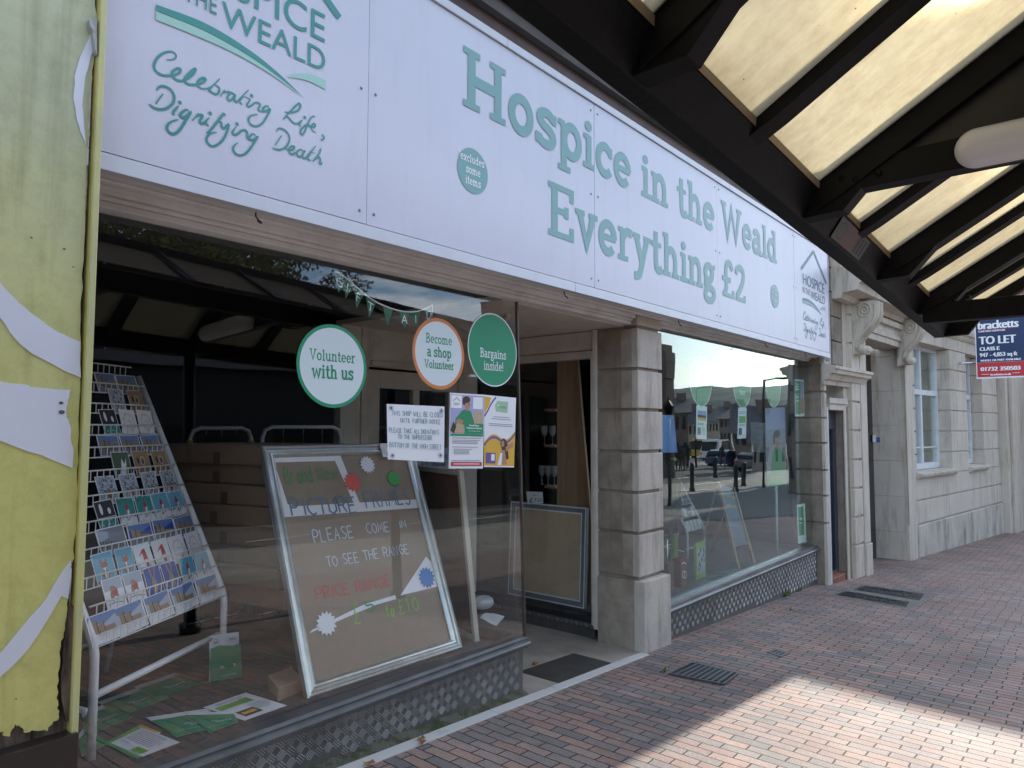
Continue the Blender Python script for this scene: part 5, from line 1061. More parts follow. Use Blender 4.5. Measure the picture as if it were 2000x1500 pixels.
o = MB(); q = [gp(*p) for p in ((1624, 1164), (1680, 1141), (1832, 1160), (1776, 1190))]; o.add([(p[0], p[1], gz(p[0])+.0025) for p in q], [(0, 1, 2, 3)]); struct(o.build('concrete_surround', mat('concrete', (.17, .155, .14), rough=.9, var=.2)))
# weeds
m_leafg = mat('weed_green', (.10, .16, .03), rough=.7, var=.3)
rw = random.Random(5)
for (px, py, n, s, lab) in ((1535, 1165, 26, .06, 'green weed tuft at the foot of the right tread plate panel'), (1562, 1155, 18, .05, 'small weed tuft near the right end of the tread plate'), (1635, 1132, 24, .06, 'weed tuft at the foot of the small grey door step'), (1935, 1037, 24, .13, 'bright green weed at the foot of the far stone wall'), (1298, 1312, 14, .035, 'mossy weed beside the iron grate'), (1545, 1192, 12, .03, 'flat weed growing between the bricks')):
    x, y = gp(px, py); b = MB()
    for k in range(n):
        a = rw.uniform(0, 6.28); r = s*rw.uniform(.4, 1.3); h = s*rw.uniform(.3, 1.1); bx, by = x+rw.uniform(-s, s)*1.2, y+rw.uniform(-s, s)*.3
        p0 = Vector((bx, by, gz(bx))); p2 = p0+Vector((math.cos(a)*r, math.sin(a)*r*.7, h)); p1 = (p0+p2)/2+Vector((0, 0, h*.3)); w = Vector((-math.sin(a), math.cos(a), 0))*s*.12
        b.add([p0-w*.4, p0+w*.4, p1+w, p1-w, p2], [(0, 1, 2, 3), (3, 2, 4)])
    tag(b.build('weed', m_leafg), lab, 'weed')
m_fall = mat('dead_leaf', (.32, .15, .04), rough=.7, var=.3)
for (px, py, s, lab) in ((721, 1497, .028, 'curled orange leaf at the bottom end of the marble strip'), (822, 1448, .022, 'brown leaf on the marble strip, upper of two'), (824, 1456, .022, 'orange leaf on the marble strip, lower of two'), (1045, 1300, .025, 'dry leaf on the porch tiles')):
    x, y = gp(px, py); b = MB(); z = gz(x)+.009; a = rw.uniform(0, 3)
    pts = [Vector((x, y, z))+Vector((math.cos(t+a)*s*(1.2 if k % 2 else .7), math.sin(t+a)*s*.8, .004+.012*(k % 3 == 0))) for k, t in enumerate([i*math.pi/4 for i in range(8)])]
    b.add(pts+[Vector((x, y, z+.002))], [(k, (k+1) % 8, 8) for k in range(8)]); tag(b.build('fallen_leaf', m_fall), lab, 'leaf')
# ================================================================== WINDOW STICKERS AND NOTICES
ring = lambda cx, cy, r, n=48: [(cx+r*math.cos(2*math.pi*k/n), cy+r*math.sin(2*math.pi*k/n)) for k in range(n)]
GS = .066/1.993
PW = lambda u, v, h: (u, -.0298+GS*(v-.325)-h, v)
GPL = Pl((0, -.0298-GS*.325, 0), (1, 0, 0), (0, GS, 1))
def gpt(px, py): a, c = GPL.uv(px, py); return GPL(a, c)
def wp(px, py, y=None):
    p = gpt(px, py) if y is None else at(px, py, 'y', y); return (p.x, p.z)
def circ(pxl, pxr, pyt, pyb, pyc):
    a = wp(pxl, pyc); b_ = wp(pxr, pyc+2); c = wp((pxl+pxr)/2, pyt); d = wp((pxl+pxr)/2, pyb); return ((a[0]+b_[0])/2, (c[1]+d[1])/2, ((b_[0]-a[0])+(c[1]-d[1]))/4)
cx, cy, r = circ(581, 714, 631, 799, 715)
b = MB(PW); b.disc(cx, cy, r, n=56); b.m = 1; b.disc(cx, cy, r*.915, n=56); b.m = 0
slabtext(b, 'Volunteer', cx, cy+.020, .052, w=.13, center=True); slabtext(b, 'with us', cx, cy-.060, .064, w=.16, center=True)
tag(b.build('window_sticker', [c_green, c_lblue]), 'round white sticker with green rim reading Volunteer with us', 'sticker')
cx, cy, r = circ(807, 905, 619, 763, 692)
b = MB(PW); b.disc(cx, cy, r, n=56); b.m = 1; b.disc(cx, cy, r*.90, n=56); b.m = 2
slabtext(b, 'Become', cx, cy+.052, .052, w=.13, center=True); slabtext(b, 'a shop', cx, cy-.020, .057, w=.155, center=True); slabtext(b, 'Volunteer', cx, cy-.082, .045, w=.13, center=True)
tag(b.build('window_sticker', [c_orange, c_lblue, c_green]), 'round white sticker with orange rim reading Become a shop Volunteer', 'sticker')
cx, cy, r = circ(915, 1008, 610, 757, 685)
b = MB(PW); b.m = 1; b.disc(cx, cy, r, n=56); b.m = 0; b.disc(cx, cy, r*.965, n=56); b.m = 1
slabtext(b, 'Bargains', cx, cy-.050, .054, w=.14, center=True); slabtext(b, 'inside!', cx, cy-.122, .054, w=.14, center=True)
tag(b.build('window_sticker', [c_green, c_lblue]), 'round solid green sticker reading Bargains inside!', 'sticker')
# bilinear sheet from four pixels on a plane
def qP(c, y=None, ax='y', lift=0.0008, pts=None):
    Q = pts or [at(p[0], p[1], ax, y) for p in c]      # 00, 10, 11, 01
    n = (Q[1]-Q[0]).cross(Q[3]-Q[0]).normalized()
    if n.dot(CAM-Q[0]) < 0: n = -n
    def P(u, v, h=0): return Q[0]*(1-u)*(1-v)+Q[1]*u*(1-v)+Q[2]*u*v+Q[3]*(1-u)*v+n*(lift+h)
    P.w = (Q[1]-Q[0]).length; P.hh = (Q[3]-Q[0]).length; return P
def lines(b, u0, u1, vs, t=.012, rag=.1, rnd=random.Random(2)):
    for v in vs: b.rect(u0, v, u1-rnd.uniform(0, rag), v+t)
# sheet of paper with a little body
def sheetb(b, P, nx=8, amp=.0): b.add([P(i/nx, j/nx, amp*math.sin(i*1.3+j*.9)) for j in range(nx+1) for i in range(nx+1)], [(j*(nx+1)+i, j*(nx+1)+i+1, (j+1)*(nx+1)+i+1, (j+1)*(nx+1)+i) for j in range(nx) for i in range(nx)])
c_hand = colm('green_blue_pen', (.10, .27, .33)); c_hand2 = colm('pen_dark', (.06, .09, .12))
P = qP(None, pts=[gpt(*q) for q in ((757, 897), (867, 903), (868, 794), (755, 789))]); b = MB(P); sheetb(b, P, 8, .0004); b.h = .0012; b.m = 1; rh = random.Random(4)
w = .0075
for t, u0, u1, v, c in (('THIS SHOP WILL BE CLOSED', .08, .97, .80, .085), ('UNTIL FURTHER NOTICE', .22, .93, .675, .08), ('PLEASE TAKE ALL DONATIONS', .03, .90, .49, .08), ('TO THE SUPERSTORE', .17, .78, .385, .075), ('BOTTOM OF THE HIGH STREET', .03, .94, .225, .085)): hand(b, t, u0, v, u1, c, w, rnd=rh)
b.m = 2
for (cx, cy) in ((.06, .93), (.93, .92), (.07, .07), (.92, .12)):
    for a in range(4): b.stroke([(cx-.04*math.cos(a*.785), cy-.045*math.sin(a*.785)), (cx+.04*math.cos(a*.785), cy+.045*math.sin(a*.785))], .008)
tag(b.build('closed_notice', [m_pw, c_hand, c_hand2]), 'white paper notice hand written This shop will be closed until further notice', 'notice')
# volunteer poster
skin = colm('skin', (.45, .24, .15)); hair = colm('brown_hair', (.05, .025, .015)); tee = colm('green_tshirt', (.02, .26, .11)); c_lilac = colm('lilac', (.38, .38, .6)); c_grey = colm('print_grey', (.28, .29, .32)); c_beige = colm('beige', (.5, .38, .25))
P = qP(None, pts=[gpt(*q) for q in ((876, 915), (943, 915), (946, 771), (879, 767))]); b = MB(P); sheetb(b, P, 8, .0004); b.h = .0012
PM = [m_pw, tee, skin, hair, c_lilac, c_green, c_grey, c_red, c_beige, c_greenL]
b.m = 4; b.rect(.02, .46, .98, .98); b.m = 0; b.rect(.03, .80, .33, .97); b.rect(.66, .80, .95, .96); b.m = 8; b.rect(.68, .55, .95, .76); b.m = 6
b.stroke([(.08, .89), (.18, .94), (.28, .89)], .012); lines(b, .10, .28, (.86, .84), .01, .02)
b.m = 1; b.poly([(.12, .50), (.16, .66), (.34, .77), (.48, .80), (.60, .76), (.70, .62), (.66, .46), (.2, .46)])
b.m = 2; b.disc(.49, .86, .085, .062); b.rect(.44, .77, .53, .83); b.disc(.28, .62, .1, .035); b.disc(.55, .55, .1, .04)
b.m = 3; b.disc(.46, .92, .11, .045); b.disc(.39, .89, .045, .045); b.disc(.525, .868, .008, .006); b.m = 8; b.poly([(.1, .46), (.2, .6), (.4, .58), (.45, .46)]); b.m = 3; b.poly([(.0+.02, .5), (.1, .62), (.18, .55), (.12, .46)])
b.m = 5; b.rect(.42, .46, .98, .60); b.rect(.02, .43, .98, .455); b.m = 0; b.text('Retail Shop', .56, .565, .84, cap=.022, bold=.003); b.text('Volunteers Needed', .48, .53, .93, cap=.022, bold=.003); b.text('Will training provided?'[:0] or 'Full training provided', .54, .495, .88, cap=.014)
b.m = 6; lines(b, .07, .92, (.40,), .008, 0); lines(b, .07, .9, (.37, .35, .33, .28), .007); lines(b, .12, .75, (.25, .23, .21, .19), .007, .3); lines(b, .07, .92, (.10,), .008); b.m = 7; b.rect(.05, .035, .95, .085); b.m = 0; lines(b, .12, .88, (.055,), .01, 0)
tag(b.build('poster', PM), 'volunteer poster with a curly haired youth in a green t-shirt and a red footer', 'poster')
P = qP(None, lift=.0002, pts=[gpt(*q) for q in ((945, 912), (1004, 913), (1008, 777), (946, 771))]); b = MB(P); sheetb(b, P, 8, .0004); b.h = .0012
def wave(f, n=16): return [(i/n, f(i/n)) for i in range(n+1)]
fw = lambda u: .28+.17*u+.07*math.sin(u*6.5)
b.m = 1; b.poly([(.0, .02), (.99, .02)]+list(reversed(wave(fw)))); b.m = 2; b.stroke(wave(lambda u: fw(u)+.02), .035); b.m = 1; b.stroke(wave(lambda u: fw(u)+.05), .022)
b.poly([(0, .74), (.14, .86), (.2, .97), (0, .98)]); b.m = 2; b.stroke([(0, .70), (.1, .78), (.2, .88), (.35, .98)], .03, smooth=True)
b.m = 3; b.poly([(.36, .78), (.72, .77), (.74, .93), (.40, .93), (.32, .87)]); b.m = 0; b.disc(.42, .87, .02, .012); b.m = 4; b.text('Labels', .46, .83, .68, cap=.045)
b.m = 5; lines(b, .28, .78, (.70,), .008, 0); lines(b, .22, .85, (.67,), .008, 0); lines(b, .14, .92, (.60, .575), .008, .03)
b.m = 6; b.disc(.62, .33, .10, .075); b.poly([(.5, .34), (.74, .34), (.8, .12), (.66, .1), (.6, .2)]); b.m = 7; b.disc(.59, .33, .05, .045); b.poly([(.45, .04), (.55, .24), (.66, .24), (.74, .04)]); b.poly([(.7, .22), (.95, .3), (.92, .36), (.68, .28)]); b.m = 0; b.poly([(.42, .03), (.52, .20), (.58, .2), (.56, .03)])
b.m = 2; b.rect(.05, .05, .36, .2); b.m = 0; b.rect(.22, .09, .33, .18)
tag(b.build('poster', [m_pw, c_yel, c_purple, colm('tag_mint', (.35, .55, .35)), c_green, c_grey, hair, skin]), 'yellow and purple waved poster with a long haired woman and a luggage label', 'poster')
# lower reversed duplicate seen behind notice
P = qP([(815, 940), (877, 940), (877, 875), (815, 872)], .9); b = MB(P); sheetb(b, P, 4); b.m = 1; b.h = .001
hand(b, 'TAKE ALL DONATIONS', .05, .68, .95, .12, .02, rnd=rh); hand(b, 'TO THE SUPERSTORE', .1, .45, .9, .12, .02, rnd=rh); hand(b, 'OF THE HIGH STREET', .05, .2, .95, .12, .02, rnd=rh)
tag(b.build('closed_notice', [mat('dim_paper', (.22, .26, .33), rough=.7), c_hand2]), 'second hand written notice hanging in the dim porch behind the frame', 'notice')  # white paper with the porch dimness put into its colour
# bunting
bt = thing('bunting', 'green pennant bunting spelling Gift Aid hung across the left window', 'bunting', at(750, 590, 'y', .07))
sp = catmull([wp(*p, .07) for p in ((655, 530), (672, 540), (697, 562), (735, 590), (780, 607), (815, 608), (845, 596))], 8)
b = MB(); b.tube([(p[0], .07, p[1]) for p in sp], .0042, 6); b.tube([(p[0], .07, p[1]) for p in (wp(845, 596, .07), wp(843, 622, .07))], .003, 5); b.build('ribbon', m_pw, bt)
m_pen = mat('pennant_green', (.03, .17, .10), rough=.7)
import bisect
for i, ch in enumerate('GIFT AID'):
    t = .12+i*.118; k = min(int(t*(len(sp)-1)), len(sp)-2); p = sp[k]; q = sp[k+1]; d = Vector((q[0]-p[0], q[1]-p[1])).normalized(); dn = Vector((d.y*.3, -1)).normalized()
    w2, hh_ = .036, .095; P = lambda u, v, h, p=p, d=d, dn=dn: (p[0]+d.x*u+dn.x*-v, .069-h, p[1]+d.y*u+dn.y*-v)
    b = MB(P); b.poly([(-w2, 0), (w2, 0), (0, -hh_)]); b.m = 1; b.h = .001
    if ch != ' ': b.text(ch, -.0, -.062, None, cap=.046, center=True)
    b.build('pennant', [m_pen, m_pw], bt)
# ================================================================== CARD RACK
RO = Vector((1.093, .307, .3)); U_ = Vector((math.cos(rad(30)), math.sin(rad(30)), 0)); B_ = Vector((-.5, .866, 0)); WR = .84
RT = lambda u, d, z: RO+U_*u+B_*d+Vector((0, 0, z))
def rack(name, lab, RT, WR, HB, TD, TH, NT, gauge=.011, nv=22, rail=.015):
    rk = thing(name, lab, 'card rack', RT(WR/2, .2, 0))
    for u, nm in ((0, 'left'), (WR, 'right')):
        b = MB(); uo = u+(.010 if u else -.010); b.tube([RT(uo, -.02, 0), RT(uo, -.02, HB-.03), RT(uo, -.012, HB+.02), RT(uo, TD-.035, TH)], rail, 8); b.build('side_rail', m_rackw, rk)
        b = MB(); b.tube([RT(u, TD*.75, TH*.62), RT(u, .62*TH/1.5, .0)], rail*.8, 6); b.build('rear_leg', m_rackw, rk)
    b = MB(); b.tube([RT(0, .0, .22*TH/1.5), RT(WR, .0, .22*TH/1.5)], rail*.9, 6); b.tube([RT(0, .02, .17*TH/1.5), RT(WR*.1, .55*TH/1.5, .2*TH/1.5), RT(WR*.9, .55*TH/1.5, .2*TH/1.5)], rail*.7, 6); b.build('stretcher', m_rackw, rk)
    for k in range(NT+1):
        t = k/NT; d0, z0 = TD*t, HB+(TH-HB)*t
        b = MB(); g = gauge*.28; hh_ = (TH-HB)/NT*.50; f = .03 if k < NT else 0
        b.tube([RT(0, d0-f, z0+.004), RT(WR, d0-f, z0+.004)], g, 5); b.tube([RT(0, d0-f-.0, z0+hh_), RT(WR, d0-f, z0+hh_)], g*1.25, 5)
        b.tube([RT(0, d0, z0), RT(0, d0-f, z0+.004)], g, 4); b.tube([RT(WR, d0, z0), RT(WR, d0-f, z0+.004)], g, 4)
        for i in range(1, nv): b.tube([RT(WR*i/nv, d0-f, z0+.004), RT(WR*i/nv, d0-f, z0+hh_)], g*.8, 4, cap=False)
        for i in (0, .5, 1): b.tube([RT(WR*i, d0-f, z0+.004), RT(WR*i, d0+.01, z0)], g, 4)
        b.build('wire_tier', m_rackw, rk)
    return rk
rack('greeting_card_rack', 'tall white wire rack sloping back and full of greeting cards', RT, WR, .41, .54, 1.51, 11, rail=.0175)
CM = [m_pw, colm('card_blue', (.12, .22, .45)), colm('card_deep_blue', (.015, .05, .36)), colm('card_sky', (.14, .42, .58)), colm('card_sand', (.32, .22, .13)), colm('card_leaf', (.06, .12, .06)), c_red, colm('card_kraft', (.34, .21, .10)), c_ink, colm('card_grey', (.22, .24, .30)), colm('card_teal', (.03, .30, .27)), colm('card_mist', (.42, .47, .58)), colm('card_rust', (.45, .13, .06))]
def card(kind):
    wd, hg = {'castle': (.165, .115), 'dusk': (.135, .10), 'bluecastle': (.15, .105), 'street': (.165, .115)}.get(kind, (.108, .125))
    P = lambda u, v, h=0: (u*wd, -.0012-h, v*hg)
    b = MB(P); b.box(-wd/2, wd/2, -.001, .001, 0, hg); rc = random.Random(kind)
    R = lambda *a: b.rect(*a)
    e = .04
    def clump(cx, cy, rx, ry, n, mi, s=.03):
        b.m = mi
        for _ in range(n):
            a = rc.uniform(0, 6.28); r = rc.random()**.5; x, y = cx+rx*r*math.cos(a), cy+ry*r*math.sin(a); t = rc.uniform(0, 3)
            b.poly([(x-s*math.cos(t), y-s*math.sin(t)), (x+s*.3*math.sin(t), y-s*.3*math.cos(t)), (x+s*math.cos(t), y+s*math.sin(t)), (x-s*.3*math.sin(t), y+s*.3*math.cos(t))])
    if kind in ('castle', 'dusk', 'bluecastle'):
        b.m = {'castle': 11, 'dusk': 9, 'bluecastle': 2}[kind]; R(-.5+e, .03, .5-e, .97); b.m = {'castle': 1, 'dusk': 1, 'bluecastle': 1}[kind]; b.poly([(-.46, .75), (0, .6), (.46, .85), (.46, .97), (-.46, .97)])
        b.m = 4; R(-.36, .30, -.20, .80); R(-.12, .30, .02, .72); R(-.2, .30, -.12, .62); R(.02, .3, .36, .52)
        b.m = 8; R(-.22, .30, -.19, .80); R(-.0, .30, .02, .72); b.disc(-.16, .36, .025, .06, 10)
        b.m = 0 if kind == 'castle' else 9; b.poly([(-.46, .03), (.46, .03), (.46, .34), (.1, .30), (-.46, .38)]); clump(.1, .2, .35, .1, 12, 8, .018); clump(-.1, .14, .3, .08, 4, 6, .02)
    elif kind == 'robin':
        b.m = 11; R(-.45, .6, .45, .97); b.m = 4; b.disc(-.02, .42, .20, .22, 20); b.m = 6; b.disc(.03, .55, .15, .14, 16); b.m = 4; b.disc(-.05, .66, .13, .09, 14); b.m = 0; b.disc(.02, .28, .14, .11, 14); b.m = 8; b.disc(.03, .66, .02, .018, 8); b.stroke([(-.4, .18), (0, .2), (.4, .12)], .02)
    elif kind == 'hare':
        b.m = 2; R(-.47, .03, .47, .97); b.m = 4; b.poly([(-.2, .95), (-.06, .45), (.02, .5), (-.1, .95)]); b.poly([(.22, .95), (.06, .45), (.0, .5), (.12, .95)]); b.disc(.0, .32, .15, .26, 18); clump(0, .5, .42, .45, 14, 0, .012)
    elif kind in ('penguin', 'greenpenguin'):
        b.m = 3 if kind == 'penguin' else 10; R(-.47, .03, .47, .97)
        if kind == 'greenpenguin': clump(0, .85, .45, .1, 20, 5, .06)
        b.m = 0; b.poly([(-.47, .03), (.47, .03), (.47, .25), (0, .34), (-.47, .22)]); b.disc(.02, .36, .13, .26, 18); b.m = 9; b.disc(-.04, .38, .1, .25, 16); b.m = 0; b.disc(.06, .36, .07, .2, 14); b.m = 6; b.disc(.02, .6, .1, .07, 12); b.poly([(-.06, .64), (.1, .64), (.0, .82)]); R(.1, .2, .14, .46)
    elif kind == 'fox':
        b.m = 3; R(-.47, .03, .47, .97); b.m = 12; b.poly([(-.18, .85), (-.12, .55), (.12, .55), (.2, .85), (.06, .68), (-.06, .68)]); b.poly([(-.2, .6), (.2, .6), (0, .38)]); b.disc(0, .25, .15, .2, 16); b.m = 0; b.poly([(-.09, .5), (.09, .5), (0, .36)]); b.disc(0, .25, .07, .15, 12)
    elif kind == 'gnome':
        b.m = 6; b.poly([(-.05, .35), (.22, .35), (.16, .8), (.02, .78), (-.3, .55), (-.02, .66)]); R(-.0, .1, .18, .34); b.m = 0; b.disc(.08, .36, .14, .05, 12); b.m = 11; b.poly([(-.47, .03), (.47, .03), (.47, .12), (-.47, .2)])
    elif kind == 'wreath':
        for k in range(40):
            a = k*.157*1.0; clump(.0+.3*math.cos(a), .5+.33*math.sin(a), .06, .06, 2, 6 if k % 3 else 12, .03)
        b.m = 8; b.stroke([(-.14, .48), (-.05, .54), (.05, .47), (.14, .52)], .012)
    elif kind == 'leafy':
        b.m = 11; R(-.46, .03, .46, .97)
        for k in range(70):
            a = k*.37; r = .12+.3*((k*.618) % 1); x, y = r*math.cos(a), .55+r*math.sin(a)*.9; b.m = 5 if k % 3 else 0; b.poly([(x, y), (x+.035*math.sin(a), y-.03*math.cos(a)), (x+.13*math.cos(a), y+.12*math.sin(a)), (x-.035*math.sin(a), y+.03*math.cos(a))])
        b.m = 12; b.disc(.02, .28, .1, .18, 14); b.m = 4; b.disc(.02, .45, .07, .07, 12)
    elif kind == 'kraft':
        b.m = 7; R(-.48, .02, .48, .98); b.m = 8; b.disc(-.22, .62, .07, .13, 12); b.disc(.05, .55, .05, .12, 12); b.m = 4; b.disc(.1, .3, .1, .2, 12); b.m = 0; b.stroke(ell(.05, .6, .13, .16), .02)
    elif kind == 'night':
        b.m = 8; R(-.47, .4, .47, .97); b.m = 0; b.disc(-.2, .7, .08, .2, 12); b.disc(.2, .6, .08, .12, 12); b.m = 10; R(-.47, .03, .47, .38); b.m = 0; clump(.0, .2, .4, .12, 10, 0, .04)
    elif kind == 'dove':
        b.m = 5; R(-.47, .03, .47, .97); clump(0, .5, .42, .42, 26, 4, .012); b.m = 0; b.poly([(-.25, .1), (.1, .1), (.2, .35), (.28, .75), (.12, .5), (.02, .75), (-.08, .4)])
    elif kind == 'street':
        b.m = 9; R(-.46, .04, .46, .96); b.m = 11; b.poly([(-.46, .5), (-.1, .62), (-.1, .85), (-.46, .96)]); b.m = 8
        for k in range(10): R(-.44+k*.09, .2, -.41+k*.09, .55-.02*k)
        clump(.2, .2, .2, .12, 12, 0, .02)
    o = b.build('greeting_card', CM); bpy.context.scene.collection.objects.unlink(o); return o, wd
DESC = {'castle': 'snowy castle card', 'dusk': 'dusky castle card', 'bluecastle': 'castle under blue sky card', 'robin': 'robin card', 'hare': 'deep blue hare card', 'penguin': 'sky blue penguin card', 'greenpenguin': 'green penguin card', 'fox': 'fox card', 'gnome': 'red gnome card', 'wreath': 'red berry wreath card', 'leafy': 'card of a figure under leaves', 'kraft': 'brown kraft nativity card', 'night': 'black and teal night card', 'dove': 'green card with a white dove', 'street': 'grey high street photograph card'}
TIERS = [['castle', 'castle', 'castle', 'castle', 'castle'], ['robin', 'robin', 'hare', 'hare', 'penguin', 'penguin'], ['fox', 'fox', 'gnome', 'gnome', 'wreath', 'wreath'], ['street', 'bluecastle', 'bluecastle', 'dusk'], ['night', 'greenpenguin', 'greenpenguin', 'penguin', 'penguin'], ['leafy', 'leafy', 'leafy', 'leafy'], ['dove', 'kraft', 'kraft'], ['dusk', 'dusk', 'dusk'], ['night', 'wreath', 'wreath'], ['leafy', 'kraft'], ['dusk', 'dusk']]
ORD = ['bottom', 'second', 'third', 'fourth', 'fifth', 'sixth', 'seventh', 'eighth', 'ninth', 'tenth', 'top']
protos = {}; rc2 = random.Random(9)
for k, row in enumerate(TIERS):
    t = k/11; u = WR-.02
    for j in range(len(row)-1, -1, -1):
        kind = row[j]
        if kind not in protos: protos[kind] = card(kind); first = True
        else: first = False
        po, wd = protos[kind]
        o = po if first else po.copy()
        SC.collection.objects.link(o)
        gap = .012+(.02 if kind in ('kraft', 'leafy') else 0)
        if u-wd < -.03: wd = max(.08, u+.0)
        uc = u-po.dimensions.x/2 if False else u-wd/2; u -= wd+gap
        d0, z0 = .54*t-.022, .41+1.10*t+.006
        o.location = RT(uc, d0, z0); o.rotation_euler = (-rad(19+rc2.uniform(-2, 2)), rad(rc2.uniform(-3, 3)), rad(30+rc2.uniform(-3, 3)))
        n_ = len(row)-j; same = [q for q in range(len(row)) if row[q] == kind]; pos = '' if len(same) == 1 else (', %s from the right' % ['first', 'second', 'third', 'fourth', 'fifth', 'sixth'][n_-1])
        tag(o, '%s, %s tier of the tall rack%s' % (DESC[kind], ORD[k], pos), 'card', 'greeting cards in the wire rack')
# ================================================================== LEFT WINDOW DISPLAY
ZF = .3
# big picture frame used as a sign
BL, BR = at(600, 1366, 'z', ZF+.002), at(903, 1266, 'z', ZF+.002)
wv = (BR-BL).normalized(); nv_ = Vector((-wv.y, wv.x, 0)); up = nv_*.458+Vector((0, 0, 1.152)); FH = up.length; FW = (BR-BL).length
FP_ = Pl(BL, wv, up)
pf_ = thing('picture_frame_sign', 'big silver frame leaning in the left window around a hand lettered brown board', 'picture frame', BL)
mw = .062
prof = [(0, -.028), (.0, .006), (.008, .014), (.018, .012), (.024, .004), (.036, .002), (.042, .008), (.050, .008), (mw, -.004), (mw, -.02), (0, -.028)]
def moulding(PP, Wd, Hd, prof, mt, par, name='moulding'):
    cor = [(0, 0), (Wd, 0), (Wd, Hd), (0, Hd)]; dirs = [(1, 1), (-1, 1), (-1, -1), (1, -1)]
    b = MB(); vs = []
    for (cx, cy), (sx, sy) in zip(cor, dirs): vs += [PP(cx+sx*a, cy+sy*a, h) for a, h in prof[:-1]]
    n = len(prof)-1
    b.add(vs, [(i*n+j, ((i+1) % 4)*n+j, ((i+1) % 4)*n+(j+1) % n, i*n+(j+1) % n) for i in range(4) for j in range(n)]); return b.build(name, mt, par)
moulding(FP_, FW, FH, prof, m_silver, pf_)
b = MB(); b.prism([(mw-.01, mw-.01), (FW-mw+.01, mw-.01), (FW-mw+.01, FH-mw+.01), (mw-.01, FH-mw+.01)], lambda p, q: FP_(p, q, -.012), lambda p, q: FP_(p, q, -.018)); b.build('brown_board', c_kraft, pf_)
fq = lambda px, py: FP_.uv(px, py, -.011)
b = MB(lambda u, v, h: FP_(u, v, -.0115+h))
for q in (((533, 893), (660, 890), (655, 900), (537, 903)), ((533, 893), (538, 903), (555, 1007), (553, 1012)), ((536, 903), (562, 985), (556, 1010), (552, 1008)), ((650, 890), (665, 890), (708, 995), (697, 996)), ((555, 990), (815, 975), (816, 992), (555, 1010)), ((832, 1087), (850, 1105), (856, 1145), (782, 1163)), ((610, 1230), (712, 1180), (772, 1162), (774, 1170), (735, 1181), (604, 1237)), ((555, 985), (570, 985), (560, 1009), (553, 1009))):
    b.poly([fq(*p) for p in q])
b.build('white_tape', m_pw, pf_)
def bh(txt, p0, p1, top, w, mt, name='writing', rnd=random.Random(8)):
    a = fq(*p0); c = fq(*p1); t = fq(*top); b = MB(lambda u, v, h: FP_(u, v, -.0095+h)); hand(b, txt, a[0], a[1], c[0], t[1]-a[1], w, dv=c[1]-a[1], rnd=rnd); return b.build(name, mt, pf_)
p_green = colm('paint_pen_green', (.09, .33, .12)); p_lime = colm('paint_pen_lime', (.28, .55, .08)); p_blue = colm('paint_pen_blue', (.15, .24, .33)); p_white = colm('paint_pen_white', (.6, .65, .72)); p_red = colm('paint_pen_red', (.55, .12, .09))
bh('Brand', (559, 945), (615, 940), (559, 912), .007, p_green); bh('New', (622, 938), (662, 936), (622, 912), .007, p_green)
bh('PICTURE', (571, 1008), (702, 1000), (566, 976), .010, p_blue); bh('FRAMES', (716, 992), (806, 984), (714, 960), .009, p_blue)
bh('PLEASE', (614, 1060), (694, 1049), (610, 1036), .007, p_white); bh('COME', (718, 1042), (763, 1038), (716, 1023), .006, p_white); bh('IN', (780, 1032), (798, 1029), (779, 1018), .006, p_white)
bh('TO SEE THE RANGE', (640, 1108), (801, 1080), (636, 1088), .006, p_white)
bh('PRICE RANGE', (620, 1172), (766, 1143), (616, 1150), .008, p_red)
bh('£', (694, 1218), (710, 1222), (693, 1180), .007, p_lime); bh('5', (718, 1196), (738, 1194), (716, 1174), .009, p_green); bh('to', (756, 1204), (774, 1204), (755, 1178), .008, p_lime); bh('£10', (780, 1198), (822, 1190), (779, 1172), .006, p_lime)
def star(px, py, r, mt, lab, rot=0):
    c = fq(px, py); b = MB(lambda u, v, h: FP_(u, v, -.006+h)); pts = []
    for k in range(28): a = 2*math.pi*k/28+rot; rr_ = r if k % 2 == 0 else r*.74; pts.append((c[0]+rr_*math.cos(a), c[1]+rr_*math.sin(a)*1.02))
    b.prism(pts, lambda p, q: FP_(p, q, -.0095), lambda p, q: FP_(p, q, -.0065)); b.P = None; b.build('star_label', mt, pf_, label=lab)
star(717, 908, .054, m_pw, 'white star at the top'); star(688, 942, .056, colm('star_coral', (.75, .12, .10)), 'coral red star'); star(768, 935, .050, colm('star_green', (.05, .38, .08)), 'green star'); star(833, 1128, .060, colm('star_blue', (.04, .22, .55)), 'blue star on the white paper'); star(637, 1218, .060, m_pw, 'white star at the lower left')
# price tag behind the notice on the frame
P = qP([(748, 893), (775, 893), (775, 866), (742, 867)], None, pts=[FP_(*FP_.uv(x, y, .018), .018) for x, y in ((748, 893), (775, 893), (775, 866), (741, 866))]); b = MB(P); b.rect(0, 0, 1, 1); b.m = 1; b.text('£', .3, .1, .6, cap=.42); b.text('Now', .4, .72, .75, cap=.15)
tag(b.build('price_tag', [m_pw, c_ink]), 'white price tag tucked on the top edge of the big silver frame', 'price tag')
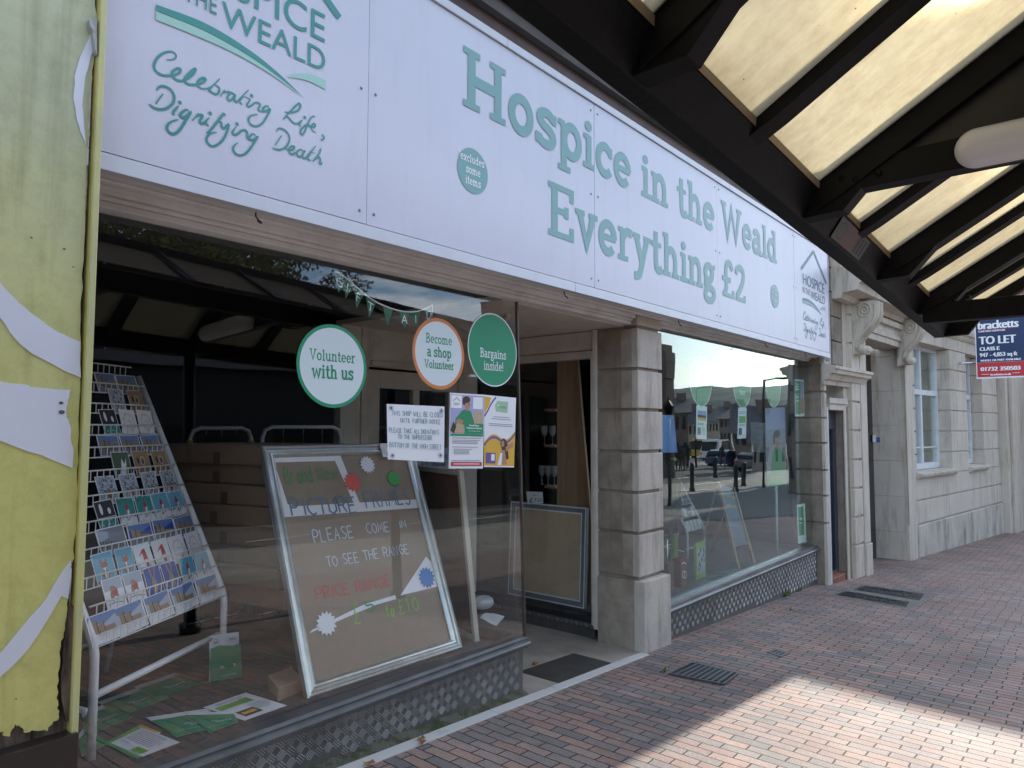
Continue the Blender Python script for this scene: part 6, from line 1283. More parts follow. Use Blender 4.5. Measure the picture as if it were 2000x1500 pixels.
# other frames
def leanframe(name, O, u, up_, Wd, Hd, mwid, mt_m, mt_b, lab, cat='picture frame', dep=.03):
    PPl = Pl(O, u, up_); t = thing(name, lab, cat, O)
    pr = [(0, -dep), (0, 0), (mwid, 0), (mwid, -.012), (0, -dep)]
    moulding(PPl, Wd, Hd, pr, mt_m, t); b = MB(); b.prism([(mwid*.8, mwid*.8), (Wd-mwid*.8, mwid*.8), (Wd-mwid*.8, Hd-mwid*.8), (mwid*.8, Hd-mwid*.8)], lambda p, q: PPl(p, q, -.012), lambda p, q: PPl(p, q, -.016)); b.build('backing', mt_b, t); return t, PPl
m_mahog = mat('dark_hardboard', (.15, .075, .045), rough=.7, scale=6, var=.35)
b0 = at(822, 1185, 'y', .75); leanframe('framed_picture', Vector((2.98, .84, .30)), (1, .12, 0), (0, .10, 1), .56, .86, .035, mat('frame_grey', (.50, .52, .52), rough=.4, metal=.3), m_mahog, 'grey framed dark hardboard back standing behind the big silver frame')
o_ = at(928, 1254, 'z', ZF); e_ = at(952, 1240, 'z', ZF)
leanframe('framed_picture', Vector((o_.x, o_.y, ZF)), (.30, .95, 0), (-.02, .12, 1), .62, 1.0, .03, mat('frame_cream', (.55, .52, .42), rough=.5), m_mahog, 'cream edged picture frame standing end on at the right of the left window')
# whitish papers on the sill
P = qP(None, pts=[Vector((*at(*p, 'z', ZF+.01).xy, ZF+.01+dz)) for p, dz in (((937, 1207), 0), ((970, 1223), 0), ((986, 1206), .01), ((948, 1196), 0))]); b = MB(P); sheetb(b, P, 5, .003); tag(b.build('loose_paper', m_pw), 'loose sheet of paper on the window floor near the porch corner', 'paper')
b = MB(); b.smooth = True; c0 = at(968, 1190, 'z', ZF+.02); rp = random.Random(12); n = 14
vs = [Vector((c0.x+math.cos(i/n*6.283)*(.09*math.sin(j/6*3.1416))*rp.uniform(.8, 1.3), c0.y+.12+math.sin(i/n*6.283)*.08*math.sin(j/6*3.1416)*rp.uniform(.8, 1.2), ZF+.002+.09*(1-math.cos(j/6*3.1416))/2*rp.uniform(.85, 1.1))) for j in range(7) for i in range(n)]
b.add(vs, [(j*n+i, j*n+(i+1) % n, (j+1)*n+(i+1) % n, (j+1)*n+i) for j in range(6) for i in range(n)]); tag(b.build('plastic_bag', mat('thin_plastic', (.5, .53, .55), rough=.25)), 'crumpled clear plastic bag on the window floor', 'bag')
# cardboard stack
E1 = Vector((math.cos(rad(105)), math.sin(rad(105)), 0)); E2 = Vector((math.cos(rad(15)), math.sin(rad(15)), 0)); CO = Vector((2.10, .62, ZF))
rb_ = random.Random(21); hb = .105
for k in range(8):
    z0 = ZF+.001+k*(hb+.002); sh = E1*rb_.uniform(-.03, .04)+E2*rb_.uniform(-.03, .03)-E2*(.0 if k < 4 else .03); L1 = .85 if k < 7 else .87
    bt_ = lambda a, c, z, sh=sh: CO+sh+E1*a+E2*c+Vector((0, 0, z))
    b = MB(); bul = .006; N = 8
    for a0, a1, c0_, c1 in ((0, L1, 0, .58),):
        b.hexa([bt_(a0, c0_, z0), bt_(a1, c0_, z0), bt_(a1, c1, z0), bt_(a0, c1, z0)], [bt_(a0, c0_, z0+hb), bt_(a1, c0_, z0+hb), bt_(a1, c1, z0+hb), bt_(a0, c1, z0+hb)])
    cb = thing('cardboard_box', ['long flat brown cardboard box at the bottom of the stack', 'brown cardboard box second from the bottom of the stack', 'brown cardboard box third from the bottom of the stack', 'brown cardboard box fourth from the bottom of the stack', 'brown cardboard box fourth from the top of the stack', 'brown cardboard box third from the top of the stack', 'brown cardboard box directly under the top one of the stack', 'long flat brown cardboard box on top of the stack'][k], 'box', bt_(0, 0, z0), 'cardboard boxes stacked in the left window')
    b.build('carton', c_card, cb, bevel=.008)
    b = MB(); m0 = L1*(.42+.06*rb_.random()); b.hexa([bt_(m0, -.0012, z0+.002), bt_(m0+.05, -.0012, z0+.002), bt_(m0+.05, -.0004, z0+.002), bt_(m0, -.0004, z0+.002)], [bt_(m0, -.0012, z0+hb*.62), bt_(m0+.05, -.0012, z0+hb*.62), bt_(m0+.05, -.0004, z0+hb*.62), bt_(m0, -.0004, z0+hb*.62)]); b.build('parcel_tape', c_cardD, cb)
# trolley handles behind the stack
for (pa, pb, top, y, lab) in ((370, 490, 836, 1.75, 'chrome trolley handle with yellow grips behind the left end of the box stack'), (512, 664, 834, 1.62, 'chrome trolley handle rising behind the big silver frame')):
    A_ = at(pa, 872, 'y', y); B2 = at(pb, 872, 'y', y); T_ = at((pa+pb)/2, top, 'y', y); r = .03
    t = thing('trolley', lab, 'trolley', (A_.x, y, ZF))
    b = MB(); b.tube([(A_.x, y, ZF), (A_.x, y, T_.z-.07), (A_.x+.02, y, T_.z-.02), (A_.x+.07, y, T_.z), (B2.x-.07, y, T_.z), (B2.x-.02, y, T_.z-.02), (B2.x, y, T_.z-.07), (B2.x, y, ZF)], .014, 10); b.build('handle_loop', mat('bright_tube', (.62, .64, .66), rough=.3, metal=.2), t)
    b = MB()
    for k in (1, 2, 3): xx = A_.x+(B2.x-A_.x)*k/4; b.tube([(xx, y, T_.z), (xx, y, ZF)], .005, 6)
    b.tube([(A_.x, y, ZF+.02), (B2.x, y, ZF+.02)], .012, 8); b.build('cross_wires', m_chrome, t)
    if pa == 370:
        for xx in (A_.x, B2.x): b = MB(); b.tube([(xx, y, A_.z-.05), (xx, y, A_.z+.04)], .02, 10); b.build('grip', c_yel, t)
# leaflets on the floor
def flat(name, px4, lab, draw, mats, z=ZF+.003, cat='leaflet'):
    P = qP(None, pts=[Vector((*at(*p, 'z', z).xy, z)) for p in px4]); b = MB(P); sheetb(b, P, 4, .0005); b.h = .001; draw(b); return tag(b.build(name, mats), lab, cat)
LM = [m_pw, c_green, c_greenL, c_ink, c_yel, c_grey]
def d_letter(b):
    b.m = 1; b.rect(0, 0, 1, .1); b.m = 2; b.rect(.0, .1, .1, .9); b.rect(0, .06, 1, .1); b.m = 4; b.rect(0, .93, .45, 1); b.m = 3; b.rect(.5, .93, 1, 1); b.m = 5; lines(b, .16, .85, [.84-.06*k for k in range(8)], .014, .15); lines(b, .16, .5, (.3,), .012); b.m = 2; b.rect(.62, .14, .9, .32)
flat('leaflet', [(202, 1453), (268, 1482), (359, 1448), (275, 1416)], 'white letter with green edges lying at the front left of the window floor', d_letter, LM)
def d_fold(b):
    b.m = 1; b.rect(0, 0, 1, 1); b.m = 0; b.rect(0, .82, 1, 1); b.h += .0003; b.text('your', .35, .42, .5, cap=.07); b.text('HOSPICE', .42, .32, .85, cap=.09); b.rect(.1, .2, .7, .206)
flat('leaflet', [(345, 1440), (462, 1412), (402, 1385), (285, 1402)], 'green and white folder lying behind the white letter', d_fold, LM, ZF+.006)
flat('leaflet', [(410, 1432), (466, 1410), (455, 1392), (360, 1390)], 'green folder overlapping beside the white letter', d_fold, LM, ZF+.009)
def d_card(b):
    b.m = 2; b.rect(.08, .62, .8, .80); b.m = 5; lines(b, .2, .9, (.9, .86), .015, .2); lines(b, .55, .95, [.5-.05*k for k in range(6)], .012, .1); b.m = 3; b.rect(.15, .12, .55, .38); b.m = 4; b.rect(.2, .2, .5, .3); b.m = 2; b.rect(.62, .6, .82, .82)
flat('leaflet', [(478, 1408), (561, 1378), (480, 1353), (396, 1382)], 'white and lime leaflet with a dark photograph beside the small carton', d_card, LM, ZF+.006)
for k, q in enumerate([[(160, 1478), (215, 1450), (165, 1420), (150, 1440)], [(165, 1440), (260, 1400), (205, 1375), (160, 1395)], [(240, 1400), (330, 1362), (280, 1340), (190, 1372)], [(310, 1366), (392, 1335), (340, 1316), (262, 1342)]]):
    flat('leaflet', q, ['green folder half hidden at the left end of the window floor', 'green folder on the floor just right of the rack leg', 'green folder in the middle of the row on the window floor', 'green folder at the far end of the row on the window floor'][k], d_fold, LM, ZF+.003+.002*k)
# hanging green leaflet
P = qP(None, pts=[at(408, 1332, 'y', .66), at(471, 1321, 'y', .69), at(466, 1234, 'y', .71), at(409, 1242, 'y', .68)]); b = MB(P); sheetb(b, P, 6, .002); b.h = .0085; b.m = 1; b.poly([(0, 0), (1, 0), (1, .74), (.7, .72), (.3, .77), (0, .72)]); b.m = 0; b.text('your', .25, .33, .5, cap=.05); b.text('HOSPICE', .32, .25, .8, cap=.075, bold=.006); b.rect(.3, .09, .8, .097); b.m = 5; b.stroke([(.08, .87), (.17, .92), (.26, .87)], .01); b.rect(.1, .82, .25, .86); lines(b, .6, .92, (.88, .85), .01, .1)
tag(b.build('leaflet', LM), 'upright green leaflet reading your Hospice propped on the rack foot', 'leaflet')
Q = [at(*p, 'z', ZF+.002) for p in ((543, 1371), (590, 1350), (568, 1325), (487, 1337))]; Q[3] = Q[0]+(Q[2]-Q[1])*1.0+(Q[3]-Q[0])*.0
b = MB(); b.hexa([Vector((p.x, p.y, ZF+.002)) for p in Q], [Vector((p.x, p.y, ZF+.062)) for p in Q]); tag(b.build('small_carton', mat('light_card', (.38, .27, .18), rough=.8, var=.1), bevel=.003), 'small pale brown carton lying by the foot of the silver frame', 'box')
# ================================================================== PORCH SIDE WINDOW
leanframe('framed_picture', Vector((4.80, .555, .105)), (.0, 1, 0), (.05, 0, 1), .80, .80, .045, mat('frame_blue_grey', (.20, .23, .24), rough=.45), mat('tan_board', (.55, .42, .29), rough=.6), 'grey edged picture frame priced seven fifty behind the porch side glass')
fr_ = [o for o in bpy.data.objects if o.name.startswith('framed_picture') and o.type == 'EMPTY'][-1]
PV = Pl(Vector((4.80, .555, .105)), (.0, 1, 0), (.05, 0, 1))
for i_, (a_, w_, nm_) in enumerate(((.006, .010, 'outer_slip'), (.052, .012, 'inner_slip'))):
    b = MB(lambda u, v, h: PV(u, v, .004-(.012 if a_ > .03 else 0)+.003+h)); b.stroke([(a_, a_), (.80-a_, a_), (.80-a_, .80-a_), (a_, .80-a_)], w_, closed=True); b.build(nm_, m_pw, fr_)
t0 = at(1028, 985, 'x', 4.77); P = qP([(1031, 985), (1061, 983), (1060, 961), (1028, 960)], 4.765, 'x'); b = MB(P); b.rect(0, 0, 1, 1); b.m = 1; b.text('Now', .4, .68, .62, cap=.12); b.text('£', .12, .12, .38, cap=.4); b.text('7.50', .45, .15, .92, cap=.3)
tag(b.build('price_tag', [m_pw, c_ink]), 'white price tag reading £7.50 on the frame in the porch side window', 'price tag')
m_wood = mat('pine_board', (.40, .25, .145), rough=.6, scale=3, col2=(.26, .15, .085), thr=(.35, .7), stretch=(6, 6, .7))
sh_ = thing('wooden_shelf_unit', 'tall tapering wooden shelf unit with glasses behind the porch side window', 'shelf', (5.0, .75, .1))
xs_ = 5.0
P = qP([(1088, 1180), (1168, 1180), (1127, 697), (1088, 697)], xs_, 'x'); b = MB(); q = [P(0, 0), P(1, 0), P(1, 1), P(0, 1)]; b.hexa([p for p in q], [p+Vector((.03, 0, 0)) for p in q]); b.build('side_panel', m_wood, sh_, bevel=.002)
p1 = at(1066, 713, 'x', 5.05); p2 = at(1088, 1180, 'x', 5.05)
b = MB(); b.box(5.3, 5.33, p2.y, p1.y+.02, .1, p1.z); b.build('back_panel', m_wood, sh_)
b = MB()
for zz_ in (.25, .65, 1.02, 1.38, 1.70): b.box(5.03, 5.3, p2.y+.004, p1.y, zz_, zz_+.02)
b.build('shelf', m_wood, sh_)
for k, (yy, zz_, lab) in enumerate(((.08, 1.04, 'stemmed wine glass on the middle shelf, nearest the side panel'), (.15, 1.04, 'stemmed wine glass on the middle shelf, second from the side panel'), (.22, 1.04, 'stemmed wine glass on the middle shelf, farthest from the side panel'), (.10, 1.40, 'stemmed wine glass on the upper shelf beside the side panel'), (.19, 1.40, 'stemmed wine glass on the upper shelf away from the side panel'))):
    b = MB(); b.smooth = True; b.lathe([(.0, 0), (.03, .002), (.004, .008), (.003, .07), (.02, .085), (.032, .12), (.028, .17)], (5.12, p2.y+yy, zz_), 14); tag(b.build('wine_glass', mat('clear_glass', (.2, .22, .24), rough=.08, spec=1)), lab, 'glass', 'glassware on the wooden shelf unit')
tp = at(1107, 697, 'x', 5.0)
b = MB(); b.smooth = True; b.lathe([(.0, 0), (.035, 0), (.05, .03), (.045, .06), (.015, .07), (.015, .09), (0, .095)], (5.08, tp.y, tp.z), 16); tag(b.build('teapot', mat('pale_glaze', (.3, .32, .28), rough=.3)), 'small pale lidded pot on top of the wooden shelf unit', 'pot')
b = MB(); b.tube([(5.06, tp.y+.06, tp.z), (5.06, tp.y+.06, tp.z+.09)], .012, 8); b.tube([(5.06, tp.y+.085, tp.z), (5.06, tp.y+.085, tp.z+.09)], .012, 8); tag(b.build('ornament', mat('old_white', (.32, .32, .3), rough=.5)), 'upright white ornament beside the pale pot on the shelf unit', 'ornament')
# ================================================================== RIGHT WINDOW DISPLAY
def disc2(px, pxr, pyt, pyb, lab, word):
    a = wp(px, (pyt+pyb)/2, 0); c = wp(pxr, (pyt+pyb)/2, 0); t = wp((px+pxr)/2, pyt, 0); d = wp((px+pxr)/2, pyb, 0); cx, cy = (a[0]+c[0])/2, (t[1]+d[1])/2; r = (t[1]-d[1])/2
    b = MB(lambda u, v, h: (u, .0032-h, v)); b.m = 1; b.disc(cx, cy, r, n=48); b.m = 0; b.disc(cx, cy, r*.965, n=48); b.m = 1
    if word: slabtext(b, word, cx, cy-.09, .05, center=True)
    tag(b.build('window_sticker', [mat('pale_sticker_green', (.05, .28, .12), rough=.5), m_pw]), lab, 'sticker')
disc2(1348, 1391, 696, 794, 'largest looking green disc sticker at the left of the right window', '')
disc2(1433, 1467, 709, 797, 'green disc sticker reading items in the middle of the right window', 'items')
disc2(1497, 1525, 716, 796, 'green disc sticker at the right of the right window', '')
def poster2(c, y, lab, draw, mats=None, name='poster', cat='poster', ax='y'):
    P = qP(c, y, ax); b = MB(P); b.rect(0, 0, 1, 1); draw(b); return tag(b.build(name, mats or [m_pw, c_navy, c_yel, c_greenL, c_grey, c_green, c_lilac, skin, hair]), lab, cat)
def dA(b): b.m = 6; b.rect(.12, .68, .92, .85); b.m = 2; b.rect(.12, .55, .92, .64); b.m = 1; b.rect(.12, .64, .92, .72); b.m = 4; lines(b, .12, .8, (.46, .42), .02); b.rect(.12, .12, .45, .34); lines(b, .55, .9, (.32, .26, .2, .14), .02)
poster2([(1359, 857), (1380, 858), (1381, 794), (1360, 791)], -.001+.005, 'narrow poster with a sunset picture under the left green disc', dA)
def dB(b): b.m = 3; b.rect(.12, .5, .9, .72); b.m = 4; lines(b, .12, .9, (.44, .40, .8, .85), .02); b.m = 1; b.rect(.12, .12, .5, .34)
poster2([(1440, 857), (1457, 856), (1458, 796), (1442, 796)], .004, 'narrow poster with a lime panel under the middle green disc', dB)
def dC(b): b.m = 0; [b.rect(.12+i*.25, .2+j*.13, .3+i*.25, .3+j*.13) for i in range(3) for j in range(3)]
poster2([(1290, 884), (1323, 884), (1316, 811), (1290, 810)], .02, 'blue poster with a grid of white notes beside the stone pillar', dC, [mat('poster_blue', (.10, .22, .55), rough=.5)]*1+[m_pw, m_pw])
def dD(b): b.m = 4; lines(b, .3, .9, (.8, .6, .4), .012)
poster2([(1467, 883), (1495, 884), (1496, 826), (1466, 824)], .35, 'plain pale sheet hanging in the middle of the right window', dD)
def dE(b): b.m = 4; b.text('Join', .2, .75, .6, cap=.1); b.text('team', .2, .58, .7, cap=.08); b.text('time', .2, .40, .7, cap=.08); b.m = 3; b.rect(.05, .05, .95, .25)
poster2([(1496, 905), (1513, 904), (1511, 850), (1495, 849)], .33, 'small white poster overlapping the pale sheet in the right window', dE)
def dG(b): b.m = 5; b.rect(.12, .2, .8, .93); b.m = 0; lines(b, .3, .65, (.62, .58, .5), .03, .1)
poster2([(1559, 1062), (1575, 1059), (1572, 983), (1556, 986)], .004, 'green and white poster low at the right edge of the right window', dG)
def dH(b): b.m = 5; b.rect(.05, .05, .6, .95); b.m = 0; lines(b, .1, .5, (.85, .78, .71, .5, .4), .03, .1); b.m = 7; b.rect(.5, .08, .95, .5); b.m = 6; b.rect(.6, .5, .95, .95)
poster2([(1553, 813), (1571, 813), (1570, 742), (1552, 740)], .004, 'green and orange poster high at the right edge of the right window', dH)
ban = thing('banner_stand', 'pull up banner picturing a woman in a green top in the right window', 'banner', (8.3, .13, .17))
P = qP([(1498, 952), (1536, 946), (1533, 795), (1494, 797)], .12); b = MB(P); b.rect(0, 0, 1, 1); b.m = 1; b.rect(0, .0, 1, .18); b.poly([(.2, .18), (.3, .42), (.42, .48), (.7, .48), (.9, .38), (1, .18)]); b.m = 2; b.disc(.56, .60, .13, .075); b.rect(.49, .46, .62, .56); b.m = 3; b.disc(.56, .66, .16, .05); b.disc(.40, .60, .05, .07); b.m = 4; b.rect(.0, .72, 1, .99); b.m = 0; b.h += .001; b.text('@hospice', .15, .1, .85, cap=.03)
b.build('banner_sheet', [mat('banner_lilac', (.34, .32, .38), rough=.5), tee, skin, hair, c_lilac], ban)
b = MB(); pb_ = P(.5, 0); b.tube([pb_+Vector((0, .01, 0)), Vector((pb_.x, pb_.y+.01, .17))], .012, 8); b.build('banner_pole', m_rackw, ban)
# chalkboard easel
es = thing('easel_board', 'leaning chalkboard easel lettered Volunteer with us in yellow', 'easel', at(1455, 1106, 'z', .17))
q0, q1 = at(1441, 1112, 'z', .17), at(1474, 1100, 'z', .17); q2, q3 = at(1434, 955, 'y', q1.y+.22), at(1402, 944, 'y', q0.y+.22)
P = qP(None, pts=[q0, q1, q2, q3]); b = MB(P); b.hexa([P(.05, .25, -.01), P(.95, .25, -.01), P(.95, 1, -.01), P(.05, 1, -.01)], [P(.05, .25, 0), P(.95, .25, 0), P(.95, 1, 0), P(.05, 1, 0)]); b.h = .002; b.m = 1; hand(b, 'Volunteered'[:9], .12, .84, .92, .07, .018, rnd=rh) if False else None
b.text('Volunteer', .12, .85, .92, cap=.06); b.text('with us!', .2, .72, .8, cap=.06); b.m = 2; b.rect(.15, .5, .6, .505); b.build('chalk_panel', [mat('chalk_grey', (.14, .17, .24), rough=.8), c_yel, c_lilac], es)
b = MB(); [b.hexa([P(u, 0, -.012), P(u+.09, 0, -.012), P(u+.09, 1.02, -.012), P(u, 1.02, -.012)], [P(u, 0, .012), P(u+.09, 0, .012), P(u+.09, 1.02, .012), P(u, 1.02, .012)]) for u in (0, .91)]; b.build('frame_leg', m_wood, es)
b = MB(); [b.tube([P(u, 1.0, -.02), P(u, 1.0, -.02)+Vector((.25, .35, -P(u, 1, 0).z+.17))], .012, 6) for u in (.1, .9)]; b.build('rear_leg', m_wood, es)
# small rack
ro = at(1341, 1095, 'z', .17); ro2 = at(1372, 1085, 'z', .17)
uu = (ro2-ro).normalized(); bb_ = Vector((-uu.y, uu.x, 0)); WR2 = (ro2-ro).length
RT2 = lambda u, d, z: ro+uu*u+bb_*d+Vector((0, 0, z))
rack('greeting_card_rack', 'small white wire card rack at the left of the right window', RT2, WR2, .30, .30, .80, 4, gauge=.009, nv=10, rail=.011)
b = MB()
rs_ = random.Random(31)
for k in range(4):
    for j in range(4):
        u = WR2*(.04+.24*j); o = tag(MB().box(0, WR2*.2, 0, .004, 0, .10, T=lambda x, y, z, u=u, k=k: RT2(u+x, .30*k/4-.012+y+z*.3, .30+.5*k/4+z)).build('greeting_card', CM[[0, 9, 1, 0, 11][rs_.randrange(5)]]), 'small pale card, %s tier of the little rack, %s from its left' % (['lowest', 'second', 'third', 'highest'][k], ['first', 'second', 'third', 'fourth'][j]), 'card', 'cards in the small wire rack')
# box of goods, books, clothes, case
def gbox(name, px, py, y, w, d, h, mt, lab, cat, z=.17, face=None):
    p = at(px, py, 'z', z+.002); b = MB(); b.box(p.x, p.x+w, p.y, p.y+d, z+.002, z+h); 
    t = tag(b.build(name, mt, bevel=.003), lab, cat); return p
gm = colm('maroon_pack', (.16, .03, .03)); 
p = gbox('gift_pack', 1330, 1148, 0, .12, .08, .24, gm, 'maroon boxed gift with white swirls on the right window floor', 'gift pack')
b = MB(lambda u, v, h: (p.x+u, p.y-.002-h, .17+v)); b.stroke(ell(.045, .11, .022, .03), .006); b.stroke(ell(.085, .10, .022, .03), .006); b.stroke([(.02, .2), (.06, .21), (.1, .19)], .008, smooth=True); tag(b.build('gift_label', m_pw), 'white swirled paper label stuck on the front of the maroon boxed gift', 'label')
p = gbox('gift_pack', 1306, 1160, 0, .10, .08, .26, colm('brown_pack', (.10, .045, .03)), 'dark brown boxed gift beside the stone pillar', 'gift pack')
p = at(1360, 1133, 'z', .17); b = MB(); b.box(p.x, p.x+.20, p.y, p.y+.02, .172, .50); b.m = 1; b.box(p.x+.02, p.x+.18, p.y-.003, p.y-.0005, .22, .45); b.m = 2
for k in range(14): x, z = p.x+rs_.uniform(.03, .16), rs_.uniform(.24, .42); b.box(x, x+.012, p.y-.0055, p.y-.0035, z, z+.03)
tag(b.build('calendar', [colm('lime_card', (.22, .36, .07)), colm('silver_print', (.35, .4, .42)), c_ink]), 'lime green and silver calendar standing on the right window floor', 'calendar')
b = MB(); p = at(1295, 1010, 'y', .55)
for k in range(7): x = p.x-.05+k*.035; b.box(x, x+.03, .45+.02*(k % 2), .85, .55, 1.22+.01*(k % 3))
tag(b.build('hanging_clothes', mat('dark_cloth', (.02, .025, .025), rough=.95, var=.3), bevel=.012), 'row of dark clothes hanging beside the stone pillar', 'clothes')
lp_ = at(1316, 960, 'y', .7); b = MB(); b.smooth = True; b.tube([(lp_.x, .7, .17), (lp_.x, .7, 1.25)], .035, 10); tag(b.build('green_scarf', colm('bright_lime', (.28, .50, .14))), 'long bright lime scarf hanging near the dark clothes', 'scarf')
gc = thing('glass_display_case', 'low glass display case at the pillar end of the right window', 'display case', (5.35, .5, .17))
p = at(1303, 1110, 'y', .35); x0 = 5.25
b = MB(); b.box(x0, x0+.5, .32, .328, .18, .56); b.box(x0+.5, x0+.508, .32, .75, .18, .56); b.box(x0, x0+.508, .32, .75, .565, .572); b.build('case_glass', m_glassS, gc)
b = MB(); b.box(x0, x0+.51, .315, .76, .172, .19); [b.tube([(x, y, .19), (x, y, .565)], .008, 6) for x in (x0, x0+.505) for y in (.32, .755)]; b.build('case_frame', m_chrome, gc)
# ================================================================== ACROSS THE STREET (seen only in the glass)
def vr(px, py, dist):
    """a thing seen mirrored in the shop glass stands at the mirrored place across the street"""
    d = ray(px, py); k = dist/math.hypot(d.x, d.y); p = CAM+d*k; return Vector((p.x, -p.y, p.z))
def hillside():
    rh_ = random.Random(14); b = MB(); N = 120; Mr = 9; vs = []
    from mathutils import noise
    for j in range(Mr+1):
        for i in range(N+1):
            a = rad(-175+190*i/N); r = 430+j*32; t = j/Mr
            h = (-4+(40+12*noise.noise((i*.07, 3.1, 0)))*math.sin(min(1, t*1.25)*math.pi/2)); h += rh_.uniform(0, 2.6)*t+2.2*noise.noise((i*.9, j*.8, 5))
            vs.append((r*math.cos(a), r*math.sin(a), h))
    b.add(vs, [(j*(N+1)+i, j*(N+1)+i+1, (j+1)*(N+1)+i+1, (j+1)*(N+1)+i) for j in range(Mr) for i in range(N)])
    o = b.build('hills', mat('wooded_hill', (.07, .09, .09), rough=1, scale=.04, col2=(.035, .05, .045), thr=(.4, .6))); o['kind'] = 'structure'
hillside()
m_leafA = mat('leaf_autumn', (.21, .17, .06), rough=.7, scale=1.2, col2=(.09, .11, .04), thr=(.35, .65)); m_bark = mat('bark', (.07, .055, .04), rough=.95, var=.3)
def tree(x, y, h, rx, rz, n, lab, leaf=.16, seed=1, m=None, clumps=40):
    r_ = random.Random(seed); z0 = gz(x)-.1; t = thing('tree', lab, 'tree', (x, y, z0), 'trees across the street')
    b = MB(); b.tube([(x, y, z0), (x+.1, y, z0+h*.25), (x-.05, y+.1, z0+h*.55), (x, y, z0+h*.85)], .24*h/9, 10, r2=.05)
    cz = z0+h-rz; cl = []
    for k in range(clumps):
        a = r_.uniform(0, 6.283); e = r_.uniform(-.7, 1); q = r_.random()**.4; c = Vector((x+rx*q*math.cos(a)*math.sqrt(max(0, 1-e*e*.8)), y+rx*q*math.sin(a)*math.sqrt(max(0, 1-e*e*.8)), cz+rz*e*q)); cl.append(c)
        if k % 3 == 0: s_ = Vector((x, y, z0+h*r_.uniform(.3, .6))); b.tube([s_, (s_+c)/2+Vector((0, 0, .2)), c], .05, 5, r2=.012)
    b.build('trunk', m_bark, t)
    b = MB(); vs = []; fs = []
    for c in cl:
        cr_r = rx*r_.uniform(.18, .34)
        for _ in range(n//clumps):
            v = Vector((r_.gauss(0, 1), r_.gauss(0, 1), r_.gauss(0, .8))).normalized()*cr_r*r_.random()**.45; p = c+v
            a = Vector((r_.gauss(0, 1), r_.gauss(0, 1), r_.gauss(0, 1))).normalized(); w = a.orthogonal().normalized(); s_ = leaf*r_.uniform(.5, 1.3); o = len(vs)
            vs += [p-a*s_, p+w*s_*.5, p+a*s_, p-w*s_*.5]; fs.append((o, o+1, o+2, o+3))
    b.add(vs, fs); b.build('crown', m or m_leafA, t)
tree(11.6, -26, 14.2, 5.6, 4.6, 36000, 'large dense tree with gold tinged leaves reflected at the top left of the left window', seed=3, clumps=110, leaf=.15)
tree(6.0, -27, 15, 4.3, 4.4, 20000, 'tree behind the canopy at the far left of the reflection', seed=8, leaf=.15, clumps=60)
p = vr(658, 520, 32); tree(p.x, p.y, p.z-gz(p.x)+2.2, 1.8, 2.1, 1700, 'small thin tree with sparse drooping twigs reflected beside the large tree', leaf=.08, seed=4, clumps=26)
m_bd = mat('old_stucco', (.16, .13, .11), rough=.9, var=.2); m_bl = mat('pale_stucco', (.36, .32, .28), rough=.9, var=.15); m_slate = mat('slate', (.05, .05, .06), rough=.6, var=.2); m_win = mat('dark_window', (.02, .025, .03), rough=.15)
def house(px0, px1, dist, ytop, ybase, lab, mt, roof=True, dep=7, floors=2, wins=4, rh=.25, name='building', rot=None):
    a = vr(px0, ytop, dist); c = vr(px1, ytop, dist); u = (c-a); u.z = 0; Wd = u.length; u.normalize(); n = Vector((-u.y, u.x, 0))
    if n.dot(a-Vector((0, 2.69, 0))) < 0: n = -n
    zb = gz(a.x)-1.2; zt = a.z; t = thing(name, lab, 'building', Vector((*a.xy, zb)))
    Pq = lambda s, d, z: Vector((a.x, a.y, 0))+u*s+n*d+Vector((0, 0, z))
    ze = zt-(zt-zb)*rh if roof else zt
    b = MB(); b.hexa([Pq(0, 0, zb), Pq(Wd, 0, zb), Pq(Wd, dep, zb), Pq(0, dep, zb)], [Pq(0, 0, ze), Pq(Wd, 0, ze), Pq(Wd, dep, ze), Pq(0, dep, ze)]); b.build('wall', mt, t)
    if roof:
        b = MB(); e = .3; b.add([Pq(-e, -e, ze), Pq(Wd+e, -e, ze), Pq(Wd+e, dep+e, ze), Pq(-e, dep+e, ze), Pq(-e, dep/2, zt), Pq(Wd+e, dep/2, zt)], [(0, 1, 5, 4), (2, 3, 4, 5), (0, 4, 3), (1, 2, 5), (0, 3, 2, 1)]); rf = b.build('roof', m_slate, t)
        b = MB(); b.hexa([Pq(Wd*.2, dep*.4, ze), Pq(Wd*.2+.8, dep*.4, ze), Pq(Wd*.2+.8, dep*.6, ze), Pq(Wd*.2, dep*.6, ze)], [Pq(Wd*.2, dep*.4, zt+.4), Pq(Wd*.2+.8, dep*.4, zt+.4), Pq(Wd*.2+.8, dep*.6, zt+.4), Pq(Wd*.2, dep*.6, zt+.4)]); b.build('chimney', m_bd, rf)
    fh = (ze-zb-1.2)/floors
    for f in range(floors):
        for k in range(wins):
            s0 = Wd*(k+.28)/wins; s1 = Wd*(k+.72)/wins; z0 = zb+1.3+f*fh+fh*.3; z1 = z0+fh*.5; b = MB(); b.hexa([Pq(s0, -.05, z0), Pq(s1, -.05, z0), Pq(s1, -.002, z0), Pq(s0, -.002, z0)], [Pq(s0, -.05, z1), Pq(s1, -.05, z1), Pq(s1, -.002, z1), Pq(s0, -.002, z1)]); b.build('window', m_win, t)
    return t
house(1268, 1318, 40, 815, 0, 'dark corner pub under a tall stepped chimney reflected beside the pillar', m_bd, roof=False, wins=2)
ck = thing('chimney_tower', 'tall stepped dark chimney tower reflected next to the stone pillar', 'tower', vr(1300, 815, 41))
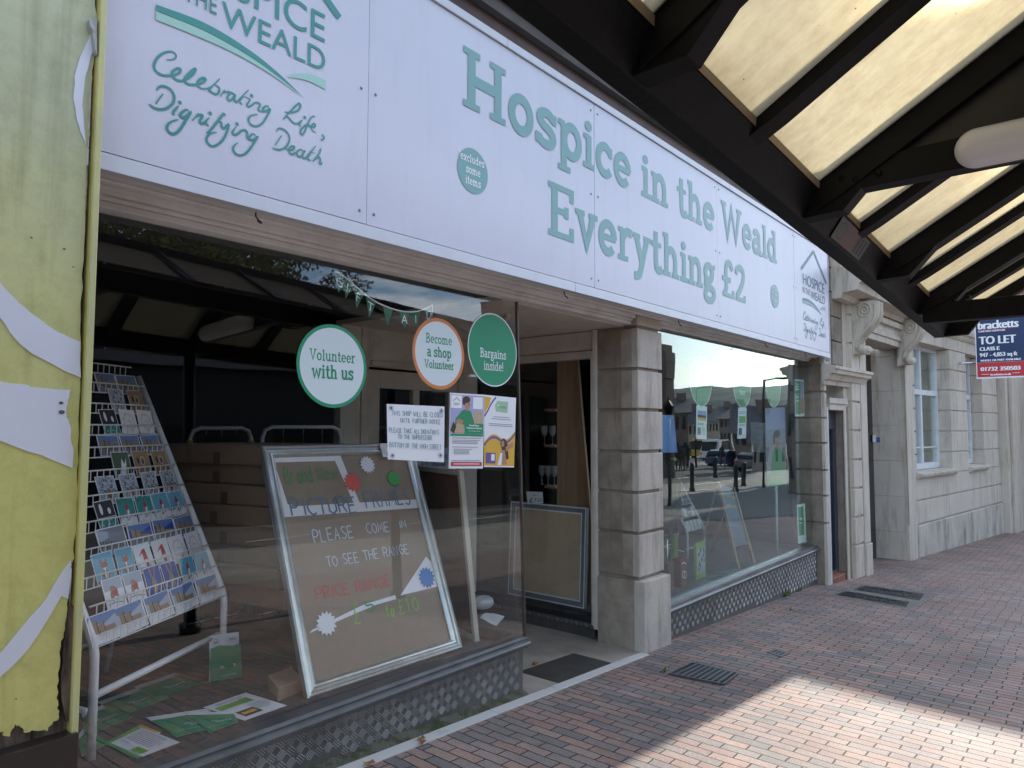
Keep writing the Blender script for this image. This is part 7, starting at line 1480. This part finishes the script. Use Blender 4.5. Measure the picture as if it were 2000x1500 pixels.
for (x0, x1, yt, yb) in ((1272, 1308, 675, 690), (1272, 1315, 690, 740), (1275, 1314, 740, 816)):
    a = vr(x0, yb, 41); c = vr(x1, yt, 41); b = MB(); b.box(min(a.x, c.x)-.3, max(a.x, c.x)+.3, min(a.y, c.y), max(a.y, c.y), a.z, c.z); b.build('stack', m_bd, ck)
house(1318, 1346, 60, 772, 0, 'brown gabled house beyond the corner pub in the reflection', m_bd, wins=2, rh=.2)
house(1346, 1372, 85, 792, 0, 'pale terrace house at the far end of the reflected street', m_bl, wins=3, floors=2, rh=.3)
house(1372, 1402, 95, 796, 0, 'longer pale terrace in the middle of the reflected street', m_bl, wins=5, floors=2, rh=.25)
house(1403, 1428, 75, 792, 0, 'tall narrow house with a chimney in the middle of the reflection', m_bd, wins=3, floors=3, rh=.2)
house(1430, 1462, 60, 788, 0, 'dark roofed shop building left of the reflected street lamp', m_bd, wins=3, rh=.4)
house(1463, 1537, 48, 788, 0, 'long low dark building with pale front right of the reflected street lamp', m_bl, wins=5, floors=1, rh=.45)
house(1536, 1585, 27, 712, 0, 'tall flat roofed brown building at the right of the reflection', m_bd, roof=False, wins=3, floors=3)
house(952, 1090, 38, 530, 0, 'tall flat roofed brick block reflected at the right top corner of the left window', m_redbrick, roof=False, wins=6, floors=4)
row = thing('shop_row', 'long dark single storey shop row across the road behind the canopy reflection', 'building', (8, -20.3, gz(8)))
b = MB(); b.box(-16, 29, -24, -20.3, -1.6, 4.9); b.build('wall', mat('dark_render', (.012, .012, .013), rough=.9, var=.3), row)
b = MB(); b.box(-16.3, 29.3, -24.3, -20.0, 4.905, 5.2); b.build('flat_roof', m_slate, row)
for k in range(9):
    b = MB(); b.box(-14+k*4.7, -10.6+k*4.7, -20.29, -20.24, .3, 3.0); b.build('shop_window', mat('unlit_shop_window', (.01, .01, .012), rough=.6, spec=.1), row)
def lamp_post(px, dist, ytop, lab, arm=-1):
    t_ = vr(px, ytop, dist); zb = gz(t_.x)-.1; t = thing('street_lamp', lab, 'street lamp', (t_.x, t_.y, zb), 'street lamps across the road')
    b = MB(); b.tube([(t_.x, t_.y, zb), (t_.x, t_.y, t_.z)], .07, 8, r2=.045); b.build('pole', m_dark, t)
    b = MB(); b.tube([(t_.x, t_.y, t_.z-.03), (t_.x-.3, t_.y+.9*arm*-1, t_.z+.03)], .035, 6); b.box(t_.x-.4, t_.x-.15, t_.y-.9*arm-.3, t_.y-.9*arm+.3, t_.z-.03, t_.z+.05); b.build('lamp_head', m_dark, t)
lamp_post(1490, 30, 742, 'tall dark street lamp nearest in the reflected street'); lamp_post(1361, 55, 757, 'tall street lamp farther along the reflected street'); lamp_post(1434, 90, 790, 'farthest street lamp of the reflected street')
def bollard(px, dist, lab):
    q = vr(px, 880, dist); x, y = q.x, q.y; z = gz(x); t = thing('bollard', lab, 'bollard', (x, y, z), 'black bollards on the reflected pavement')
    b = MB(); b.smooth = True; b.lathe([(.10, -.02), (.10, .12), (.075, .15), (.07, .8), (.09, .83), (.09, .87), (.06, .9), (.085, .95), (.06, 1.02), (0, 1.04)], (x, y, z), 14); b.build('post', m_dark, t)
bollard(1354, 27, 'bollard at the left of the reflected pavement'); bollard(1431, 27, 'bollard in the middle of the reflected pavement'); bollard(1446, 31, 'bollard just right of the middle one on the reflected pavement'); bollard(1397, 40, 'bollard farthest away on the reflected pavement')
# lantern on a post
q = vr(1306, 815, 20); z = gz(q.x); t = thing('lantern_post', 'ornamental black lantern on a post reflected beside the stone pillar', 'lamp', (q.x, q.y, z))
b = MB(); b.tube([(q.x, q.y, z), (q.x, q.y, q.z)], .05, 8); b.build('post', m_dark, t)
b = MB(); b.lathe([(.03, 0), (.08, .05), (.15, .32), (.16, .33), (.10, .42), (.03, .48), (.015, .58), (0, .6)], (q.x, q.y, q.z), 6); b.build('lantern_head', m_black, t)
# cars
def car(px, dist, lab, paint, van=False):
    q = vr(px, 870, dist); x, y = q.x, q.y; z = gz(x)-.12; a = rad(8); Tq = lambda u, v, w: (x+u*math.cos(a)-v*math.sin(a), y+u*math.sin(a)+v*math.cos(a), z+w)
    t = thing('van' if van else 'parked_car', lab, 'van' if van else 'car', (x, y, z)); H = 2.1 if van else 1.42
    pr = [(-2.1, .35), (-2.1, .85), (-1.95, .95), (-1.7, H-.02) if van else (-1.5, H-.08), (-1.5, H) if van else (-1.1, H), (.9 if van else .5, H), (1.3, .98), (2.0, .85), (2.12, .6), (2.1, .32)]
    b = MB(); b.prism(pr, lambda p, q_: Tq(p, -.85, q_), lambda p, q_: Tq(p, .85, q_)); b.build('body', paint, t, bevel=.06)
    wn = [(-1.4, 1.0), (-1.15, H-.12), (.42 if not van else .8, H-.12), (.95, 1.0)]
    b = MB(); b.prism(wn, lambda p, q_: Tq(p, -.862, q_), lambda p, q_: Tq(p, .862, q_)); b.prism([(-.74, 1.0), (-.74, H-.16), (.74, H-.16), (.74, 1.0)] and [(-.7, 1.02), (-.7, H-.18), (.7, H-.18), (.7, 1.02)], lambda p, q_: Tq(-1.99 if not van else -2.0, p, q_), lambda p, q_: Tq(-1.3, p*.9, q_)); b.build('windows', m_win, t)
    for u in (-1.3, 1.3):
        for v in (-.8, .8):
            b = MB(); b.smooth = True; b.tube([Tq(u, v-.09, .31), Tq(u, v+.09, .31)], .31, 18); w = b.build('wheel', m_dark, t)
    for v in (-.68, .68):
        b = MB(); b.box(-2.13, -2.09, v-.12, v+.12, .72, .86, T=Tq); b.build('tail_light', c_red, t)
cw = mat('car_white', (.6, .6, .6), rough=.25, coat=.6); cg = mat('car_grey', (.12, .13, .15), rough=.25, coat=.6); cb_ = mat('car_blue', (.03, .05, .12), rough=.25, coat=.6)
car(1406, 75, 'white van in the middle of the reflected street', cw, True); car(1384, 80, 'yellow delivery van far along the reflected street', mat('van_yellow', (.5, .33, .04), rough=.4), True); car(1424, 62, 'dark blue parked car left of the reflected lamp', cb_); car(1478, 55, 'grey car under the nearest reflected street lamp', cg); car(1465, 66, 'white car behind the grey car in the reflection', cw)
# people
def person(px, dist, lab, top, legs, seed):
    r_ = random.Random(seed); q = vr(px, 865, dist); x, y = q.x, q.y; z = gz(x); s_ = .18*r_.choice((-1, 1)); a = rad(r_.uniform(0, 360)); ca, sa = math.cos(a), math.sin(a)
    J = {'pel': (0, 0, .92), 'wai': (0, 0, 1.08), 'che': (0, .02, 1.32), 'nek': (0, 0, 1.47), 'hd': (.0, .0, 1.56), 'hd2': (0, .01, 1.70), 'shl': (-.19, 0, 1.42), 'ell': (-.25, .03, 1.14), 'hal': (-.24, .12, .90), 'shr': (.19, 0, 1.42), 'elr': (.26, -.05, 1.14), 'har': (.25, -.02, .89),
         'hpl': (-.09, 0, .88), 'knl': (-.10, s_*.6, .5), 'anl': (-.10, s_*1.0, .09), 'tol': (-.11, s_+.16, .03), 'hpr': (.09, 0, .88), 'knr': (.10, -s_*.4, .5), 'anr': (.10, -s_*1.2, .10), 'tor': (.11, -s_+.14, .03)}
    Rr = {'pel': .15, 'wai': .13, 'che': .155, 'nek': .06, 'hd': .085, 'hd2': .095, 'shl': .07, 'ell': .045, 'hal': .035, 'shr': .07, 'elr': .045, 'har': .035, 'hpl': .10, 'knl': .065, 'anl': .045, 'tol': .04, 'hpr': .10, 'knr': .065, 'anr': .045, 'tor': .04}
    ks = list(J); E_ = [('pel', 'wai'), ('wai', 'che'), ('che', 'nek'), ('nek', 'hd'), ('hd', 'hd2'), ('che', 'shl'), ('shl', 'ell'), ('ell', 'hal'), ('che', 'shr'), ('shr', 'elr'), ('elr', 'har'), ('pel', 'hpl'), ('hpl', 'knl'), ('knl', 'anl'), ('anl', 'tol'), ('pel', 'hpr'), ('hpr', 'knr'), ('knr', 'anr'), ('anr', 'tor')]
    me = bpy.data.meshes.new('person'); me.from_pydata([(J[k][0]*ca-J[k][1]*sa, J[k][0]*sa+J[k][1]*ca, J[k][2]) for k in ks], [(ks.index(p), ks.index(q_)) for p, q_ in E_], [])
    o = bpy.data.objects.new('person', me); SC.collection.objects.link(o); o.location = (x, y, z)
    md = o.modifiers.new('skin', 'SKIN'); 
    for i, k in enumerate(ks): me.skin_vertices[0].data[i].radius = (Rr[k], Rr[k]); me.skin_vertices[0].data[i].use_root = (k == 'pel')
    o.modifiers.new('sub', 'SUBSURF').levels = 1; o.modifiers['sub'].render_levels = 1
    me.materials.append(top); tag(o, lab, 'person', 'people walking in the reflected street')
pd = mat('dark_coat', (.02, .022, .03), rough=.9); pg = mat('grey_coat', (.08, .08, .09), rough=.9)
for i, (px, d, lab, m_) in enumerate(((1327, 50, 'person in a dark coat walking, leftmost in the reflected street', pd), (1334, 47, 'person in a grey coat walking, second from the left in the reflected street', pg), (1346, 52, 'person in dark clothes standing near the left bollard of the reflection', pd), (1409, 60, 'person in a dark coat beside the white van in the reflection', pd))): person(px, d, lab, m_, m_, i+2)
for o in list(bpy.data.objects):
    if '_loc' in o: del o['_loc']
